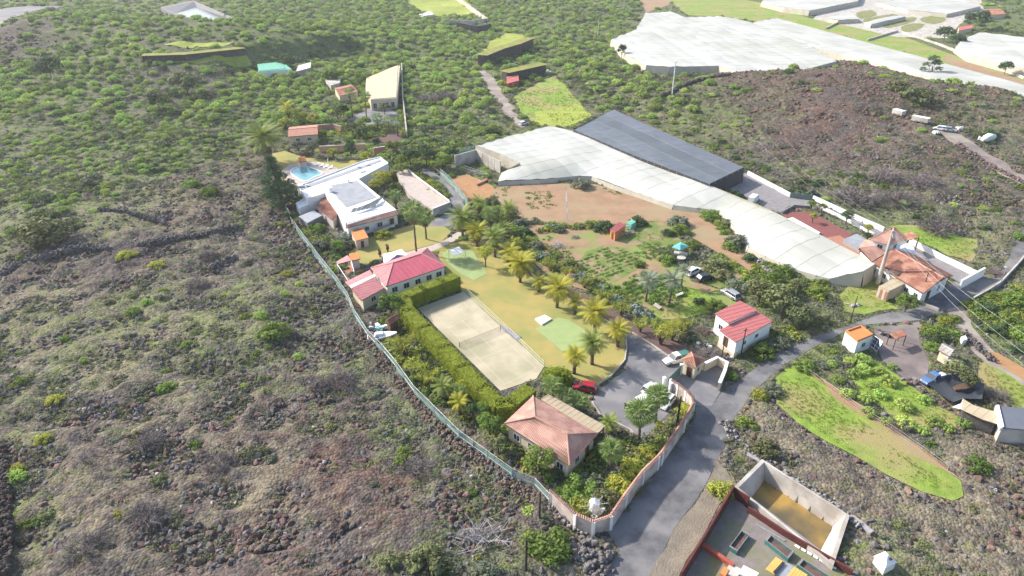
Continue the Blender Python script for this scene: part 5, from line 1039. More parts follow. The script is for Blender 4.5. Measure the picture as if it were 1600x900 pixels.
def frond_mesh(name, m, L=1.0, arch=.55, leaflets=15, wl=.26, droop=.35):
    V = []; F = []
    def q(s): return Vector((L * (s - .12 * s * s * arch), 0, L * (arch * .55 * s - arch * 1.05 * s * s)))
    n = leaflets
    for i in range(n):                                     # rachis
        s0, s1 = i / n, (i + 1) / n; a, b = q(s0), q(s1); w0, w1 = .016 * (1 - s0 * .7), .016 * (1 - s1 * .7); k = len(V)
        V.extend([a + Vector((0, -w0, 0)), a + Vector((0, w0, 0)), b + Vector((0, w1, 0)), b + Vector((0, -w1, 0))]); F.append((k, k + 1, k + 2, k + 3))
    for i in range(2, n + 1):
        s = i / n; p = q(s); t = (q(min(1, s + .02)) - q(s - .02)).normalized(); ll = wl * (math.sin(math.pi * min(1, s * .93 + .04)) ** .6 + .12)
        for sd in (-1, 1):
            tip = p + t * ll * .6 + Vector((0, sd * ll * .85, -ll * droop + random.uniform(-.02, .03))); k = len(V)
            a = p - t * .026; b = p + t * .026; mid = (p + tip) / 2 + Vector((0, 0, .02))
            V.extend([a, b, mid + t * .018, tip, mid - t * .018]); F.append((k, k + 1, k + 2, k + 4) if sd > 0 else (k + 4, k + 2, k + 1, k)); F.append((k + 4, k + 2, k + 3))
    me = bpy.data.meshes.new(name); me.from_pydata([tuple(v) for v in V], [], F); me.materials.append(m); return me
def fan_mesh(name, m):
    V = []; F = []; st = .5
    V.extend([(0, -.012, 0), (0, .012, 0), (st, .01, .06), (st, -.01, .06)]); F.append((0, 1, 2, 3)); n = 13
    for i in range(n):
        a = (i / (n - 1) - .5) * 3.5; a2 = 3.5 / (n - 1) * .30; r = .56 - .12 * abs(i / (n - 1) - .5); c = Vector((st, 0, .06)); k = len(V)
        dz = -.10 * abs(a) - .04
        V.extend([tuple(c), (st + math.cos(a - a2) * r * .6, math.sin(a - a2) * r * .6, .075 + dz * .4), (st + math.cos(a) * r * .62, math.sin(a) * r * .62, .11 + dz * .4), (st + math.cos(a + a2) * r * .6, math.sin(a + a2) * r * .6, .075 + dz * .4), (st + math.cos(a) * r, math.sin(a) * r, dz)])
        F += [(k, k + 1, k + 2), (k, k + 2, k + 3), (k + 1, k + 4, k + 2), (k + 2, k + 4, k + 3)]
    me = bpy.data.meshes.new(name); me.from_pydata(V, [], F); me.materials.append(m); return me
FR = {}
for k, mn in (('yellow', 'leaf_palm_yellow'), ('green', 'leaf_palm_green'), ('grey', 'leaf_palm_grey')): FR[k] = [frond_mesh('frond', M[mn], 1, a, 16, .25, .3) for a in (.5, .62, .75)]
FR['fan'] = [fan_mesh('frond', M['leaf_fan']) for _ in range(3)]
DEAD = fan_mesh('dead_frond', M['dead_frond'])
def palm_trunk(h, r0, r1):
    mb = MB(); k = max(4, int(h / .35)); pts = [(math.sin(i * .9) * .02, 0, h * i / k) for i in range(k + 1)]; rs = [(r0 + (r1 - r0) * i / k) * (1.08 if i % 2 else .95) for i in range(k + 1)]
    mb.tube(pts, rs, 8); return mb
def palm(label, cx, cy, h, rad_px, kind, n=38, group=None, lean=0.0, skirt=False):
    c = P(cx, cy, h); g = Hs(c.x, c.y); c = P(cx, cy, h + g); root = thing({'fan': 'fan_palm'}.get(kind, 'date_palm') if kind != 'grey' else 'blue_palm', label, 'palm tree', (c.x, c.y, g), 0, group)
    root.rotation_euler = (random.uniform(-.05, .05), random.uniform(-.05, .05), random.random() * 6); n = int(n * random.uniform(.85, 1.1))
    R_ = rad_px / ppm(cx, cy); fat = kind in ('yellow', 'green'); palm_trunk(h, .34 if fat else .24, .26 if fat else .17).build('trunk', M['trunk_palm'], root, smooth=True, local=True)
    ga = 2.399963
    for i in range(n):
        t = (i + .5) / n; el = (math.radians(78) - t * math.radians(112 if kind != 'fan' else 125)) + random.uniform(-.1, .1); az = i * ga + random.uniform(-.15, .15)
        me = random.choice(FR[kind]); o = bpy.data.objects.new('frond', me); COL.objects.link(o); o.parent = root; s = R_ * random.uniform(.88, 1.1) * (.8 + .3 * math.sin(math.pi * min(1, t + .25)))
        o.location = (math.cos(az) * .12, math.sin(az) * .12, h + .05); o.rotation_mode = 'ZYX' if False else 'XYZ'
        o.rotation_euler = (Matrix.Rotation(az, 3, 'Z') @ Matrix.Rotation(-el, 3, 'Y') @ Matrix.Rotation(random.uniform(-.25, .25), 3, 'X')).to_euler(); o.scale = (s, s, s)
    if skirt or (fat and h > 2.4):
        for i in range(10 if skirt else 6):
            az = i * .63; o = bpy.data.objects.new('dead_frond', DEAD); COL.objects.link(o); o.parent = root; o.location = (0, 0, h - .3 - .12 * (i % 3)); s = R_ * .7
            o.rotation_euler = (Matrix.Rotation(az, 3, 'Z') @ Matrix.Rotation(1.25, 3, 'Y')).to_euler(); o.scale = (s, s, s)
    return root
PALMS = [
 ('large date palm at the top end of the palm row by the garden path', 722, 343, 5, 24, 'green', 46), ('yellow date palm second from the top of the palm row', 745, 363, 3.6, 19, 'yellow', 38), ('greener date palm behind the pale round tree', 773, 373, 4.6, 20, 'green', 40),
 ('yellow date palm between the pale tree and the big yellow palm', 797, 396, 3.2, 19, 'yellow', 38), ('big bright yellow date palm beside the end of the shaded lawn', 813, 415, 4.0, 24, 'yellow', 48), ('little yellow date palm left of a much bigger one on the lawn', 842, 441, 2.2, 15, 'yellow', 30),
 ('big yellow date palm halfway down the lawn edge', 871, 453, 4.0, 25, 'yellow', 48), ('small yellow-green date palm above the wide one near the driveway', 899, 473, 2.6, 15, 'yellow', 32), ('wide yellow date palm above the lower practice green', 931, 491, 4.0, 25, 'yellow', 48),
 ('yellow date palm at the corner of lawn and driveway', 967, 518, 3.2, 20, 'yellow', 40), ('dark green date palm on the lower practice green', 927, 538, 4.2, 22, 'green', 44), ('yellow date palm nearest the clipped hedge ball', 898, 558, 3.4, 18, 'yellow', 38),
 ('shaggy date palm right of the inner drive bend', 748, 318, 3.6, 15, 'green', 30), ('small date palm at the left edge of the brown field', 796, 327, 2.6, 15, 'green', 30), ('date palm in the grey bushes above the yellow palms', 788, 356, 3.0, 13, 'green', 30),
 ('huge dark date palm at the left end of the pool lawn', 412, 219, 7, 30, 'green', 52), ('bright yellow slim palm above the pink tiled outbuilding', 449, 169, 5, 13, 'yellow', 24), ('low palm at the right end of the villa garden', 608, 240, 2.5, 9, 'green', 24),
 ('low spreading palm behind the salmon house carport', 953, 662, 2.0, 17, 'green', 34), ('small yellow palm in the dense planting by the long hedge', 718, 629, 2.6, 17, 'yellow', 30), ('green palm in the shrubs left of the long hedge', 690, 606, 2.8, 18, 'green', 32),
]
for a in PALMS: palm(*a)
FANS = [
 ('tall fan palm with a very long bare trunk on the upper lawn', 646, 334, 9.5, 18, 34), ('fan palm just right of the tall one on the upper lawn', 664, 341, 5.5, 16, 30), ('fan palm in the paved courtyard right of the villa', 617, 308, 4.5, 12, 28), ('fan palm beside the inner drive bend', 767, 338, 4.5, 14, 28),
 ('large fan palm standing over the parked white cars, front one', 1003, 647, 5.0, 25, 46), ('large fan palm over the parked white cars, rear one', 1029, 621, 5.0, 21, 42), ('dark fan palm in the lower garden below the carport', 956, 706, 3.2, 21, 40), ('fan palm at the end of the clipped hedge ball', 864, 604, 3.6, 17, 34),
 ('fan palm left of the red car', 885, 620, 2.8, 15, 32), ('low fan palm between red car and carport', 907, 628, 2.4, 14, 30), ('tall slim palm left of the two below the warehouse', 547, 146, 9.0, 9, 24), ('tall slim palm right of the two below the warehouse', 569, 152, 9.0, 9, 24), ('bushy fan palm below the red tiled hut', 525, 168, 4.5, 11, 26),
 ('left fan palm of the three by the red garden bed', 589, 186, 4.0, 9, 22), ('middle fan palm of the three by the red garden bed', 606, 190, 4.5, 9, 22), ('right fan palm of the three by the red garden bed', 620, 193, 4.5, 9, 22), ('fan palm by the shed at the boundary fence', 716, 614, 2.4, 13, 26),
]
for l, x, y, h, r, n in FANS: palm(l, x, y, h, r, 'fan', n, skirt=h > 4.4 and y > 300)
for l, x, y, h, r in (('grey-leaved palm left one beside the leafy plot', 1012, 440, 4.6, 20), ('grey-leaved palm right one beside the leafy plot', 1050, 440, 5.0, 19), ('dry thin palm above the white parked car', 1067, 424, 3.6, 11)): palm(l, x, y, h, r, 'grey', 30)

def yucca_mesh(m): # heads of sword leaves on short branches
    Cs = []; n = 9
    for i in range(n):
        a = i * 2.4; r = .15 + .45 * (i / n); Cs.append((math.cos(a) * r, math.sin(a) * r, .55 + .35 * random.random()))
    C = []; U = []; V = []
    for c in Cs:
        d = rdir(26, .3); C.append(np.array(c) + d * .15); U.append(d * .15); t = np.cross(d, rdir(26)); V.append(t / np.linalg.norm(t, axis=1)[:, None] * .035)
    return quads_mesh('yucca_crown', np.concatenate(C), np.concatenate(U), np.concatenate(V), m)
YU = [yucca_mesh(M['leaf_yellow']) for _ in range(3)]
ytr = MB()
for i in range(6): a = i * 1.05; ytr.tube([(0, 0, 0), (math.cos(a) * .1, math.sin(a) * .1, .3), (math.cos(a) * .32, math.sin(a) * .32, .62)], [.05, .04, .03], 5)
YT = None
def yucca(label, x, y, h, group=None):
    global YT
    p = P(x, y); root = thing('yucca', label, 'yucca', p, random.random() * 6, group, h)
    if YT is None: YT = ytr.build('trunk', M['trunk'], root, local=True).data
    else: mobj('trunk', YT, root)
    mobj('crown', random.choice(YU), root); return root
for l, x, y, h in (('yellow yucca at the top of the bark planting bed', 806, 388, 2.6), ('small yucca in the bark bed above the biggest palm pair', 857, 421, 2.4), ('yellow yucca on bark left of the striped crop plot', 884, 432, 2.2), ('yucca in the middle of the bark bed', 913, 450, 2.6), ('pale yucca in the bark bed beyond the wide palm', 940, 470, 2.4), ('yucca on bark directly above the driveway tip', 971, 494, 3.0), ('yucca on the bark bed beside the driveway kerb', 1000, 519, 3.0),
    ('tall yellow yucca clump in the lower part of the bark bed', 1032, 538, 4.2), ('yellow yucca cluster left of the grey bushes', 1050, 532, 3.8), ('yucca above the small rusty planting', 1066, 522, 3.2), ('tall yellow yucca left of the long hedge near the junk', 632, 556, 4.2), ('yellow yucca clump beside the middle of the long hedge', 652, 590, 3.6), ('second yellow yucca clump beside the long hedge', 672, 604, 3.2), ('yellow yucca near the lower end of the long hedge', 712, 628, 3.2), ('yellow bird-of-paradise clump beside the villa terracotta annex', 490, 325, 3.4), ('yucca with dark stem by the warehouse', 585, 100, 3.5)):
    yucca(l, x, y, h)

CR = {}
def crowns(key, m, n=3, **k): CR[key] = [crown_mesh('crown', M[m], **k) for _ in range(n)]
crowns('mid', 'leaf_mid'); crowns('dark', 'leaf_dark'); crowns('yellow', 'leaf_yellow'); crowns('olive', 'leaf_olive', per=36, cr=.26); crowns('greygreen', 'leaf_greygreen', per=36, cr=.26)
crowns('spurge', 'leaf_spurge', 4, clumps=40, per=20, leaf=.075, flat=.62, low=.05, cr=.2, inner=.1, upw=.2); crowns('blue', 'leaf_blue', clumps=16, per=22, leaf=.12)
crowns('pine', 'leaf_pine', 2, clumps=46, per=34, leaf=.06, flat=1.0, low=-.7, cr=.2)
crowns('ball', 'leaf_hedge', 2, clumps=60, per=40, leaf=.06, flat=.9, low=-.3, cr=.2, upw=.5)
TW = {'dead': [twig_mesh('twigs', M['twig'], 90, 9, .012) for _ in range(3)], 'dead_pale': [twig_mesh('twigs', M['twig_pale'], 46, 7, .011) for _ in range(2)]}
# a dome of spurge: foliage with a few stems under it, one mesh
def spurge_meshes():
    out = []
    for me in CR['spurge']:
        bm = bmesh.new(); bm.from_mesh(me)
        for v in bm.verts: v.co.z = v.co.z * 1.0 + .12
        mb = MB()
        for i in range(7): a = i * .9; mb.tube([(0, 0, -.1), (math.cos(a) * .3, math.sin(a) * .3, .28), (math.cos(a) * .55, math.sin(a) * .55, .42)], [.045, .03, .02], 4, cap=False)
        n0 = len(bm.verts); vs = [bm.verts.new(v) for v in mb.v]
        for f in mb.f: q = bm.faces.new([vs[i] for i in f]); q.material_index = 1
        m2 = bpy.data.meshes.new('spurge_bush'); bm.to_mesh(m2); bm.free(); m2.materials.append(M['leaf_spurge']); m2.materials.append(M['leaf_spurge_stem']); out.append(m2)
    return out
SPG = spurge_meshes()
def bush(name, label, kind, cx, cy, rpx, squash=.8, group=None, cat='bush', rm=None):
    """(cx, cy) is the middle of the crown in the photograph"""
    g = P(cx, cy + rpx * .55); r = rm or rpx / ppm(cx, cy); me = random.choice(SPG if kind == 'spurge' else TW[kind] if kind in TW else CR[kind])
    o = bpy.data.objects.new(name, me); COL.objects.link(o); o.location = (g.x, g.y, g.z + (r * .25 * squash if kind not in TW and kind != 'spurge' else 0)); o.scale = (r * 1.08, r * random.uniform(.95, 1.12), r * squash); o.rotation_euler = (0, 0, random.uniform(0, 6.28))
    return tag(o, label, cat, group)
def tree(name, label, kind, cx, cy, rpx, h, trunk_r=.18, squash=.8, group=None):
    """crown centre pixel, height of the crown centre"""
    c0 = P(cx, cy, h); g = Hs(c0.x, c0.y); c = P(cx, cy, h + g); root = thing(name, label, 'tree', (c.x, c.y, g), 0, group); r = rpx / ppm(cx, cy)
    mb = MB(); mb.tube([(0, 0, -.2), (.06, .03, h * .4), (0, 0, h * .8)], [trunk_r, trunk_r * .8, trunk_r * .5], 7)
    for i in range(5): a = i * 1.26 + random.random(); mb.tube([(0, 0, h * (.35 + .08 * i)), (math.cos(a) * r * .3, math.sin(a) * r * .3, h * .8), (math.cos(a) * r * .6, math.sin(a) * r * .6, h * 1.0)], [trunk_r * .5, trunk_r * .35, trunk_r * .15], 5)
    mb.build('trunk', M['trunk'], root, local=True); o = mobj('crown', random.choice(CR[kind]), root); o.location = (0, 0, h); o.scale = (r, r, r * squash); o.rotation_euler = (0, 0, random.random() * 6); return root
# pine by the villa: stacked irregular tiers
c = P(442, 321); pn = thing('pine_tree', 'tall dark pine with a drooping irregular crown left of the villa', 'tree', (c.x, c.y, Hs(c.x, c.y))); mb = MB(); mb.tube([(0, 0, -.3), (-.5, 0, 7), (-1.6, .1, 13.5)], [.4, .25, .06], 8)
for i in range(20): a = i * 2.4; z = 1.6 + i * .6; L = 4.6 * (1 - i / 23); mb.tube([(0, 0, z), (math.cos(a) * L, math.sin(a) * L, z + .2)], [.09, .03], 4)
mb.build('trunk', M['trunk'], pn, local=True)
for i in range(24):
    a = i * 2.4; z = 1.7 + i * .52; L = 4.3 * (1 - i / 25.) * (.75 + .4 * random.random()); s = 2.9 * (1 - i / 40); o = mobj('crown', random.choice(CR['pine']), pn); o.location = (math.cos(a) * L - z * .11, math.sin(a) * L, z); o.scale = (s, s, s * .62); o.rotation_euler = (0, 0, a)
up_ = thing('pine_tree', 'lone flat-topped pine on the crest of the red lava hill', 'tree', P(1452, 123)); mb = MB(); mb.tube([(0, 0, -.4), (.3, 0, 3.2), (-.3, 0, 6.0)], [.4, .3, .15], 7)
for a, L, z in ((0, 3.5, 6.5), (2.1, 3.4, 5.5), (3.4, 3.6, 4.6), (4.9, 2.4, 7.5), (.5, 3.0, 3.6)): mb.tube([(0, 0, 2.6), (math.cos(a) * L * .7, math.sin(a) * L * .4, z)], [.16, .07], 5)
mb.build('trunk', M['trunk'], up_, local=True)
for x, y, z, s in ((-.5, 0, 9.2, 3.0), (2.2, .5, 7.2, 2.6), (-3.0, 0, 6.6, 2.3), (3.2, 0, 4.6, 2.0), (-3.6, .6, 4.4, 2.0), (.8, -.6, 7.6, 2.5)): o = mobj('crown', random.choice(CR['pine']), up_); o.location = (x, y, z); o.scale = (s, s, s * .6)
TREES = [
 ('broadleaf_tree', 'round yellow-green tree beside the upper green pad', 'yellow', 758, 394, 15, 3.6), ('broadleaf_tree', 'bushy green tree between the pavilion wing and the hedge', 'mid', 610, 474, 21, 3.0), ('broadleaf_tree', 'dark green tree leftmost in the clump right of the villa', 'dark', 640, 243, 15, 3.5), ('broadleaf_tree', 'large dark tree in the middle of the clump right of the villa', 'dark', 665, 240, 20, 4.2), ('broadleaf_tree', 'green tree at the right of the clump above the inner drive', 'mid', 690, 250, 15, 3.2), ('broadleaf_tree', 'small green tree at the top of the clump right of the villa', 'mid', 628, 250, 12, 3.0), ('broadleaf_tree', 'dark tree behind the paved terrace', 'dark', 655, 262, 12, 2.6),
 ('broadleaf_tree', 'yellow-green spreading tree over the villa courtyard', 'yellow', 598, 277, 16, 3.4), ('broadleaf_tree', 'second yellow-green tree at the edge of the villa roof', 'yellow', 588, 287, 12, 3.0), ('conical_tree', 'dense cypress-like tree in front of the orange garden wall', 'dark', 547, 232, 10, 3.2), ('conical_tree', 'pale conical tree left of the orange garden wall', 'greygreen', 487, 233, 10, 2.8),
 ('broadleaf_tree', 'green tree at the left corner of the salmon tiled house', 'mid', 764, 660, 21, 2.6), ('broadleaf_tree', 'rounded green tree below the salmon tiled house', 'mid', 842, 716, 25, 2.6), ('broadleaf_tree', 'largest olive green tree behind the white and coral barn', 'olive', 1226, 468, 34, 4.0), ('broadleaf_tree', 'olive green tree nearest the silver car', 'olive', 1188, 452, 24, 3.6), ('broadleaf_tree', 'olive tree at the road side behind the barn', 'olive', 1250, 492, 24, 3.2), ('broadleaf_tree', 'leafy tree between the silver car and the olive clump', 'mid', 1212, 436, 20, 3.0),
 ('broadleaf_tree', 'brownish round tree right above the black tarpaulin', 'olive', 1492, 574, 20, 2.6), ('broadleaf_tree', 'greenish tree at the right end of the black tarpaulin', 'olive', 1516, 592, 18, 2.4), ('broadleaf_tree', 'small dark tree with a round crown in the grey patio strip', 'dark', 1325, 336, 11, 2.4), ('clipped_tree', 'clipped round tree with pale top by the drive wall', 'olive', 1285, 323, 7, 2.2), ('clipped_tree', 'small tree at the gate end of the patio strip', 'mid', 1269, 318, 7, 2.0), ('clipped_tree', 'small yellow-green tree on the red patio', 'yellow', 1271, 338, 7, 1.8), ('clipped_tree', 'yellowish tree left of the farmhouse tower', 'yellow', 1358, 356, 8, 2.0), ('clipped_tree', 'dark small tree directly under the tower eaves', 'dark', 1357, 368, 7, 1.6),
 ('broadleaf_tree', 'green dense tree beside the container', 'mid', 1418, 472, 18, 2.2), ('broadleaf_tree', 'dark oval tree beside the red farm shed at the upper right', 'dark', 1528, 30, 19, 6.5), ('broadleaf_tree', 'dark bushy tree left of the red farm shed', 'dark', 1478, 52, 14, 5), ('broadleaf_tree', 'dark tree in front of the white greenhouse at upper right', 'dark', 1497, 62, 12, 4), ('broadleaf_tree', 'small dark tree at the strip greenhouse end', 'dark', 1573, 104, 11, 4), ('broadleaf_tree', 'solitary small tree at the near corner of the plateau greenhouse', 'dark', 1232, 115, 9, 4.5),
 ('conical_tree', 'thin conical conifer at the left edge of the plateau greenhouse', 'dark', 972, 78, 7, 5), ('broadleaf_tree', 'yellow-green tree above the tiled outbuilding, left', 'yellow', 470, 182, 12, 2.6), ('broadleaf_tree', 'yellow tree above the tiled outbuilding, middle', 'yellow', 490, 185, 11, 2.6), ('broadleaf_tree', 'green tree above the tiled outbuilding, right', 'mid', 512, 190, 12, 2.6), ('broadleaf_tree', 'grey-green tree in the middle of the upper garden', 'olive', 550, 200, 13, 3), ('broadleaf_tree', 'dark tree in the upper garden left of the red bed', 'dark', 566, 206, 12, 3), ('broadleaf_tree', 'round tree over the white shelter by the warehouse', 'mid', 562, 124, 13, 3.5), ('broadleaf_tree', 'bushy tree above the pale roofed shelter', 'mid', 520, 118, 16, 3.5), ('broadleaf_tree', 'dark tree between the mint roof and the white shed', 'dark', 447, 95, 15, 3.5),
 ('broadleaf_tree', 'bluish grey tree in the dark slope at the left', 'olive', 290, 130, 26, 5), ('broadleaf_tree', 'tall mottled tree in the dark slope at the left', 'olive', 245, 155, 20, 5), ('broadleaf_tree', 'dark shadowy tree in the upper left slope', 'dark', 75, 105, 20, 5),
 ('broadleaf_tree', 'yellow-leaved tree at the left end of the tiled outbuilding', 'yellow', 445, 192, 12, 2.8), ('broadleaf_tree', 'green tree right below the yellow slim palm', 'mid', 436, 186, 13, 3.0), ('broadleaf_tree', 'grey-leaved tree at the right side of the pool lawn top', 'greygreen', 465, 228, 11, 2.6), ('broadleaf_tree', 'small dark tree in the corner of tiled outbuilding and garden wall', 'dark', 502, 222, 10, 2.4), ('broadleaf_tree', 'yellow-green tree before the orange garden wall', 'yellow', 520, 238, 10, 2.4), ('broadleaf_tree', 'golden low tree right of the dense cypress-like one', 'yellow', 572, 244, 11, 2.4), ('broadleaf_tree', 'bushy tree hiding the pinkish retaining wall end', 'mid', 612, 228, 12, 3.0), ('broadleaf_tree', 'green tree between the two slim palms and the red bed', 'mid', 568, 190, 12, 3.0), ('broadleaf_tree', 'dark tree below the red tiled hut', 'dark', 536, 172, 11, 3.2), ('broadleaf_tree', 'olive tree in front of the warehouse', 'olive', 600, 168, 11, 2.8), ('broadleaf_tree', 'dark shade tree left of the lean-to shed', 'dark', 452, 338, 12, 2.6), ('broadleaf_tree', 'green tree between the garden hut and the pergola', 'mid', 528, 384, 12, 2.4), ('broadleaf_tree', 'leafy tree at the upper end of the paved terrace', 'mid', 628, 262, 12, 3.0), ('broadleaf_tree', 'round tree above the inner drive and the tank wall', 'dark', 704, 240, 14, 3.4), ('broadleaf_tree', 'spreading tree left of the salmon house beside the fence', 'olive', 778, 690, 15, 2.2), ('broadleaf_tree', 'green tree in the gap between hedge corner and cypress', 'mid', 756, 636, 12, 2.2),
 ('cypress', 'narrow dark cypress between hedge and salmon house', 'dark', 739, 640, 9, 3.0),
]
for a in TREES: tree(*a, squash=1.5 if a[0] in ('conical_tree', 'cypress') else .8, trunk_r=.32 if a[5 + 0] > 22 else .16)
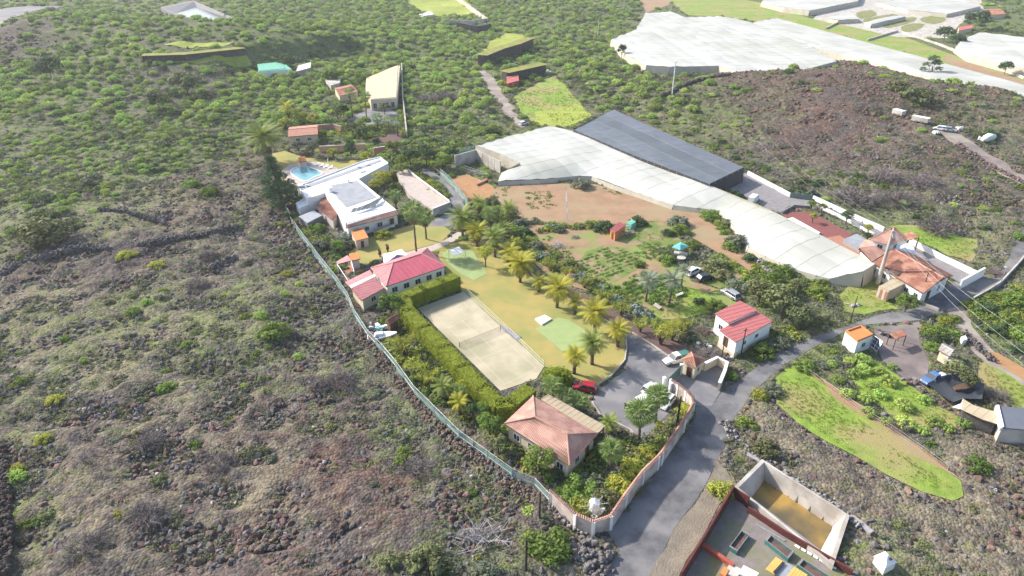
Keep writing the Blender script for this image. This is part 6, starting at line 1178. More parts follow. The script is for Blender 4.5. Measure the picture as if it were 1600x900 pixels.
BUSHES = [
 ('large rounded grey-green bush at the left of the lava slope', 'olive', 78, 347, 42), ('big dense round bush by the wall corner, bottom centre', 'mid', 856, 838, 39), ('bright lime round shrub above the big bottom bush', 'spurge', 827, 792, 14), ('bright lime little shrub near the road at the bottom', 'spurge', 897, 880, 8), ('blue-grey shrub among black rocks at the bottom', 'blue', 918, 874, 15),
 ('yellowish bush at the corner of the verge and the red yard wall', 'yellow', 1128, 758, 22), ('round yellow-green bush at the lower road bend', 'yellow', 1186, 611, 16), ('dark grey bush beside the round yellow one', 'greygreen', 1207, 604, 17), ('green bush on the verge below the road bend', 'mid', 1166, 657, 16), ('wide green bush above the reservoir corner', 'olive', 1197, 694, 24), ('bushy clump at the top of the sloping meadow', 'mid', 1256, 566, 17), ('lone dark green bush in brown stones at the right', 'mid', 1524, 719, 21), ('dark shrub at the right edge below the lava field', 'mid', 1593, 366, 12),
 ('green bush beside the gatehouse forecourt wall', 'mid', 1140, 583, 13), ('dark bush against the shaded side of the barn', 'mid', 1190, 545, 20), ('grey-green bush at the barn corner near the road', 'greygreen', 1215, 532, 20), ('clipped dark hedge ball beside the red car', 'ball', 870, 583, 26),
 ('dense green bush in the garden corner by the coping wall, lowest', 'yellow', 908, 785, 22), ('green bush in the lower garden left part', 'mid', 905, 752, 28), ('grey flowering bush in the lower garden', 'greygreen', 925, 745, 22), ('yellow-green bush along the perimeter wall, lower', 'yellow', 968, 752, 24), ('mixed bush in the middle of the lower garden', 'olive', 945, 768, 24), ('yellow-green bush along the perimeter wall, middle', 'yellow', 988, 725, 22), ('yellow-green bush along the perimeter wall, upper', 'yellow', 1006, 703, 18), ('orange-green shrub inside the wall near the black pole', 'olive', 1062, 655, 18), ('yellow flowering shrub near the gate end of the wall', 'yellow', 1070, 636, 18), ('low shrub behind the black pole', 'olive', 1046, 668, 14),
 ('round yellow shrub at the foot of the front fan palm', 'yellow', 1030, 660, 8), ('yellow-green bush in front of the villa wall', 'yellow', 598, 362, 14), ('dark clump beside the white tent', 'dark', 585, 408, 8), ('brown-green shrub beside the pergola', 'olive', 563, 424, 9), ('green bush left of the garden hut', 'greygreen', 535, 375, 20), ('pale flowering bush beside the garden hut', 'blue', 540, 366, 12), ('green shrub by the lean-to shed', 'mid', 495, 352, 14), ('grey-green bush at the fence below the lean-to', 'greygreen', 500, 380, 17), ('dark bush left of the pergola', 'dark', 528, 395, 14),
 ('dark green clump left of the red garden shed', 'dark', 944, 350, 17), ('low green clump above the red garden shed', 'dark', 996, 342, 15), ('grey-green round bush above the teal canopy', 'greygreen', 1060, 342, 18), ('yellow-green bush above the teal canopy', 'mid', 1064, 355, 15), ('dark shrub left of the yellow-green bush', 'dark', 1043, 361, 11), ('flowering bush right of the teal canopy', 'mid', 1080, 378, 14), ('leafy plants left of the teal canopy', 'mid', 1040, 402, 14), ('brown-green bush above the dark car', 'olive', 1115, 408, 22), ('bush with dry tips right of the dark car', 'olive', 1130, 425, 18), ('tangled bush above the silver car', 'greygreen', 1150, 442, 18), ('dark bush below the silver car', 'dark', 1093, 468, 11), ('round green bush left of the coral barn', 'mid', 1115, 472, 16), ('low dark bush in the garden grass', 'mid', 1000, 410, 10),
 ('green bush at the greenhouse foot, upper', 'mid', 1108, 332, 16), ('mixed bush at the greenhouse foot, second', 'olive', 1132, 345, 13), ('grey dry bush leaning on the greenhouse edge', 'greygreen', 1150, 372, 20), ('green bush at the greenhouse foot, fourth', 'mid', 1142, 380, 14), ('dark bush near the lower greenhouse edge', 'dark', 1172, 400, 14), ('green bush near the lower greenhouse edge', 'mid', 1195, 412, 13), ('leafy bush at the greenhouse corner', 'mid', 1225, 418, 18), ('large bush below the greenhouse corner', 'olive', 1250, 440, 18), ('green bush right of the greenhouse corner', 'mid', 1275, 452, 16), ('grey bush at the middle of the greenhouse edge', 'greygreen', 908, 283, 17),
 ('dark bushes at the upper end of the crop bed', 'greygreen', 875, 356, 10), ('cactus-grey clump at the field corner', 'blue', 862, 350, 9), ('dark green round shrub in the bark bed top', 'dark', 820, 360, 13), ('grey shrub in the bark bed top', 'greygreen', 812, 345, 14), ('grey-green shrub behind the yellow palms', 'greygreen', 838, 380, 13), ('blue-green agave clump right of the bark bed', 'blue', 845, 395, 12), ('blue-green agave clump beyond the bark bed middle', 'blue', 905, 430, 13), ('blue-green agave clump beyond the bark bed', 'blue', 935, 448, 12), ('agave clump at the plot corner', 'blue', 965, 465, 13), ('agave clump above the driveway tip', 'blue', 990, 480, 13), ('agave and shrubs left of the yellow yuccas', 'blue', 1010, 492, 13),
 ('grey-green shrubs above the white van', 'greygreen', 1075, 520, 15), ('green bush in bushes by the rusty bed', 'olive', 1062, 500, 15), ('reddish dry bush near the barn wall', 'dead', 1098, 512, 14), ('green bush by the meadow edge of the garden grass', 'mid', 1030, 500, 13),
 ('green shrub on the terrace bank, upper', 'mid', 656, 278, 10), ('yellow shrub on the terrace bank', 'yellow', 672, 282, 9), ('green shrub on the terrace bank, middle', 'mid', 668, 297, 11), ('green shrub on the terrace bank, lower', 'mid', 690, 308, 11), ('shrub at the foot of the green netting', 'greygreen', 732, 312, 10), ('yellow-green shrub under the courtyard tree', 'yellow', 612, 270, 9), ('hedge clump at the yard wall top', 'mid', 712, 243, 12), ('climbing plant on the tank wall', 'mid', 780, 250, 9),
 ('green shrubs at the far side of the junction, left', 'mid', 1462, 512, 16), ('yellow-green shrub beside the junction wall', 'yellow', 1475, 497, 12), ('dark shrub above the white sheet shed', 'dark', 1470, 526, 13), ('leafy shrub left of the sheet shed', 'mid', 1455, 538, 13), ('green shrub by the side track', 'mid', 1492, 495, 10),
 ('green tree-like bush at the right edge by the road', 'mid', 1582, 460, 24), ('dark green bush right of the side track, upper', 'dark', 1540, 478, 20), ('dense green bush at the right edge, middle', 'mid', 1568, 495, 24), ('dark green bush under the wires', 'dark', 1552, 510, 18), ('green bush at the right edge under the wires', 'mid', 1596, 515, 22), ('green bush right of the road wall', 'mid', 1556, 462, 14), ('dark bush at the right edge above the red track', 'dark', 1592, 545, 14), ('green clump at the right edge near the farm tracks', 'mid', 1615, 480, 20),
 ('green bush between the tennis hedge and the fence', 'mid', 650, 590, 15), ('dark bush under the yellow yuccas', 'dark', 672, 600, 14), ('leafy green bush low in the planting by the hedge', 'mid', 735, 618, 14), ('green bush beside the junk pile', 'mid', 622, 545, 13), ('grey-green bush right of the fence foot', 'greygreen', 640, 578, 13), ('dark bush in the hedge planting', 'dark', 700, 625, 13), ('greyish bush at the fence near the salmon house', 'greygreen', 800, 700, 14), ('dark bush under the salmon house eaves', 'dark', 868, 735, 16), ('green clump at the foot of the salmon house', 'mid', 875, 765, 12),
 ('greyish green bush at the bottom left of the dead tree', 'olive', 668, 862, 36), ('low bush left of the bottom grey-green one', 'olive', 610, 870, 24), ('pale grey bush near the bottom edge', 'greygreen', 760, 885, 22), ('bright shrub in the lava slope', 'yellow', 246, 410, 13), ('yellow-green shrub on the dry stone wall', 'yellow', 200, 395, 16), ('brownish shrub beside the dry stone wall', 'dead', 196, 410, 18), ('green shrub on the mound top', 'mid', 298, 285, 14), ('small lime shrub in the slope right of the mound', 'yellow', 448, 425, 11), ('green shrub low on the fence slope', 'mid', 262, 602, 15), ('green clump at the upper stone ridge', 'mid', 430, 510, 24), ('lime shrub in left rocks', 'yellow', 88, 620, 14), ('lime shrub lower left', 'yellow', 68, 682, 14), ('lime shrub by the left edge', 'yellow', 25, 730, 15), ('olive shrub at lower left', 'olive', 248, 745, 15), ('low olive bush above the grey twiggy bushes', 'olive', 215, 345 + 330, 10), ('yellow flowering shrub near the left twiggy bush', 'yellow', 185, 800, 13), ('dark olive bush on the far lava hill', 'olive', 1430, 145, 22), ('olive bush near the crest of the lava hill', 'olive', 1400, 132, 16),
]
for l, k, x, y, r in BUSHES: bush({'dead': 'dry_bush', 'spurge': 'spurge_bush', 'blue': 'agave', 'ball': 'hedge_ball'}.get(k, 'bush'), l, k, x, y, r, .85 if k == 'ball' else .75)
DEADB = [('big grey leafless bush in grass right of the farmhouse', 1462, 347, 27), ('wide grey leafless bush above the long white wall', 1338, 298, 36), ('grey leafless bush right of the wide one', 1402, 302, 28), ('dark grey leafless bush behind the pair on the lava slope', 1382, 265, 26), ('grey leafless bush on the slope toward the right', 1440, 275, 24), ('twiggy bush at the bend of the right road', 1558, 420, 14), ('tangle of grey twigs behind the gatehouse', 1108, 548, 20), ('bare purple-grey bush left of the boundary fence', 537, 585, 28), ('grey twiggy bush on the lower left slope', 232, 792, 30), ('brown-grey twiggy bush at the bottom left', 135, 845, 36), ('pale twiggy bush above the bottom left pair', 140, 720 - 10, 22), ('faint grey bush in the middle of the slope', 345, 715, 26), ('dry bush by the middle of the slope', 235, 680, 24), ('grey leafless bush in the red rocks near the fence', 652, 722, 30), ('purple-grey bush beside the warehouse slope', 665, 150, 18), ('large purple-grey bush on the warehouse slope', 695, 145, 20), ('dry bush behind the black tarpaulin', 1558, 612, 20), ('grey twigs at the meadow rim', 1405, 660, 18), ('dry bush at the mid left', 310, 440, 18), ('dry bush right of the stone wall', 325, 395, 16), ('grey twiggy clump on bare slope', 500, 610 - 15, 20)]
for l, x, y, r in DEADB: bush('dry_bush', l, 'dead', x, y, r, .85, cat='dry bush')
dt = thing('dead_tree', 'pale fallen dead tree with bleached branches at the bottom', 'dead tree', P(745, 850)); mb = MB()
for i in range(22):
    a = random.uniform(-.6, 2.9); L = random.uniform(1.5, 4.2); z = random.uniform(.4, 2.6); q = Vector((math.cos(a) * L, math.sin(a) * L * .8 - .6, z)); m_ = q * .5 + Vector((random.uniform(-.3, .3), random.uniform(-.3, .3), .3)); mb.tube([(0, 0, 0), m_, q], [.1, .06, .025], 5)
    for j in range(5): t = random.random(); s = m_.lerp(q, t); mb.tube([s, s + Vector((random.uniform(-1, 1), random.uniform(-1, 1), random.uniform(-.2, .6)))], [.03, .012], 3)
mb.build('branches', M['twig_pale'], dt, local=True); o = mobj('twigs', TW['dead_pale'][0], dt); o.scale = (4.2, 3.6, 2.4); o.location = (.8, -.3, 0)
for l, x, y, s in (('brushwood heap on the brown field, larger one', 870, 380, 2.3), ('small dark brushwood heap on the brown field', 899, 366, 1.2)):
    for_ = bush('brushwood_pile', l, 'dead_pale' if s > 2 else 'dead', x, y, 10, .5, cat='brushwood', rm=s)
YARD = [(1348,557,15),(1326,561,10),(1350,573,14),(1373,576,11),(1388,590,16),(1334,580,13),(1324,610,14),(1366,601,13),(1352,618,14),(1376,612,13),(1411,628,17),(1444,621,13),(1356,640,14),(1412,655,18),(1460,654,16),(1504,656,14),(1480,665,12),(1395,570,9),(1310,590,12),(1300,566,10),(1440,668,13),(1385,655,12)]
YL = ['nearest the orange-roofed cube', 'left below the orange-roofed cube', 'second row below the orange-roofed cube', 'at the rim of the dirt yard', 'largest at the dirt yard rim', 'left in the grey scrub of the yard meadow', 'leftmost above the sloping meadow', 'in the middle of the clump, upper', 'in the middle of the clump, lower', 'paired with a darker one in the clump', 'standing alone on bright grass', 'just left of the black tarpaulin', 'in the lower scrub by the meadow rim', 'lowest large one on the bright grass', 'wide one below the tarpaulin', 'nearest the beige shed', 'between the wide one and the beige shed', 'small one at the yard kerb', 'at the top left of the yard meadow', 'small one behind the road verge', 'low one on yellow grass', 'small one among grey twigs']
for (x, y, r), l in zip(YARD, YL): bush('spurge_bush', 'round pale green spurge bush ' + l, 'spurge', x, y, r, 1.15, group='spurge bushes below the dirt yard')

# ---- clipped hedge round the court
hp = [P(a, b, 3.3) for a, b in [(711, 429), (690, 437), (660, 448), (629, 461), (636, 482), (662, 508), (692, 538), (722, 569), (752, 602), (779, 628), (800, 626), (826, 606)]]
hp = [Vector((p.x, p.y, 0)) for p in hp]; C = []; U = []; V = []; hw, hh = 1.3, 3.3; mbh = MB()
for i in range(len(hp) - 1):
    a, b = hp[i], hp[i + 1]; d = (b - a); L = d.length; d.normalize(); s = Vector((-d.y, d.x, 0)); n = int(L * 330)
    mbh.box(((a.x + b.x) / 2, (a.y + b.y) / 2, 0), (L + 1.0, hw * 1.75, hh - .22), math.atan2(d.y, d.x))
    for k in range(n):
        t = random.random() * (L + 1) - .5; w = random.random() * (2 * hw + 2 * hh); 
        if w < 2 * hw: off, z, nn = w - hw, hh, Vector((0, 0, 1))
        elif w < 2 * hw + hh: off, z, nn = hw, w - 2 * hw, s
        else: off, z, nn = -hw, w - 2 * hw - hh, -s
        p = a + d * t + s * off + Vector((0, 0, z)); bz = (float(vn(p.x * 1.0, p.y, 1.1, 77)) - .5) * .22; p += nn * (bz + random.uniform(-.06, .07))
        nn = (nn + Vector((random.gauss(0, .5), random.gauss(0, .5), random.gauss(0, .5) + .3))).normalized(); tt = nn.cross(Vector((random.random(), random.random(), random.random()))).normalized(); r = random.uniform(.09, .16)
        C.append(p); U.append(tt * r); V.append(nn.cross(tt) * r)
hr = thing('hedge', 'clipped yellow-green hedge wrapping two sides of the tennis court', 'hedge', hp[3]); o_ = np.array([tuple(hr.location)])
mobj('foliage', quads_mesh('foliage', np.array([tuple(c) for c in C]) - o_, np.array([tuple(c) for c in U]), np.array([tuple(c) for c in V]), M['leaf_hedge']), hr)
mbh.build('hedge_core', M['leaf_hedge'], hr); NOPLANT.append([tuple(P(*q)) for q in [(640, 470), (725, 432), (725, 445), (655, 475), (800, 610), (838, 600), (838, 620), (805, 650), (770, 640), (630, 500)]])
# ================================================================ VEHICLES, FENCES, WIRES, SMALL THINGS
def loft(mb, st, mi=0):
    """st: list of (x, half width low, half width top, z low, z top, edge) -> smooth-cornered body"""
    base = len(mb.v); k = 8
    for (x, wl, wt, z0, z1, e) in st:
        for (y, z) in ((-wl * .85, z0), (-wl, z0 + e), (-wl * .5 - wt * .5 - .0, (z0 + z1) / 2 + .05), (-wt, z1 - e), (-wt + e, z1), (wt - e, z1), (wt, z1 - e), (wl * .5 + wt * .5, (z0 + z1) / 2 + .05), (wl, z0 + e), (wl * .85, z0)): mb.v.append((x, y, z))
    k = 10
    for i in range(len(st) - 1):
        for j in range(k): l = (j + 1) % k; mb.f.append((base + i * k + j, base + (i + 1) * k + j, base + (i + 1) * k + l, base + i * k + l)); mb.mi.append(mi)
    mb.f.append(tuple(base + j for j in range(k))); mb.mi.append(mi); mb.f.append(tuple(base + (len(st) - 1) * k + j for j in range(k - 1, -1, -1))); mb.mi.append(mi)
def wheel(root, x, y, r=.32, w=.2):
    mb = MB(); s = 1 if y > 0 else -1; mb.tube([(x, y - s * w, r), (x, y - s * w * .9, r), (x, y, r)], [r * .94, r, r], 16); t = mb.build('wheel', M['tyre'], root, local=True)
    mb = MB(); mb.tube([(x, y - s * .02, r), (x, y + s * .02, r)], [r * .6, r * .55], 12); mb.build('rim', M['rim'], t, local=True)
def car(name, label, cat, px, heading, kind, paint, group=None):
    """heading: pixel towards which the bonnet points"""
    p = P(*px); q = P(*heading); rz = math.atan2(q.y - p.y, q.x - p.x); root = thing(name, label, cat, p, rz, group); c = M[paint]
    L = {'hatch': 4.1, 'estate': 4.6, 'van': 4.9, 'small': 3.7, 'pickup': 5.0}[kind]; h = L / 2; w = .86 if kind != 'van' else .95
    belt = .86 if kind not in ('van', 'pickup') else 1.0
    mb = MB(); loft(mb, [(-h, w * .88, w * .8, .38, belt - .1, .08), (-h + .25, w * .98, w * .9, .27, belt, .08), (-h * .4, w, w * .93, .24, belt + .02, .07), (h * .35, w, w * .93, .24, belt, .07), (h - .7, w * .98, w * .88, .25, belt - .09, .08), (h - .15, w * .9, w * .8, .3, belt - .2, .09), (h, w * .8, w * .7, .4, belt - .36, .08)]); body = mb.build('body', c, root, smooth=False, local=True)
    top = {'hatch': 1.44, 'estate': 1.47, 'van': 1.95, 'small': 1.45, 'pickup': 1.72}[kind]
    xr0, xr1, xf1, xf0 = {'hatch': (-h + .1, -h + .55, .35, 1.05), 'estate': (-h + .05, -h + .45, .4, 1.15), 'van': (-h + .03, -h + .12, 1.05, 1.75), 'small': (-h + .05, -h + .4, .35, .95), 'pickup': (-.55, -.45, .55, 1.1)}[kind]
    wt = w * (.78 if kind != 'van' else .88); mb = MB()
    b = [(xr0, -w * .9, belt), (xf0, -w * .9, belt - .02), (xf0, w * .9, belt - .02), (xr0, w * .9, belt)]; t = [(xr1, -wt, top - .07), (xf1, -wt, top - .07), (xf1, wt, top - .07), (xr1, wt, top - .07)]
    if kind == 'van':                                   # panel van: closed painted box with glazed cab
        mb.hexa(b + t); cabin = mb.build('cargo_body', c, root, local=True); mb = MB()
        for s in (-1, 1):
            y0, y1 = s * (w * .9 + .012), s * (wt + .03); mb.face([(.35, y0 * .985 + .0, belt + .1), (1.45, y0 * .985, belt + .1), (1.1, y1 * .99, top - .3), (.35, y1 * .99, top - .3)][::s])
        mb.build('side_window', M['glass'], root, local=True)
        mb = MB(); mb.face([(xf0 + .02, -w * .78, belt + .04), (xf0 + .02, w * .78, belt + .04), (xf1 + .03, wt * .86, top - .18), (xf1 + .03, -wt * .86, top - .18)]); mb.build('windscreen', M['glass'], root, local=True)
    else:
        mb.hexa(b + t); mb.build('windows', M['glass'], root, local=True)
        mb = MB(); e = .035
        for (p0, p1) in zip(b, t): mb.tube([p0, (p1[0], p1[1], p1[2] + .01)], .055, 4)
        if kind != 'pickup':
            for s in (-1, 1): xm = (xr1 + xf1) / 2 - .1; mb.tube([(xm, s * w * .905, belt), (xm, s * wt * 1.01, top - .06)], .045, 4)
        mb.build('pillars', c, root, local=True)
    mb = MB(); mb.box(((xr1 + xf1) / 2, 0, top - .07), (xf1 - xr1 + .1, wt * 2 + .04, .075), taper=.94); mb.build('roof', c, root, local=True)
    if kind == 'pickup':
        mb = MB(); mb.box((-h * .62, 0, belt), (h * .7, w * 1.75, .03)); mb.build('load_bed', M['white_roof'], root, local=True)
        for s in (-1, 1): mb = MB(); mb.box((-h * .62, s * w * .86, belt), (h * .7, .08, .3)); mb.build('side_board', c, root, local=True)
    for x in (-h + .8, h - .85):
        for s in (-1, 1): wheel(root, x, s * (w + .01), .33 if kind != 'small' else .29)
    for s in (-1, 1):
        mb = MB(); mb.box((h - .1, s * w * .62, belt - .36), (.16, .3, .14)); mb.build('headlight', M['lamp_glass'], root, local=True)
        mb = MB(); mb.box((-h + .04, s * w * .74, belt - .26), (.12, .16, .2)); mb.build('tail_light', M['car_red'], root, local=True)
        mb = MB(); mb.box((xf0 - .15, s * (w + .08), belt + .02), (.12, .18, .12)); mb.build('wing_mirror', c, root, local=True)
    for x, s in ((h + .0, 1), (-h - .0, -1)): mb = MB(); mb.box((x, 0, .3), (.1, w * 1.6, .18)); mb.build('bumper', M['dark_metal'] if kind in ('van', 'pickup') else c, root, local=True)
    return root
car('parked_car', 'glossy red hatchback parked beside the clipped hedge ball', 'car', (914, 609), (880, 602), 'hatch', 'car_red')
car('parked_car', 'small white car under the rear fan palm, further from the camera', 'car', (1018, 611), (1034, 602), 'small', 'car_white')
car('parked_car', 'white car nearly hidden by the two fan palms, nearer one', 'car', (1006, 629), (1030, 615), 'hatch', 'car_white')
car('parked_car', 'third white car with only its tail showing right of the palms', 'car', (1041, 632), (1030, 645), 'small', 'car_white')
car('parked_car', 'silver estate car on the earth track above the coral barn', 'car', (1141, 463), (1120, 450), 'estate', 'car_silver')
car('parked_car', 'white estate car in grass under the dry thin palm', 'car', (1083, 427), (1100, 418), 'estate', 'car_white')
car('parked_car', 'dark car half hidden by bushes below the white estate car', 'car', (1102, 437), (1125, 432), 'hatch', 'car_dark')
car('parked_car', 'white car on the track beside the bright meadow', 'car', (818, 195), (835, 190), 'hatch', 'car_white')
car('parked_van', 'white van parked in the gravel yard at the greenhouse edge', 'van', (1177, 315), (1195, 300), 'van', 'car_white')
vn_ = car('flatbed_truck', 'white van with green load cover beside the gatehouse', 'van', (1056, 565), (1030, 572), 'pickup', 'car_white')
mb = MB(); mb.box((-1.5, 0, 1.05), (2.1, 1.75, .55), taper=.8); mb.build('load_cover', M['trough_green'], vn_, local=True)
car('pickup_truck', 'blue pickup with pale roof at the lower end of the dirt yard', 'pickup', (1457, 596), (1430, 606), 'pickup', 'car_blue')
car('parked_car', 'white off-road car on the far hill track', 'car', (1468, 203), (1440, 197), 'hatch', 'car_white'); car('parked_car', 'silver car right behind the white one on the far hill track', 'car', (1483, 205), (1510, 212), 'hatch', 'car_silver')
for lb, x, y, hx, hy, L in (('long pale box trailer on the lava hill', 1437, 192, 1460, 198, 5.2), ('pale sheet-roofed trailer leftmost on the lava hill', 1403, 181, 1420, 186, 3.8)):
    p = P(x, y); q = P(hx, hy); r = thing('box_trailer', lb, 'trailer', p, math.atan2(q.y - p.y, q.x - p.x)); mb = MB(); mb.box((0, 0, .6), (L, 2.0, 1.4)); mb.build('body', M['pale_concrete'], r, local=True); mb = MB(); mb.box((0, 0, 2.003), (L + .1, 2.1, .1)); mb.build('roof', M['white_roof'], r, local=True)
    for sx in (-1, 1): wheel(r, sx * .8, 1.1, .4); wheel(r, sx * .8, -1.1, .4)
p = P(1544, 220); bt = thing('covered_boat', 'round white covered boat beside junk on the hill track', 'boat', p, .5); mb = MB(); loft(mb, [(-3, .3, .5, .5, 1.2, .1), (-2, .7, 1.0, .2, 1.9, .3), (0, .8, 1.2, .1, 2.3, .4), (2, .8, 1.1, .1, 1.9, .35), (2.8, .6, .8, .3, 1.3, .2)]); mb.build('hull', M['white_paint'], bt, smooth=True, local=True)
for lb, x, y in (('white junk heap left of the covered boat', 1530, 219), ('small white heap near the far parked cars', 1462, 208), ('pale round basin on the hill track', 1499, 202), ('dark machinery scrap left of the red cabin', 780, 126), ('second heap of dark scrap left of the red cabin', 774, 122), ('white scrap right of the terrace wall', 857, 112), ('white object on the upper terrace', 846, 80)):
    p = P(x, y); r = thing('junk_heap', lb, 'junk', p); m_ = M['dark_metal'] if 'dark' in lb else M['white_roof']
    for k in range(5): mb = MB(); mb.box((p.x + random.uniform(-1, 1), p.y + random.uniform(-1, 1), p.z), (random.uniform(.5, 1.4), random.uniform(.3, .9), random.uniform(.3, 1.1)), random.random() * 3, taper=random.uniform(.5, 1)); mb.build('scrap', m_, r)
# junk yard by the fence: white boat, tarps, pieces
p = P(597, 530); jb = thing('small_boat', 'white boat lying among junk inside the boundary fence', 'boat', p, .25); mb = MB(); loft(mb, [(-2.6, .9, 1.0, .1, 1.0, .1), (-1, .95, 1.15, .0, 1.0, .1), (1.2, .7, 1.0, .05, 1.05, .1), (2.8, .1, .25, .5, 1.15, .05)]); mb.build('hull', M['white_paint'], jb, local=True); mb = MB(); mb.box((-.4, 0, 1.003), (1.9, 1.3, .5), taper=.7); mb.build('cabin', M['white_roof'], jb, local=True); mb = MB(); mb.box((-.4, 0, .98), (4.2, 2.0, .03)); mb.build('deck', M['rust_wall'], jb, local=True)
for lb, x, y, m_, n in (('grey-green tarpaulined junk above the small boat', 591, 518, 'tarp_teal', 6), ('white junk left of the wooden shed', 585, 512, 'white_paint', 7), ('dark junk under the small boat', 612, 541, 'trough_green', 4), ('dark boxes beside the fence above the boat', 580, 522, 'dark_metal', 6), ('white crates near the wooden shed', 597, 516, 'white_roof', 5)):
    p = P(x, y); r = thing('junk_heap', lb, 'junk', p)
    for k in range(n): mb = MB(); mb.box((p.x + random.uniform(-.8, .8), p.y + random.uniform(-.7, .7), p.z), (random.uniform(.4, 1.1), random.uniform(.3, .8), random.uniform(.3, .9)), random.random() * 3, taper=random.uniform(.6, 1)); mb.build('scrap', M[m_ if k % 3 else 'grey_metal'], r)
for lb, x, y, n, m_ in (('pink rubble and sacks at the barn end', 1135, 560, 9, 'pink_wall'), ('rubble left of the barn plinth', 1105, 520, 8, 'brick_patio'), ('stone barbecue rubble in the grass left of the container', 1335, 480, 8, 'pale_concrete'), ('household junk beside the open shelter', 1383, 523, 8, 'dark_metal'), ('firewood and rubbish below the dirt yard kerb', 1420, 598, 8, 'wood'), ('orange rubble pile beside the side track', 1547, 520, 8, 'orange_roof'), ('white rags and tubs left of the white box', 1492, 527, 6, 'white_roof'), ('white broken slabs at the barn corner', 1098, 540, 6, 'white_paint')):
    p = P(x, y); r = thing('rubble_pile', lb, 'rubble', p)
    for k in range(n): mb = MB(); mb.box((p.x + random.uniform(-1.3, 1.3), p.y + random.uniform(-1, 1), p.z), (random.uniform(.3, 1.0), random.uniform(.2, .8), random.uniform(.15, .6)), random.random() * 3, taper=random.uniform(.5, 1)); mb.build('debris', M[m_ if k % 2 else 'gravel'], r)
# sun loungers by the pool
lg = None
for i, (x, y) in enumerate(((494, 259), (501, 260.5), (508, 262), (515, 263.5))):
    p = P(x, y); lb = ['leftmost white sun lounger by the pool', 'second white sun lounger from the left', 'third white sun lounger from the left', 'rightmost white sun lounger by the pool'][i]
    if lg is None:
        lg = thing('sun_lounger', lb, 'lounger', p, .9, 'sun loungers by the pool'); mb = MB(); mb.box((0, 0, .3), (1.3, .7, .08)); mb.build('seat', M['white_paint'], lg, local=True); mb = MB(); mb.hexa([(.6, -.35, .32), (.6, .35, .32), (.66, .35, .3), (.66, -.35, .3), (1.15, -.35, .85), (1.15, .35, .85), (1.2, .35, .82), (1.2, -.35, .82)]); mb.build('backrest', M['white_paint'], lg, local=True)
        for sx in (-.55, .5):
            for sy in (-.3, .3): mb = MB(); mb.box((sx, sy, 0), (.06, .06, .3)); mb.build('leg', M['white_paint'], lg, local=True)
    else: c = copy_tree(lg); c.location = p; c['label'] = lb
p = P(513, 258); ps = thing('parasol', 'closed pale parasol behind the sun loungers', 'parasol', p); mb = MB(); mb.tube([p, p + Vector((0, 0, 2.4))], .03, 5); mb.build('pole', M['frame_white'], ps); mb = MB(); mb.tube([p + Vector((0, 0, .9)), p + Vector((0, 0, 1.6)), p + Vector((0, 0, 2.3))], [.22, .16, .03], 8); mb.build('canopy', M['white_roof'], ps)
p = P(474, 254); kb = thing('pool_hut', 'orange tiled little pool hut roof beyond the pool', 'hut', p); q = W([(468, 254), (479, 252), (476, 244), (466, 247)], 1.8); slope(kb, q, (q[0], q[1]), M['orange_roof']); shell(kb, inset(fl(q), .2), 0, 1.7, M['pink_wall'])
# windmill ornament in the garden corner
p = P(928, 801); wm = thing('garden_windmill', 'miniature white windmill with latticed sails in the garden corner', 'windmill', p); mb = MB(); mb.tube([p, p + Vector((0, 0, 1.9))], [.85, .55], 12); mb.build('tower', M['white_paint'], wm); mb = MB(); mb.tube([p + Vector((0, 0, 1.903)), p + Vector((0, 0, 2.7))], [.75, .03], 12); mb.build('cap', M['white_roof'], wm)
hub = p + Vector((-.2, -.75, 2.2)); ax1, ax2 = Vector((1, 0, 0)), Vector((0, 0, 1))
for i in range(8): a = i * math.pi / 4 + .2; d = ax1 * math.cos(a) + ax2 * math.sin(a); mb = MB(); mb.tube([hub, hub + d * 1.9], .04, 4); s = Vector((-d.z, 0, d.x)) * .16; [mb.tube([hub + d * t - s, hub + d * t + s], .02, 3) for t in (.8, 1.1, 1.4, 1.7)]; mb.build('sail', M['frame_white'], wm)
for sg, q in ((-1, (915, 797)), (1, (943, 797))):
    a = P(*q); line_wall('flower_bed_wall', 'sloping pale wing wall %s of the miniature windmill' % ('left' if sg < 0 else 'right'), [q, (928, 812)], .5, .5, M['white_paint'])
slab('red_flower_bed', 'small red-brown bed in front of the miniature windmill', 'bed', [(922, 804), (930, 800), (938, 805), (929, 811)], 0, .25, M['red_brick'])
# person on the drive
p = P(977, 641); pr = thing('person', 'person in dark clothes standing on the asphalt drive left of the fan palms', 'person', p, 1.2)
def skin_fig(name, verts, edges, radii, m, parent, root_i=0):
    me = bpy.data.meshes.new(name); me.from_pydata(verts, edges, []); o = mobj(name, me, parent, m); o.modifiers.new('skin', 'SKIN')
    for v, r in zip(me.skin_vertices[0].data, radii): v.radius = (r, r)
    me.skin_vertices[0].data[root_i].use_root = True; sb = o.modifiers.new('sub', 'SUBSURF'); sb.levels = 1; sb.render_levels = 1; return o
V_ = [(0, 0, .95), (0, 0, 1.15), (0, 0, 1.38), (0, 0, 1.5), (0, -.19, 1.42), (0, -.26, 1.14), (.08, -.27, .9), (0, .19, 1.42), (.02, .27, 1.14), (.1, .25, .92), (0, -.1, .9), (.04, -.11, .5), (0, -.12, .08), (.14, -.13, .04), (0, .1, .9), (-.04, .12, .5), (-.05, .13, .08), (.09, .14, .04)]
E_ = [(0, 1), (1, 2), (2, 3), (2, 4), (4, 5), (5, 6), (2, 7), (7, 8), (8, 9), (0, 10), (10, 11), (11, 12), (12, 13), (0, 14), (14, 15), (15, 16), (16, 17)]
skin_fig('body', V_, E_, [.15, .14, .16, .06, .07, .05, .035, .07, .05, .035, .1, .07, .05, .045, .1, .07, .05, .045], M['dark_cloth'], pr)
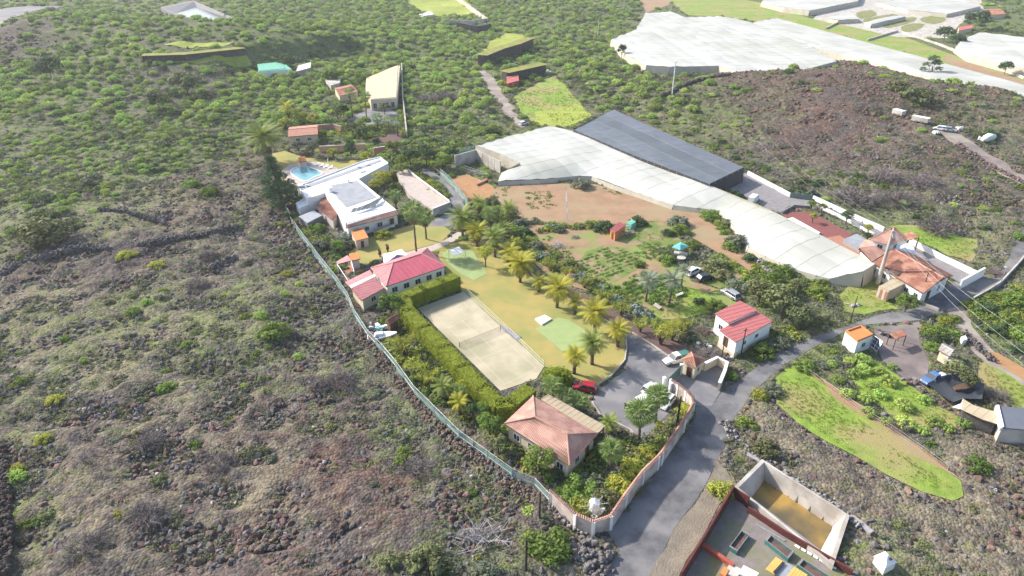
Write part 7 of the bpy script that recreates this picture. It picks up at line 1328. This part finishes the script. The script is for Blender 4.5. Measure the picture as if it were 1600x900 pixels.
skin_fig('head', [(0, 0, 1.52), (.015, 0, 1.62), (.02, 0, 1.72)], [(0, 1), (1, 2)], [.06, .1, .08], M['skin'], pr); skin_fig('hair', [(-.02, 0, 1.64), (-.01, 0, 1.74)], [(0, 1)], [.1, .09], M['dark_metal'], pr)
# ---- green mesh fence along the estate, with posts and droopy netting
def mesh_fence(label, pts, h, m, lean=.15, step=3.0, name='netting_fence', pr=.045):
    w = [P(*p) for p in pts]; root = thing(name, label, 'fence', w[0]); sm = []
    for i in range(len(w) - 1):
        k = max(1, int((w[i + 1] - w[i]).length / step))
        for j in range(k): sm.append(w[i].lerp(w[i + 1], j / k))
    sm.append(w[-1]); 
    for i in range(len(sm)): sm[i] = Vector((sm[i].x, sm[i].y, Hs(sm[i].x, sm[i].y)))
    for i, p in enumerate(sm): mb = MB(); mb.tube([p - Vector((0, 0, .3)), p + Vector((0, 0, h + .1))], pr, 5); mb.build('post', M['grey_metal'], root)
    for i in range(len(sm) - 1):
        a, b = sm[i], sm[i + 1]; d = (b - a).normalized(); s = Vector((-d.y, d.x, 0)); mb = MB(); n = 5; tp = h - .15 * random.random(); bl = random.uniform(-.5, .7) * lean * 3
        g = [[a.lerp(b, x / n) + Vector((0, 0, .03 + tp * z / 3 - .25 * math.sin(math.pi * x / n) * (z / 3))) + s * (bl * math.sin(math.pi * x / n) * (1 - abs(z / 3 - .4))) for x in range(n + 1)] for z in range(4)]
        for z in range(3):
            for x in range(n): mb.face([g[z][x], g[z][x + 1], g[z + 1][x + 1], g[z + 1][x]])
        mb.build('netting_panel', m, root)
    mb = MB()
    for z in (.1, h * .5, h): mb.tube([p + Vector((0, 0, z)) for p in sm], .022, 3)
    mb.build('wire', M['grey_metal'], root); return root
mesh_fence('pale green net fence along the whole left boundary of the estate', [(446, 326), (456, 348), (466, 366), (484, 390), (505, 418), (527, 446), (545, 473), (556, 500), (575, 530), (600, 556), (618, 578), (648, 620), (680, 652), (718, 690), (762, 722), (800, 750), (835, 765), (858, 790)], 2.2, M['green_mesh'])
mesh_fence('tall blue-green net fence right of the inner drive', [(688, 275), (705, 290), (720, 308), (731, 325)], 2.4, M['green_mesh'])
mesh_fence('dark green net fence on the tank wall at the top', [(708, 258), (743, 248)], 4.6, M['green_mesh'])
mesh_fence('wire fence along the right edge of the tennis court', [(728, 458), (770, 497), (812, 537), (850, 574)], 1.2, mat('clear_mesh', (.3, .3, .28), None, 1, .8, alpha=.03), lean=.02, pr=.02)
mesh_fence('rusty fence with yellow rail along the sloping meadow', [(1236, 570), (1262, 584), (1300, 610), (1345, 643), (1392, 672), (1440, 705), (1480, 735)], .9, mat('rusty_mesh', (.40, .22, .06), (.28, .15, .05), 1, .8, alpha=.28), lean=.1, step=4)
mesh_fence('wire fence across the bottom of the green tank', [(726, 266), (745, 272), (762, 279)], 1.4, mat('clear_mesh2', (.5, .5, .46), None, 1, .8, alpha=.2), step=2)
line_wall('lawn_kerb', 'thin curved pale kerb between lawn and asphalt drive', [(978, 525), (979, 545), (976, 564), (955, 588), (932, 604)], .35, .2, M['pale_concrete'])
line_wall('bed_kerb', 'long pale kerb between bark bed and lawn', [(830, 428), (862, 448), (905, 477), (950, 503), (986, 521)], .2, .16, M['pale_concrete'])
line_wall('drive_kerb', 'long pale kerb between bark bed and asphalt drive', [(988, 521), (1015, 537), (1042, 556), (1060, 568)], .3, .2, M['pale_concrete'])
line_wall('drive_kerb', 'pale kerb at the lower left side of the drive', [(925, 629), (938, 649), (985, 673), (1000, 689)], .3, .2, M['pale_concrete'])
stripe((884, 291), (887, 350), .45, .05, 'dirt_track', 'footpath')
line_wall('inner_kerb', 'curved white kerb on the outside of the inner drive', [(676, 262), (692, 274), (706, 289), (719, 303), (729, 323)], .5, .25, M['pale_concrete'])
# dry stone walls: individual stones piled in rows
def stone_mesh(name, m, seed, sub=2):
    bm = bmesh.new(); bmesh.ops.create_icosphere(bm, subdivisions=sub, radius=1); r = random.Random(seed); ph = [r.uniform(0, 6) for _ in range(6)]
    for v in bm.verts:
        d = v.co.normalized(); s = 1 + .28 * math.sin(d.x * 3.1 + ph[0]) * math.cos(d.y * 2.7 + ph[1]) + .2 * math.sin(d.z * 4 + ph[2]) + r.uniform(-.16, .16); v.co = Vector((d.x * s * r.uniform(.85, 1.1), d.y * s * .85, d.z * s * .72))
    me = bpy.data.meshes.new(name); bm.to_mesh(me); bm.free(); me.materials.append(m); return me
STN = {k: [stone_mesh('stone', M[mn], i * 7 + 1) for i in range(4)] for k, mn in (('grey', 'stone'), ('red', 'stone_red'), ('pale', 'stone_pale'))}
def merged_stones(name, root, pts, mats):
    V = []; F = []; MI = []; n0 = 0
    for (p, s, k) in pts:
        me = random.choice(STN[k]); R3 = Matrix.Rotation(random.random() * 6.3, 3, 'Z') @ Matrix.Rotation(random.random() * 2, 3, 'X')
        for v in me.vertices: q = R3 @ v.co * s; V.append((q.x + p[0] - root.location.x, q.y + p[1] - root.location.y, q.z + p[2] - root.location.z))
        for f in me.polygons: F.append(tuple(n0 + i for i in f.vertices)); MI.append(mats.index(k))
        n0 += len(me.vertices)
    me = bpy.data.meshes.new(name); me.from_pydata(V, [], F)
    for k in mats: me.materials.append(STN[k][0].materials[0])
    me.polygons.foreach_set('material_index', MI); o = mobj(name, me, root); o['kind'] = 'stuff'; return o
def stone_wall(label, pts, h, w=1.0, size=.3, kinds=('grey',), name='dry_stone_wall'):
    q = [P(*p) for p in pts]; root = thing(name, label, 'stone wall', q[0]); out = []
    for i in range(len(q) - 1):
        L = (q[i + 1] - q[i]).length; n = int(L * w * h / size / size * 1.1) + 3; d = (q[i + 1] - q[i]).normalized(); s = Vector((-d.y, d.x, 0))
        for k in range(min(n, 500)):
            p = q[i].lerp(q[i + 1], random.random()) + s * random.uniform(-.5, .5) * w; z = Hs(p.x, p.y) + random.random() * h; out.append(((p.x, p.y, z), size * random.uniform(.6, 1.25), random.choice(kinds)))
    merged_stones('stones', root, out, list(dict.fromkeys(kinds)))
stone_wall('dark broken stone wall running up the left lava slope', [(0, 430), (40, 412), (90, 400), (135, 388), (170, 392)], 1.3, 1.2)
stone_wall('dark stone wall in the middle of the left slope', [(215, 387), (260, 379), (310, 372), (350, 362), (375, 358)], 1.4, 1.2)
stone_wall('short low stone wall above the mound', [(155, 330), (200, 333), (232, 342), (260, 352)], 1.0, 1.0)
stone_wall('small dark stone wall below the middle wall', [(330, 422), (352, 410), (372, 404)], 1.1, 1.0)
stone_wall('thick brown stone wall at the lower left edge', [(2, 700), (8, 770), (10, 830), (8, 905)], 1.2, 1.5, .3, ('grey', 'red'))
stone_wall('rubble wall along the fence above the garden', [(556, 515), (600, 565), (650, 630), (700, 680), (760, 728), (850, 790)], .7, 2.2, .28, ('red', 'red', 'grey'))
stone_wall('stone wall between black rocks and the perimeter wall end', [(860, 790), (890, 815), (925, 838)], .5, 1.6, .26, ('pale', 'grey'))
stone_wall('grey rubble border below the road verge', [(1130, 660), (1150, 690), (1215, 735), (1290, 785), (1350, 828)], .5, 1.4, .25, ('pale', 'grey'))
stone_wall('heap of black lava rocks beside the bottom road', [(880, 868), (905, 858), (930, 865), (945, 880), (920, 900)], .9, 3.0, .4, name='rock_heap')
stone_wall('grey stone bank along the lower greenhouse edge', [(1180, 408), (1205, 430), (1225, 445)], 1.0, 1.4, .3, ('grey', 'pale'))
stone_wall('white gravel and stones inside the perimeter wall corner', [(945, 795), (962, 780), (978, 765)], .25, 2.2, .16, ('pale',), name='gravel_bed')
stone_wall('grey gravel bed inside the wall below the black pole', [(1020, 700), (1035, 690), (1045, 682)], .2, 2.0, .14, ('pale',), name='gravel_bed')
stone_wall('dark wall line crossing the right lava hill', [(1020, 158), (1050, 146), (1090, 128), (1140, 120)], 1.5, 1.5, .45)
stone_wall('stone edge of the hill track', [(1496, 226), (1530, 250), (1570, 272), (1605, 290)], .8, 1.2, .35, ('red', 'grey'))
stone_wall('dark retaining stone wall above the side track bushes', [(1505, 520), (1530, 548), (1552, 566)], .7, 1, .3)
# ---- poles, masts and wires
p = P(1371, 444); bp_ = thing('power_pylon', 'tall thick white pylon in front of the farmhouse tower', 'pylon', p); mb = MB(); mb.tube([p - Vector((0, 0, .3)), p + Vector((0, 0, 12.5))], [.5, .24], 10); mb.build('shaft', M['pale_concrete'], bp_); top = p + Vector((0, 0, 12.3))
xd = Vector((.35, .94, 0)).normalized()
mb = MB(); mb.tube([top - xd * 2.2 + Vector((0, 0, -.6)), top + xd * 2.2 + Vector((0, 0, -.6))], .1, 5); mb.build('crossarm', M['grey_metal'], bp_)
for s in (-2, 0, 2): mb = MB(); q = top + xd * s + Vector((0, 0, -.5)); mb.tube([q, q + Vector((0, 0, .5))], [.1, .06], 6); mb.build('insulator', M['glass'], bp_)
mb = MB()
for k in range(9): z = 5 + k * .8; mb.tube([p + Vector((.25, .3, z)), p + Vector((.45, .75, z + .4))], .03, 3)
mb.tube([p + Vector((.45, .75, 4.6)), p + Vector((.45, .75, 12))], .06, 4); mb.build('cable_ladder', M['dark_metal'], bp_)
def wire(label, a, b, sag=2.0, r=.02, group='power lines'):
    mb = MB(); n = 22; mb.tube([a.lerp(b, i / n) - Vector((0, 0, sag * 4 * (i / n) * (1 - i / n))) for i in range(n + 1)], r, 4, cap=False); tag(mb.build('power_line', M['grey_metal']), label, 'wire', group)
far_t = [P(1178, 214, 9), P(1196, 208, 9), P(1215, 200, 9)]
for s, f, n_, l in zip((-2, 0, 2), far_t, ((1640, 600), (1660, 592), (1680, 568)), ('nearest', 'middle', 'farthest')):
    q = top + xd * s + Vector((0, 0, -.1)); wire('%s wire of three running from the white pylon over the lava field' % l, f, q, 2.2, .014); wire('%s wire of three running from the white pylon to the right edge' % l, q, P(n_[0], n_[1], 9.5), 1.8, .016)
p = P(1196, 212); fp = thing('power_pole', 'far thin pole carrying three wires on the lava field', 'pole', p); mb = MB(); mb.tube([p, p + Vector((0, 0, 8.8))], [.12, .08], 6); mb.build('shaft', M['twig'], fp)
pole('mast', 'slim white mast in bushes below the plateau greenhouse', (1050, 149), 13.5, .25, .16, M['white_roof'], 'mast', 2.2)
pole('power_pole', 'thin grey pole at the left edge of the plateau greenhouse', (934, 55), 9, .16, .1, M['white_roof'])
pole('power_pole', 'black wooden pole inside the perimeter wall', (1057, 668), 6.0, .2, .13, M['pole_wood']); pole('power_pole', 'dark wooden pole at the bottom left of the big bush', (822, 893), 5.5, .17, .12, M['pole_wood']); pole('power_pole', 'dark wooden pole behind the big bottom bush', (843, 812), 5.0, .15, .1, M['pole_wood'])
pole('power_pole', 'dark pole against the front wall of the coral barn', (1158, 553), 5.5, .12, .08, M['pole_wood'], arm=.9); pole('power_pole', 'thin dark pole left of the coral barn', (1127, 562), 4.6, .11, .08, M['pole_wood']); pole('power_pole', 'dark pole at the corner of the farmhouse roof', (1437, 468), 6.2, .12, .08, M['pole_wood']); pole('power_pole', 'thin pole in the grass left of the container', (1328, 505), 6.0, .1, .07, M['pole_wood'])
pole('lamp_post', 'street lamp at the road bend by the right edge', (1562, 446), 4.2, .08, .06, M['grey_metal'], 'street lamp'); p = P(1562, 446); mb = MB(); mb.box((p.x, p.y + .2, 4.2), (.5, .9, .15)); mb.build('lamp_head', M['grey_metal'], [o for o in COL.objects if o.get('label') == 'street lamp at the road bend by the right edge'][0])
for k, (x, y) in enumerate(((826, 560), (843, 572), (862, 590))):
    pole('lawn_light', ('upper', 'middle', 'lower')[k] + ' small yellow-topped stake between court and practice green', (x + 2, y - 10), .9, .03, .03, M['pole_wood'], 'stake')
# bean rows and posts near the right edge
# ================================================================ WILD GROUND: counted spurge bushes, then uncountable stuff
ALLX = [z[0] for z in ZONES] + NOPLANT
def free(x, y, margin=.6):
    ok = np.ones(x.shape, bool)
    for poly in ALLX:
        pa = np.array([p[:2] for p in poly]); x0, y0 = pa.min(0) - margin; x1, y1 = pa.max(0) + margin
        k = np.where((x > x0) & (x < x1) & (y > y0) & (y < y1) & ok)[0]
        if k.size: bad = inpoly(x[k], y[k], poly) | (pdist(x[k], y[k], poly) < margin); ok[k[bad]] = False
    return ok
def candidates(n, y0, y1, power=1.0):
    """uniform over the wedge of ground the photograph could see, a little wider"""
    out = []; a = .86
    y = np.sqrt(RNG.uniform(y0 * y0, y1 * y1, n)) if power == 1 else (RNG.uniform(y0 ** (2 - power), y1 ** (2 - power), n)) ** (1 / (2 - power))
    x = RNG.uniform(-1, 1, n) * (y * a + 25); return x, y
def gn_scatter(name, meshes, x, y, z, s, label, cat, sz=None, tilt=0.0):
    me = bpy.data.meshes.new(name); me.vertices.add(len(x)); me.vertices.foreach_set('co', np.stack([x, y, z], 1).astype(np.float32).ravel())
    a = me.attributes.new('scl', 'FLOAT_VECTOR', 'POINT'); sz = s if sz is None else sz; a.data.foreach_set('vector', np.stack([s, s, sz], 1).astype(np.float32).ravel())
    a = me.attributes.new('rot', 'FLOAT_VECTOR', 'POINT'); a.data.foreach_set('vector', np.stack([RNG.uniform(-tilt, tilt, len(x)), RNG.uniform(-tilt, tilt, len(x)), RNG.uniform(0, 6.28, len(x))], 1).astype(np.float32).ravel())
    a = me.attributes.new('idx', 'INT', 'POINT'); a.data.foreach_set('value', RNG.integers(0, len(meshes), len(x)).astype(np.int32))
    col = bpy.data.collections.new(name + '_kinds')
    for i, m_ in enumerate(meshes): col.objects.link(bpy.data.objects.new(name + '_piece', m_))
    ng = bpy.data.node_groups.new(name, 'GeometryNodeTree'); ng.interface.new_socket('Geometry', in_out='INPUT', socket_type='NodeSocketGeometry'); ng.interface.new_socket('Geometry', in_out='OUTPUT', socket_type='NodeSocketGeometry')
    N = ng.nodes; L = ng.links; gi = N.new('NodeGroupInput'); go = N.new('NodeGroupOutput'); ci = N.new('GeometryNodeCollectionInfo'); ci.inputs[0].default_value = col; ci.inputs[1].default_value = True; ci.inputs[2].default_value = True
    ip = N.new('GeometryNodeInstanceOnPoints'); L.new(gi.outputs[0], ip.inputs['Points']); L.new(ci.outputs[0], ip.inputs['Instance']); ip.inputs['Pick Instance'].default_value = True
    def na(n, t): q = N.new('GeometryNodeInputNamedAttribute'); q.data_type = t; q.inputs[0].default_value = n; return q.outputs[0]
    L.new(na('idx', 'INT'), ip.inputs['Instance Index']); L.new(na('rot', 'FLOAT_VECTOR'), ip.inputs['Rotation']); L.new(na('scl', 'FLOAT_VECTOR'), ip.inputs['Scale']); L.new(ip.outputs[0], go.inputs[0])
    o = mobj(name, me); md = o.modifiers.new('scatter', 'NODES'); md.node_group = ng; tag(o, label, cat, None, 'stuff'); return o
# spurge: domes on the green slopes; the 270 that show largest stand as things, the rest as one mass
x, y = candidates(24000, 58, 640, .55); lc = landcover(x, y); keep = free(x, y, 1.0) & (RNG.random(x.size) < np.clip(lc[:, 5], 0, 1) ** 1.7 * (.35 + .9 * vn(x, y, 22, 91)) * 1.3); x, y = x[keep], y[keep]
sel = []; grid = {}
r_all = RNG.uniform(.8, 1.9, x.size) * np.where(y > 250, 1.75, .95)
for i in range(x.size):                                # keep them from growing through each other
    g = (int(x[i] // 4), int(y[i] // 4)); ok = True
    for a in (-1, 0, 1):
        for b in (-1, 0, 1):
            for j in grid.get((g[0] + a, g[1] + b), ()):
                if (x[i] - x[j]) ** 2 + (y[i] - y[j]) ** 2 < (.8 * (r_all[i] + r_all[j])) ** 2: ok = False
    if ok: grid.setdefault(g, []).append(i); sel.append(i)
sel = np.array(sel); x, y, r = x[sel], y[sel], r_all[sel]; z = H(x, y)
dd = np.sqrt(x * x + y * y + CAM_H ** 2); dep = y * CP + (CAM_H - z) * SP; px = 800 + FPX * x / dep; py = 450 + FPX * ((CAM_H - z) * CP - y * SP) / dep
vis = (px > -10) & (px < 1610) & (py > -10) & (py < 910); show = np.where(vis, r / dd, 0); order = np.argsort(-show); nb = min(275, int(vis.sum()))
def region(a, b):
    if a > 930: return ('spurge dome on the scrub below the plateau greenhouse', 'spurge bushes by the plateau greenhouse') if b < 230 and a < 1160 else ('pale spurge dome on the right lava slopes', 'spurge bushes on the right lava slopes') if b < 480 else ('pale spurge dome in the lower right scrub', 'spurge bushes in the lower right scrub')
    if b < 130: return ('spurge dome on the hillside near the top of the picture', 'spurge bushes near the top') if a < 560 else ('spurge dome on the green slope above the bright meadow', 'spurge bushes above the meadow')
    if b < 260: return ('spurge dome on the dark upper left slope', 'spurge bushes on the dark slope') if a < 400 else ('spurge dome on the dense slope between warehouse and white greenhouse', 'spurge bushes by the warehouse')
    if b < 360: return ('spurge dome on the slope at the left of the lava mound', 'spurge bushes left of the mound')
    return ('small spurge dome scattered in the lower left lava field', 'spurge bushes in the lower left lava')
for i in order[:nb]:
    l, g = region(px[i], py[i]); o = bpy.data.objects.new('spurge_bush', SPG[int(RNG.integers(0, len(SPG)))]); COL.objects.link(o); o.location = (x[i], y[i], z[i]); o.scale = (r[i], r[i] * RNG.uniform(.85, 1.15), r[i] * RNG.uniform(.95, 1.35)); o.rotation_euler = (0, 0, RNG.uniform(0, 6.28)); tag(o, ('large' if r[i] > 1.9 else 'middle-sized' if r[i] > 1.3 else 'small') + ' ' + l + (', to the left' if px[i] % 400 < 133 else ', to the right' if px[i] % 400 > 266 else ''), 'bush', g)
rest = order[nb:]
gn_scatter('spurge_cover', SPG, x[rest], y[rest], z[rest], r[rest], 'mass of smaller rounded green bushes covering the far slopes', 'bushes', r[rest] * 1.1)
def scatter(name, meshes, n, y0, y1, col, power, smin, smax, label, cat, pw=1.0, f=1.0, flat=1.0, margin=.3, zoff=0.0, tilt=0.0, gate=None, sy=.0, pe=2.2):
    x, y = candidates(n, y0, y1, power); lc = landcover(x, y); d = np.clip(lc[:, col], 0, 1) ** pw * f
    d = d * ((.55 if 'rocks' in name else .14) + 1.55 * sstep(.3, .7, fbm(x, y, 9, 120 + col * 7)))
    if 'rocks' not in name: d = d * (.35 + 1.3 * sstep(.36, .62, fbm(x, y, 27, 200 + col)))
    if gate is not None: d = gate(lc, d)
    k = (RNG.random(n) < d); x, y = x[k], y[k]; k = free(x, y, margin); x, y = x[k], y[k]; s = smin + (smax - smin) * RNG.random(x.size) ** pe; s = s * (1 + sy * np.maximum(0, y - 150) / 150)
    z = H(x, y) + zoff * s; return gn_scatter(name, meshes, x, y, z, s, label, cat, s * flat, tilt)
# terrain relief lifts some spots a little: pieces sink slightly
scatter('lava_rocks', STN['grey'], 150000, 50, 230, 3, .5, .06, .6, 'loose grey lava rocks covering the left and right slopes', 'rocks', 1.0, 1.3, pe=3.5, zoff=-.1, tilt=1.0, gate=lambda lc, d: d * (1.1 - .8 * lc[:, 1]))
scatter('red_lava_rocks', STN['red'], 140000, 50, 380, 3, .6, .07, .7, 'loose reddish lava rocks on the slopes', 'rocks', 1.0, 1.3, pe=3.5, zoff=-.1, tilt=1.0, gate=lambda lc, d: d * np.clip(lc[:, 1] * 1.5, 0, 1), sy=.5)
scatter('pale_rocks', STN['pale'], 9000, 50, 200, 3, .4, .1, .34, 'scattered pale stones between the lava rocks', 'stones', 1.0, .5, zoff=.2, tilt=1.0)
scr = [crown_mesh('scrub_clump', M['leaf_greygreen'], 7, 12, .15, .7, 0, .4) for _ in range(2)] + [crown_mesh('scrub_clump', M['leaf_olive'], 7, 12, .14, .7, 0, .4) for _ in range(2)]
scatter('scrub', scr, 80000, 50, 330, 4, .6, .28, 1.15, 'low grey-green and olive scrub between the rocks', 'scrub', 1.0, 1.3, flat=.75, sy=.25)
scd = [crown_mesh('dark_shrub', M['leaf_dark'], 8, 12, .16, .8, 0, .42) for _ in range(1)] + [crown_mesh('mid_shrub', M['leaf_mid'], 8, 12, .15, .8, 0, .42) for _ in range(2)] + scr[:1] + scr[2:3] + SPG[:1]
scatter('dense_shrubs', scd, 26000, 150, 760, 4, .9, .6, 2.2, 'dense dark shrubs covering the far slopes', 'shrubs', 1.8, 1.3, flat=.85, sy=.25, gate=lambda lc, d: d * np.clip(1.2 - 1.4 * lc[:, 1], .12, 1))
scatter('green_shrubs', [crown_mesh('green_shrub', M['leaf_mid'], 6, 12, .16, .75, 0, .4), crown_mesh('lime_shrub', M['leaf_yellow'], 6, 12, .14, .7, 0, .4)], 9000, 50, 300, 0, .5, .25, .9, 'small bright green shrubs dotted through the scrub', 'shrubs', 1.2, .9, flat=.75)
scatter('dry_twigs', [twig_mesh('twig_clump', M['twig'], 26, 4, .022), twig_mesh('twig_clump', M['twig'], 26, 4, .02)], 9000, 50, 320, 6, .6, .5, 1.7, 'leafless grey twiggy shrubs through the scrub', 'dry shrubs', 1.2, 1.3, flat=.7, sy=.2)
scatter('tall_shrubs', CR['mid'][:2] + CR['olive'][:2] + CR['dark'][:2] + CR['greygreen'][:2], 3600, 150, 760, 4, .9, 1.3, 3.2, 'taller mixed shrubs standing out of the far scrub', 'shrubs', 2.0, 1.3, flat=.85, margin=2.0, gate=lambda lc, d: d * np.clip(1.2 - 1.7 * lc[:, 1], .08, 1))
scatter('near_shrubs', CR['olive'][:2] + CR['greygreen'][:2] + CR['mid'][:1], 5500, 55, 230, 4, .8, .5, 1.6, 'rounded olive shrubs on the nearer lava slopes', 'shrubs', 1.3, .9, flat=.7, margin=1.2)
def tuft(m): 
    n = 20; d = rdir(n, .9); d[:, 2] = np.abs(d[:, 2]) + .2; C = d * .3; t = np.cross(d, rdir(n)); return quads_mesh('grass_tuft', C, d * .32, t / np.linalg.norm(t, axis=1)[:, None] * .05, m)
scatter('dry_grass', [tuft(M['grass_dry']) for _ in range(3)], 40000, 50, 230, 7, .5, .35, .95, 'dry pale grass tufts on stony ground', 'dry grass', 1.0, 1.3, flat=.7)
def in_poly_scatter(name, meshes, polys, dens, smin, smax, label, cat, flat=1.0, rows=None):
    X = []; Y = []
    for q in polys:
        w = [P(*p) for p in q]; xs = [p.x for p in w]; ys = [p.y for p in w]; A = (max(xs) - min(xs)) * (max(ys) - min(ys)); n = int(A * dens)
        a = RNG.uniform(min(xs), max(xs), n); b = RNG.uniform(min(ys), max(ys), n); k = inpoly(a, b, [tuple(p) for p in w]); a, b = a[k], b[k]
        if rows:
            ang, sp = rows; u = a * math.cos(ang) + b * math.sin(ang); v = -a * math.sin(ang) + b * math.cos(ang); v = np.round(v / sp) * sp + RNG.normal(0, .12, v.size); k = vn(a, b, 3, 5) > .22; a = (u * math.cos(ang) - v * math.sin(ang))[k]; b = (u * math.sin(ang) + v * math.cos(ang))[k]
        else: k = RNG.random(a.size) < sstep(.25, .65, fbm(a, b, 6, 33)); a, b = a[k], b[k]
        k = np.ones(a.size, bool)
        for q2 in NOPLANT: k &= ~inpoly(a, b, q2)
        X.append(a[k]); Y.append(b[k])
    X = np.concatenate(X); Y = np.concatenate(Y); s = RNG.uniform(smin, smax, X.size); gn_scatter(name, meshes, X, Y, H(X, Y) + .02, s, label, cat, s * flat)
gt_ = [tuft(M['grass_green']) for _ in range(3)]
in_poly_scatter('meadow_grass', gt_, [[(1215, 595), (1262, 588), (1385, 690), (1490, 765), (1440, 760), (1330, 708), (1215, 630)], [(1350, 562), (1412, 597), (1498, 655), (1440, 666), (1345, 618)], [(1310, 462), (1372, 434), (1398, 480), (1322, 487)], [(1532, 564), (1605, 607), (1660, 660), (1552, 622)], [(1000, 470), (1085, 450), (1110, 488), (1032, 497)], [(1388, 354), (1525, 378), (1512, 410), (1420, 372)]], 6.0, .2, .6, 'bright green grass tufts of the meadows', 'grass', .7)
in_poly_scatter('far_meadow_grass', gt_, [[(802, 152), (868, 118), (925, 182), (868, 200), (812, 175)], [(975, 355), (1075, 362), (1010, 393)], [(1090, 420), (1160, 420), (1200, 460), (1130, 450)]], .8, .5, 1.1, 'tall green grass of the far meadow and orchard', 'grass', .7)
cl = [crown_mesh('crop_plant', M['crop_leaf'], 5, 9, .2, .7, 0, .45) for _ in range(2)] + [crown_mesh('crop_plant', M['leaf_mid'], 5, 9, .2, .7, 0, .45)]
in_poly_scatter('crop_rows', cl, [[(897, 410), (945, 387), (975, 390), (1006, 409), (950, 440), (902, 425)]], 2.2, .3, .55, 'low green crop growing in rows in the market garden', 'crops', .7, rows=(.62, 1.3))
in_poly_scatter('bean_rows', cl, [[(957, 453), (1005, 424), (1038, 430), (1078, 458), (1050, 480), (982, 470)]], 2.4, .4, .8, 'bushy dark green bean rows in the lower plot', 'crops', .8, rows=(.62, 1.5))
in_poly_scatter('field_weeds', cl, [[(822, 298), (870, 300), (868, 328), (825, 325)], [(990, 395), (1040, 380), (1060, 395), (1000, 405)], [(770, 300), (800, 290), (785, 320)], [(935, 290), (990, 300), (960, 305)], [(820, 360), (900, 380), (890, 430), (850, 415)], [(980, 375), (1070, 385), (1090, 430), (1040, 420), (1000, 400)], [(1090, 400), (1130, 440), (1170, 470), (1110, 460)]], .8, .3, .8, 'patches of green weeds on the ploughed soil', 'weeds', .5)
und = [crown_mesh('undergrowth', M[k], 7, 12, .16, .75, 0, .42) for k in ('leaf_mid', 'leaf_dark', 'leaf_olive', 'leaf_mid', 'leaf_yellow')]
in_poly_scatter('garden_undergrowth', und, [[(590,470),(632,500),(790,650),(788,700),(700,650),(600,540)], [(866,765),(900,735),(940,700),(1000,690),(1076,636),(1080,645),(1030,706),(958,796),(930,806),(890,796)], [(480,345),(545,396),(528,436),(500,395),(458,345)], [(640,262),(700,298),(703,318),(650,280)], [(745,305),(800,326),(830,366),(860,390),(945,446),(1010,488),(1000,498),(900,442),(812,392),(760,338)], [(440,180),(500,186),(560,192),(640,200),(646,262),(700,250),(738,236),(640,215),(570,215),(470,215)], [(1098,326),(1150,366),(1240,424),(1296,445),(1280,475),(1215,450),(1150,400)], [(1500,478),(1600,440),(1660,560),(1560,528)], [(1150,425),(1215,430),(1260,480),(1240,500),(1190,480)], [(1440,495),(1480,495),(1500,530),(1450,545)], [(600,300),(636,305),(625,285),(605,270)], [(775,670),(790,672),(885,740),(870,765),(830,745),(790,705)], [(1120,395),(1160,420),(1215,432),(1180,450),(1110,430)], [(835,365),(880,358),(950,356),(945,349),(860,350)], [(1165,545),(1200,525),(1240,510),(1250,530),(1200,556)]], 1.0, .7, 1.8, 'dense undergrowth and low shrubs filling the garden edges', 'shrubs', .8)
# ---------------------------------------------------------------- air: one even haze box
if HAZE:
    mb = MB(); mb.hexa([(-1400, 20, -6), (1400, 20, -6), (1400, 1800, -6), (-1400, 1800, -6), (-1400, 20, 74), (1400, 20, 74), (1400, 1800, 74), (-1400, 1800, 74)]); mb.v = [(v[0], -20 if v[1] == 20 else v[1], v[2]) for v in mb.v]
    hz = mb.build('haze', bpy.data.materials.new('haze_air')); hz['kind'] = 'stuff'; hm = hz.data.materials[0]; hm.use_nodes = True; hm.node_tree.nodes.remove(hm.node_tree.nodes['Principled BSDF']); vp = hm.node_tree.nodes.new('ShaderNodeVolumePrincipled')
    vp.inputs['Color'].default_value = (.93, .96, 1, 1); vp.inputs['Density'].default_value = HAZE; vp.inputs['Anisotropy'].default_value = .2; hm.node_tree.links.new(vp.outputs[0], hm.node_tree.nodes['Material Output'].inputs['Volume'])
